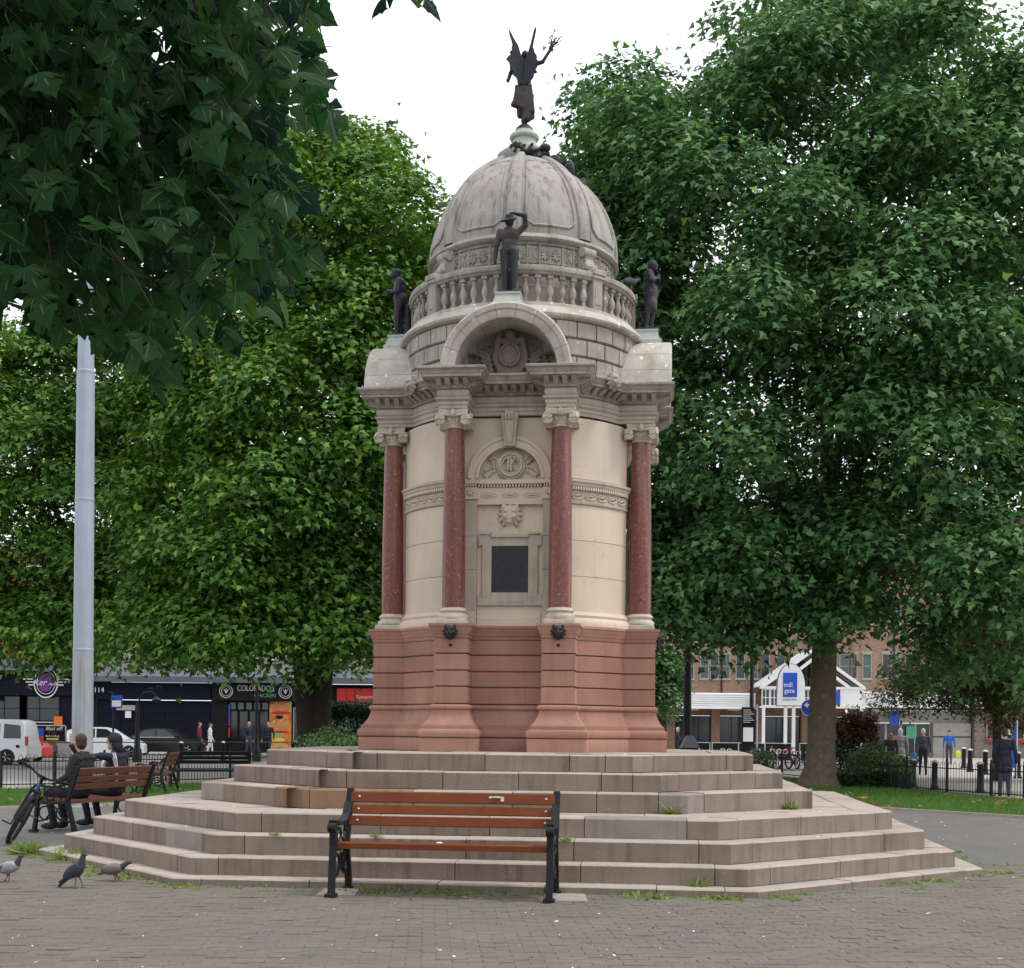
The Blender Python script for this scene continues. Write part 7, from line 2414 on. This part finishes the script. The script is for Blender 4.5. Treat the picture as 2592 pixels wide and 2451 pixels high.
# white boarded canopy: each board its own piece
for x0, x1 in ((7.5, 15.45), (21.9, 34)):
    for k in range(7):
        b = MB()
        sl = 0.012 * (x0 - 10)
        b.loft([[(x0, 84.52, 3.06 + k * 0.135 + sl), (x1, 84.52, 3.06 + k * 0.135 + sl), (x1, 84.9, 3.06 + k * 0.135 + sl), (x0, 84.9, 3.06 + k * 0.135 + sl)],
                [(x0, 84.56, 3.185 + k * 0.135 + sl), (x1, 84.56, 3.185 + k * 0.135 + sl), (x1, 84.9, 3.185 + k * 0.135 + sl), (x0, 84.9, 3.185 + k * 0.135 + sl)]], True, True)
        b.build('board', 'white', tR)
    wall_box(tR, 'canopy_roof', 'offwhite', x0, x1, 84.9, YB, 3.15 + sl, 3.95 + sl)
    wall_box(tR, 'canopy_trim', 'white', x0, x1, 84.4, 84.95, 2.98 + sl, 3.052 + sl)
for x in (9.0, 11.6, 14.2, 23.5, 25.2, 27.0):
    wall_box(tR, 'canopy_lamp', 'offwhite', x - 0.35, x + 0.35, 85.0, 85.3, 2.86, 2.95)
# gabled glass entrance
tG = thing('entrance_porch', 'white framed glass gable porch over the shopping arcade entrance', 'porch', (0, 0, -0.03))
gx0, gx1, gp, yg = 15.45, 21.75, 18.55, 82.6
b = MB()
for (xa, za), (xb, zb) in (((gx0, 4.25), (gp, 6.55)), ((gp, 6.55), (gx1, 4.30)), ((gx0 + 0.9, 4.25), (gp, 6.0)), ((gp, 6.0), (gx1 - 0.9, 4.30))):
    b.T = Matrix.Translation((xa, yg, za)) @ Matrix.Rotation(-math.atan2(zb - za, xb - xa), 4, 'Y')
    l = math.hypot(xb - xa, zb - za)
    b.box(0, l, -0.12, 0.12, -0.09, 0.09)
b.T = Matrix.Identity(4)
struct(b.build('gable_frame', 'white', tG), 'stuff')
b = MB()
b.add([(gx0, yg, 4.3), (gp, yg, 6.5), (gp, YB, 6.5), (gx0, YB, 4.3)], [[0, 1, 2, 3]])
b.add([(gx1, yg, 4.3), (gp, yg, 6.5), (gp, YB, 6.5), (gx1, YB, 4.3)], [[0, 1, 2, 3]])
b.build('glass_roof', 'glass_g', tG)
for k in range(5):
    for sx in (-1, 1):
        b = MB()
        xa = gx0 if sx < 0 else gx1
        yy_ = yg + 0.4 + k * 0.9
        b.tube([(xa, yy_, 4.34), (gp, yy_, 6.55)], 0.06, 6)
        b.build('glazing_bar', 'white', tG)
wall_box(tG, 'beam', 'white', gx0 - 0.1, gx1 + 0.1, yg - 0.1, yg + 0.1, 4.18, 4.34)
wall_box(tG, 'beam', 'white', gx0 - 0.1, gx1 + 0.1, yg - 0.1, yg + 0.1, 3.02, 3.12)
for i in range(9):
    x = gx0 + 0.28 + i * 0.52
    if x < 20.2:
        window(tG, x, 3.13, 0.5, 1.04, yg, 'white', 'glass', (2, 2), sill=False, depth=0.06)
wall_box(tG, 'white_panel', 'white', 20.3, gx1, yg - 0.06, yg + 0.06, 3.13, 4.17)
wall_box(tG, 'blue_sign', 'blue', 19.75, 20.25, yg - 0.18, yg - 0.12, 3.3, 4.05)
for x in (15.6, 18.55, 21.6):
    wall_box(tG, 'porch_post', 'white', x - 0.09, x + 0.09, yg - 0.09, yg + 0.09, 0, 3.02)
# pale wall, doors and kiosks right of the porch
tP = thing('arcade_front', 'pale arcade wall with glazed doors right of the white porch', 'building', (0, 0, -0.03))
wall_box(tP, 'wall', 'frame', 21.8, 23.0, 85.6, 86.4, 0, 3.0)
wall_box(tP, 'wall', 'frame', 23.0, 29.4, 86.0, 86.4, 2.2, 3.0)
wall_box(tP, 'wall', 'frame', 27.0, 29.4, 85.6, 86.4, 0, 2.2)
for i in range(4):
    d_ = window(tP, 23.6 + i * 0.95, 0.02, 0.92, 2.15, 86.0, 'offwhite', 'glass', (1, 1), sill=False)
wall_box(tP, 'blue_banner', 'blue', 24.1, 24.7, 85.2, 85.26, 2.05, 2.95)
wall_box(tP, 'green_notice', 'green_print', 25.35, 25.95, 85.85, 85.9, 1.2, 2.0)
wall_box(tP, 'dark_line', 'black', 27.0, 29.4, 85.56, 85.6, 1.3, 1.36)
tK = thing('kiosk', 'glazed shop unit with bright red bands under the right trees', 'kiosk', (0, 0, -0.03))
wall_box(tK, 'wall', 'greydark', 29.5, 36, 85.2, 86.5, 0, 3.0)
for z0, z1 in ((1.0, 1.18), (2.25, 2.4)):
    wall_box(tK, 'red_band', 'red_paint', 30.2, 33.6, 84.9, 85.1, z0, z1)
for i in range(4):
    window(tK, 30.6 + i * 0.85, 1.2, 0.8, 1.05, 85.05, 'frame', 'glass', (1, 1), sill=False)
for i in range(5):
    wall_box(tK, 'poster', ['white', 'offwhite', 'red_paint', 'white', 'offwhite'][i], 31.0 + i * 0.5, 31.32 + i * 0.5, 84.95, 85.0, 1.3 + 0.2 * (i % 3), 1.65 + 0.2 * (i % 3))

# ------------------------------------------------------------------ shopping centre totem
t = thing('totem_sign', 'white arched totem sign with blue panel on twin posts', 'sign', (14.62, 70.0, -0.03))
pr_ = [(-0.73, 2.92), (0.73, 2.92), (0.70, 3.9)] + [(0.70 * math.cos(a), 3.95 + 1.13 * math.sin(a)) for a in np.linspace(0.1, PI - 0.1, 15)] + [(-0.70, 3.9)]
b = MB()
b.prism(pr_, -0.18, 0.18)
b.build('sign_body', 'white', t)
b = MB()
n_ = len(pr_)
pc = [(x * 1.045, 3.9 + (z - 3.9) * 1.035) for x, z in pr_]
b.prism(pc, -0.10, 0.10)
b.build('sign_edge', 'fascia', t)
b = MB()
b.box(-0.43, 0.30, -0.21, -0.185, 3.36, 4.62)
bp_ = b.build('blue_panel', 'blue', t)
text('sign_lettering', 'mill', 0.36, 'white', (-0.17, -0.22, 3.98), RX, bp_, 0.004, sx=0.9)
text('sign_lettering', 'gate', 0.36, 'white', (-0.10, -0.22, 3.68), RX, bp_, 0.004, sx=0.9)
text('sign_caption', 'shopping centre', 0.12, 'blue', (-0.05, -0.19, 3.23), RX, t, 0.003)
for x in (-0.25, 0.17):
    b = MB()
    b.box(x - 0.08, x + 0.08, -0.08, 0.08, 0, 2.92)
    b.build('sign_post', 'white', t)

# ------------------------------------------------------------------ road sign, lamp posts, notice board
t = thing('road_sign', 'round blue turn left sign on a dark pole', 'road sign', (11.14, 50.0, -0.03))
b = MB()
b.tube([(0, 0.04, 0), (0, 0.04, 2.75)], 0.045, 8)
b.build('pole', 'iron', t)
b = MB()
b.loft([[(r_ * math.cos(a), y_, 2.45 + r_ * math.sin(a)) for a in np.linspace(0, 2 * PI, 33)[:-1]] for r_, y_ in ((0.31, 0.0), (0.31, -0.02))], True, True)
b.build('sign_rim', 'white', t)
b = MB()
b.loft([[(r_ * math.cos(a), y_, 2.45 + r_ * math.sin(a)) for a in np.linspace(0, 2 * PI, 33)[:-1]] for r_, y_ in ((0.285, -0.02), (0.285, -0.028))], True, True)
b.build('sign_disc', 'blue', t)
b = MB()
b.box(0.05, 0.12, -0.036, -0.029, 2.26, 2.58)
b.box(-0.07, 0.05, -0.036, -0.029, 2.51, 2.58)
b.prism([(-0.2, 2.545), (-0.07, 2.66), (-0.07, 2.43)], -0.036, -0.029)
b.build('arrow', 'white', t)

def lamp_post(label, loc, h, r, style=0):
    t = thing('street_lamp', label, 'street lamp', (*loc, -0.03))
    b = MB()
    b.lathe([(r * 2.2, 0), (r * 2.2, 0.5), (r * 1.5, 0.62), (r * 1.2, 1.2), (r, 1.3), (r * 0.7, h)], 12)
    b.build('post', 'iron', t, smooth=True)
    b = MB()
    if style == 0:
        b.tube([(0, 0, h), (0.3, 0, h + 0.5), (0.9, 0, h + 0.6)], [r * 0.6, 0.04, 0.035], 8)
        b.tube([(0.7, 0, h + 0.56), (1.2, 0, h + 0.56)], 0.09, 8)
    else:
        b.tube([(0, 0, h - 0.1), (0.25, 0, h + 0.35), (0.6, 0, h + 0.4), (0.8, 0, h + 0.2)], 0.03, 8)
        b.lathe([(0.04, h + 0.2), (0.2, h + 0.05), (0.16, h), (0.02, h - 0.06)], 12, 0.8, 0)
    b.build('lantern', 'iron', t, smooth=True)
    return t
lamp_post('black street lamp just right of the monument base', (5.95, 45.0), 7.2, 0.14)
lamp_post('black street lamp with banner arms before the brick building', (10.8, 60.0), 7.6, 0.10, 1)
lamp_post('dark lamp standard in front of the food poster', (-11.3, 60.0), 3.4, 0.09, 1)
lamp_post('dark lamp post in front of the black saloon car', (-15.8, 57.0), 2.6, 0.09, 1)
t = thing('litter_bin', 'square black litter bin with sloping top beside the right lamp', 'bin', (5.98, 44.6, -0.03))
b = MB()
b.cbox(-0.27, 0.27, -0.27, 0.27, 0, 0.98, 0.02)
b.build('bin_body', 'black', t)
b = MB()
b.loft([[(-0.3, -0.3, 0.98), (0.3, -0.3, 0.98), (0.3, 0.3, 0.98), (-0.3, 0.3, 0.98)], [(-0.12, -0.12, 1.38), (0.12, -0.12, 1.38), (0.12, 0.12, 1.38), (-0.12, 0.12, 1.38)]], True, True)
b.build('bin_hood', 'fascia', t)
b = MB()
b.box(-0.02, 0.16, -0.285, -0.272, 0.5, 0.80)
b.build('bin_label', 'white', t)
t = thing('map_board', 'tall narrow black way finding board with white map panel', 'notice board', (10.55, 59.5, -0.03))
b = MB()
b.cbox(-0.28, 0.28, -0.08, 0.08, 0, 2.62, 0.02)
b.build('board_body', 'black', t)
b = MB()
b.box(-0.22, 0.22, -0.095, -0.082, 1.1, 1.72)
b.build('map_panel', 'white', t)
for i in range(7):
    b = MB()
    b.box(-0.22, 0.10 + 0.08 * (i % 3), -0.095, -0.082, 2.48 - i * 0.09, 2.51 - i * 0.09)
    b.build('direction_line', 'offwhite', t)
b = MB()
b.tube([(0.42, 0.1, 0), (0.42, 0.1, 2.75)], 0.045, 8)
b.build('side_post', 'pole', t)
t = thing('stop_flag', 'small blue and white stop sign on a dark post in front of the shutters', 'sign', (-18.3, 62.0, -0.03))
b = MB()
b.tube([(0, 0, 0), (0, 0, 2.8)], 0.05, 8)
b.build('post', 'iron', t)
b = MB()
b.box(-0.1, 0.42, -0.04, -0.02, 2.35, 2.95)
b.build('panel', 'blue', t)
b = MB()
b.box(-0.05, 0.36, -0.05, -0.042, 2.42, 2.70)
b.build('notice', 'white', t)
# blue feather flag at the far right
t = thing('feather_flag', 'tall blue feather flag behind the person in jeans', 'flag', (15.3, 40.5, -0.03))
b = MB()
b.tube([(0, 0, 0), (0, 0, 1.95)], 0.02, 6)
b.build('flag_pole', 'white', t)
b = MB()
b.prism([(-0.02, 0.5), (-0.02, 1.9), (-0.07, 1.85), (-0.13, 1.4), (-0.22, 0.8), (-0.24, 0.55)], -0.008, 0.008)
b.build('flag_cloth', 'blue', t)
# cafe windbreaks with lettering
for i, (x, s_) in enumerate(((9.2, 'b'), (10.6, 'no'), (11.9, 'ton'), (13.2, 'boo'), (14.9, 'bad'))):
    o = thing('windbreak', ['black cafe windbreak panel at the left end of its row', 'black cafe windbreak second from the left', 'black cafe windbreak in the middle of its row', 'black cafe windbreak second from the right', 'black cafe windbreak beside the right tree trunk'][i], 'windbreak', (x, 66.0, -0.03), 0, 'cafe windbreaks')
    b = MB()
    b.box(-0.62, 0.62, -0.01, 0.01, 0.15, 0.95)
    b.build('cloth', 'black', o)
    b = MB()
    for sx in (-0.64, 0.64):
        b.tube([(sx, 0, 0), (sx, 0, 1.0)], 0.02, 6)
    b.tube([(-0.64, 0, 0.98), (0.64, 0, 0.98)], 0.015, 6)
    b.build('frame', 'chrome', o)
    text('lettering', s_, 0.6, 'offwhite', (0, -0.02, 0.62), RX, o, 0.003, shear=0.25)
# parked bicycles behind the right railings
bl_ = ['parked bicycle with dark frame nearest the map board', 'parked bicycle with red frame in the middle of the rack', 'parked bicycle with pale rims by the right tree trunk', 'parked bicycle with dark frame at the right of the rack']
for i, (x, c_) in enumerate(((9.9, 'black'), (10.7, 'red_paint'), (11.5, 'black'), (12.2, 'bluebike'))):
    bicycle(bl_[i], (x, 53.0 + 0.25 * i, -0.03), R(80 + 7 * i), R(4), c_, 'bicycles at the rack', 0.2)
b = MB()
for x in (9.6, 10.5, 11.4, 12.3):
    b.tube([(x, 52.6, 0), (x, 52.6, 0.75), (x, 53.4, 0.75), (x, 53.4, 0)], 0.025, 6)
b.tube([(9.3, 52.6, 0.02), (12.6, 52.6, 0.02)], 0.02, 6)
tag(b.build('bike_rack', 'chrome'), 'steel hoop cycle rack holding the parked bicycles', 'bike rack')
# advertising boards on the left
t = thing('billboard', 'black advert board with white Blast off lettering behind the van', 'billboard', (-20.55, 60.0, -0.03))
b = MB()
b.box(-0.72, 0.72, -0.03, 0.03, 0.80, 1.52)
b.build('panel', 'black', t)
b = MB()
for x0, x1, z0, z1 in ((-0.75, 0.75, 1.50, 1.54), (-0.75, 0.75, 0.78, 0.82), (-0.75, -0.71, 0.78, 1.54), (0.71, 0.75, 0.78, 1.54)):
    b.box(x0, x1, -0.045, 0.045, z0, z1)
b.build('frame', 'chrome', t)
text('lettering', 'Blast off!', 0.24, 'white', (0.22, -0.05, 1.38), RX, t, 0.004, shear=0.2, sx=0.9)
text('lettering', '5 days', 0.14, 'red_paint', (0.15, -0.05, 1.2), RX, t, 0.004)
text('lettering', 'Back to Bury', 0.12, 'white', (0.15, -0.05, 1.05), RX, t, 0.004)
b = MB()
b.box(-0.12, 0.42, -0.045, -0.032, 0.87, 0.96)
b.build('button', 'yellow', t)
b = MB()
b.box(-0.6, -0.25, -0.045, -0.032, 1.02, 1.40)
b.build('print_patch', 'blue', t)
for x in (-0.6, 0.6):
    b = MB()
    b.tube([(x, 0.05, 0), (x, 0.05, 1.5)], 0.03, 6)
    b.build('leg', 'iron', t)
t = thing('banner_board', 'low banner with OPEN lettering beside the red car', 'banner', (-19.55, 58.0, -0.03))
b = MB()
b.box(-0.75, 0.65, -0.02, 0.02, 0.12, 0.80)
b.build('panel', 'fascia', t)
text('lettering', 'OPEN', 0.5, 'purple', (-0.45, -0.03, 0.46), RX, t, 0.004, sx=0.8)
b = MB()
b.box(0.0, 0.62, -0.03, -0.022, 0.16, 0.76)
b.build('print_patch', 'verdigris', t)

# ------------------------------------------------------------------ cars
def car(label, loc, rz, paint, prof, cabin, L, W, wheels, wr=0.31, group='vehicles on the left street'):
    """local: side view x forward (+x front), y width; prof/cabin side outlines (x,z)"""
    t = thing('parked_car', label, 'car', (*loc, -0.035), rz, group)
    def skin(pl, nm, mt, ys, ins):
        b = MB()
        cx = sum(p[0] for p in pl) / len(pl)
        rings = []
        zt = max(p[1] for p in pl)
        zb = min(p[1] for p in pl)
        for y, k in ys:
            rings.append([(cx + (x - cx) * (1 - ins * k * 0.35), y * (1 - 0.14 * ins * 4 * max(0, (z - zb) / (zt - zb))), z) for x, z in pl])
        b.loft(rings, True, True)
        return b.build(nm, mt, t, smooth=True)
    hw = W / 2
    skin(prof, 'body', paint, [(-hw, 0.25), (-hw * 0.93, 0.05), (0, 0), (hw * 0.93, 0.05), (hw, 0.25)], 0.12)
    skin(cabin, 'cabin', paint, [(-hw * 0.90, 0.4), (-hw * 0.80, 0.1), (0, 0), (hw * 0.80, 0.1), (hw * 0.90, 0.4)], 0.28)
    return t, hw

def add_wheels(t, hw, wheels, wr):
    for x in wheels:
        for sy in (-1, 1):
            b = MB()
            b.T = Matrix.Translation((x, sy * (hw - 0.09), wr)) @ Matrix.Rotation(R(90), 4, 'X')
            b.lathe([(wr * 0.65, -0.1), (wr * 0.97, -0.1), (wr, -0.07), (wr, 0.07), (wr * 0.97, 0.1), (wr * 0.65, 0.1)], 24)
            w_ = b.build('wheel', 'tyre', t, smooth=True)
            b = MB()
            b.T = Matrix.Translation((x, sy * (hw - 0.09), wr)) @ Matrix.Rotation(R(90), 4, 'X')
            b.lathe([(wr * 0.66, -0.085), (wr * 0.2, -0.1), (wr * 0.2, 0.1), (wr * 0.66, 0.085)], 20)
            for k in range(5):
                a = k * 2 * PI / 5
                b.tube([(0.05 * math.cos(a), 0.05 * math.sin(a), 0.1 * 1), (wr * 0.6 * math.cos(a), wr * 0.6 * math.sin(a), 0.095)], 0.02, 5)
                b.tube([(0.05 * math.cos(a), 0.05 * math.sin(a), -0.1), (wr * 0.6 * math.cos(a), wr * 0.6 * math.sin(a), -0.095)], 0.02, 5)
            b.build('rim', 'chrome', w_)

def side_glass(t, quads, hw, zb, zt, k=0.14):
    for q in quads:
        for sy in (-1, 1):
            b = MB()
            vs = []
            for x, z in q:
                y = hw * (0.915 - 0.145 * (z - zb) / (zt - zb))
                vs.append((x, sy * y, z))
            b.add(vs + [(x, y - sy * 0.02, z) for x, y, z in vs], [list(range(len(q))), [len(q) + i for i in range(len(q))][::-1]] + [[i, (i + 1) % len(q), len(q) + (i + 1) % len(q), len(q) + i] for i in range(len(q))])
            b.build('side_window', 'glass', t)

# black saloon, front to the right
prof = [(-2.25, 0.35), (-2.28, 0.62), (-2.22, 0.88), (-1.6, 0.93), (0.9, 0.92), (1.75, 0.84), (2.15, 0.70), (2.25, 0.50), (2.22, 0.24), (1.75, 0.2), (-1.9, 0.2)]
cab = [(-1.85, 0.90), (-1.15, 1.30), (-0.7, 1.42), (0.0, 1.43), (0.45, 1.36), (1.15, 0.90)]
t, hw = car('black saloon car parked facing right before the navy shutters', (-18.45, 72.0), 0, 'carblack', prof, cab, 4.5, 1.8, (-1.35, 1.4))
add_wheels(t, hw, (-1.35, 1.4), 0.32)
side_glass(t, [[(-1.3, 0.96), (-0.98, 1.30), (-0.35, 1.37), (-0.35, 0.96)], [(-0.28, 0.96), (-0.28, 1.37), (0.15, 1.36), (0.75, 0.96)]], hw, 0.90, 1.43)
b = MB()
for sy in (-1, 1):
    b.tube([(-1.5, sy * 0.83, 0.94), (0.85, sy * 0.83, 0.945)], 0.018, 5)
struct(b.build('chrome_trim', 'chrome', t), 'stuff')
for sy in (-1, 1):
    b = MB()
    b.loft([[(2.0, sy * 0.55, 0.62), (2.0, sy * 0.8, 0.62), (2.0, sy * 0.8, 0.76), (2.0, sy * 0.55, 0.76)], [(2.26, sy * 0.5, 0.60), (2.14, sy * 0.79, 0.62), (2.08, sy * 0.79, 0.74), (2.2, sy * 0.5, 0.70)]], True, True)
    b.build('headlight', 'chrome', t)
    b = MB()
    b.cbox(0.72, 0.90, sy * 0.95 - 0.08, sy * 0.95 + 0.08, 0.95, 1.06, 0.02)
    b.build('mirror', 'carblack', t)
b = MB()
b.box(2.24, 2.27, -0.26, 0.26, 0.40, 0.51)
b.build('number_plate', 'white', t)
# silver van, rear to the right
prof = [(-2.05, 0.3), (-2.08, 0.7), (-2.0, 0.98), (-1.0, 1.0), (1.0, 0.98), (1.85, 0.85), (2.05, 0.6), (2.02, 0.22), (1.5, 0.18), (-1.7, 0.18)]
cab = [(-2.02, 0.95), (-1.95, 1.5), (-1.85, 1.68), (-1.6, 1.74), (0.0, 1.76), (0.5, 1.70), (1.25, 0.96)]
t, hw = car('silver grey van at the left edge of the street', (-20.45, 52.0), PI, 'silver', prof, cab, 4.1, 1.75, (-1.3, 1.35))
add_wheels(t, hw, (-1.3, 1.35), 0.31)
side_glass(t, [[(-1.82, 1.02), (-1.76, 1.52), (-1.15, 1.58), (-1.15, 1.02)], [(-1.0, 1.02), (-1.0, 1.58), (-0.2, 1.60), (-0.2, 1.02)], [(-0.05, 1.02), (-0.05, 1.60), (0.45, 1.56), (0.98, 1.02)]], hw, 0.95, 1.76)
for sy in (-1, 1):
    b = MB()
    b.cbox(-2.1, -2.0, sy * 0.82 - 0.06, sy * 0.82 + 0.06, 0.75, 1.1, 0.01)
    b.build('tail_light', 'carred', t)
    b = MB()
    b.cbox(-0.15, 0.0, sy * 0.885 - 0.012, sy * 0.885 + 0.012, 0.80, 0.84, 0.005)
    b.build('door_handle', 'black', t)
    b = MB()
    b.lathe([(0.06, -0.01), (0.06, 0.01)], 14)
    b.v = [(x - 1.72, sy * 0.885 + z, y + 0.72) for x, y, z in b.v]
    b.build('fuel_cap', 'black', t)
# white hatchback and red car
prof = [(-1.95, 0.3), (-2.0, 0.65), (-1.9, 0.92), (0.9, 0.92), (1.7, 0.80), (1.95, 0.6), (1.95, 0.22), (1.5, 0.18), (-1.6, 0.18)]
cab = [(-1.9, 0.9), (-1.65, 1.3), (-1.2, 1.45), (0.0, 1.47), (0.45, 1.38), (1.2, 0.9)]
t, hw = car('white hatchback behind the seated people', (-19.9, 66.0), 0.15, 'carwhite', prof, cab, 3.9, 1.7, (-1.25, 1.25))
add_wheels(t, hw, (-1.25, 1.25), 0.30)
side_glass(t, [[(-1.45, 0.96), (-1.2, 1.34), (-0.35, 1.40), (-0.35, 0.96)], [(-0.28, 0.96), (-0.28, 1.40), (0.2, 1.37), (0.8, 0.96)]], hw, 0.9, 1.47)
t, hw = car('red car partly hidden behind the silver van', (-21.4, 56.5), 0.0, 'carred', prof, cab, 3.9, 1.7, (-1.25, 1.25))
add_wheels(t, hw, (-1.25, 1.25), 0.32)
side_glass(t, [[(-1.45, 0.96), (-1.2, 1.34), (-0.35, 1.40), (-0.35, 0.96)], [(-0.28, 0.96), (-0.28, 1.40), (0.2, 1.37), (0.8, 0.96)]], hw, 0.9, 1.47)
# far roofs closing the view between the trees
for i, (x0, x1, y, h, mt, lb) in enumerate(((-75, -41, 82, 11, 'render', 'pale terrace at the far left of the street'), (51, 90, 90, 12, 'brick', 'brick block at the far right of the street'), (2.5, 6.9, 96, 9, 'redbrick', 'red brick house end behind the monument'))):
    t = thing('town_building', lb, 'building', (0, 0, -0.03))
    wall_box(t, 'wall', mt, x0, x1, y, y + 9, 0, h)
    b = MB()
    b.loft([[(x0 - 0.2, y - 0.3, h), (x0 - 0.2, y + 9.3, h), (x0 - 0.2, y + 4.5, h + 2.5)], [(x1 + 0.2, y - 0.3, h), (x1 + 0.2, y + 9.3, h), (x1 + 0.2, y + 4.5, h + 2.5)]], True, True)
    b.build('roof', 'greydark', t)
    n_ = max(1, int((x1 - x0) / 3))
    for k in range(n_):
        for z in (1.0, 4.2, 7.2):
            if z + 1.6 < h:
                window(t, x0 + (k + 0.5) * (x1 - x0) / n_, z, 1.1, 1.6, y - 0.02, 'white', 'glass', (2, 2))
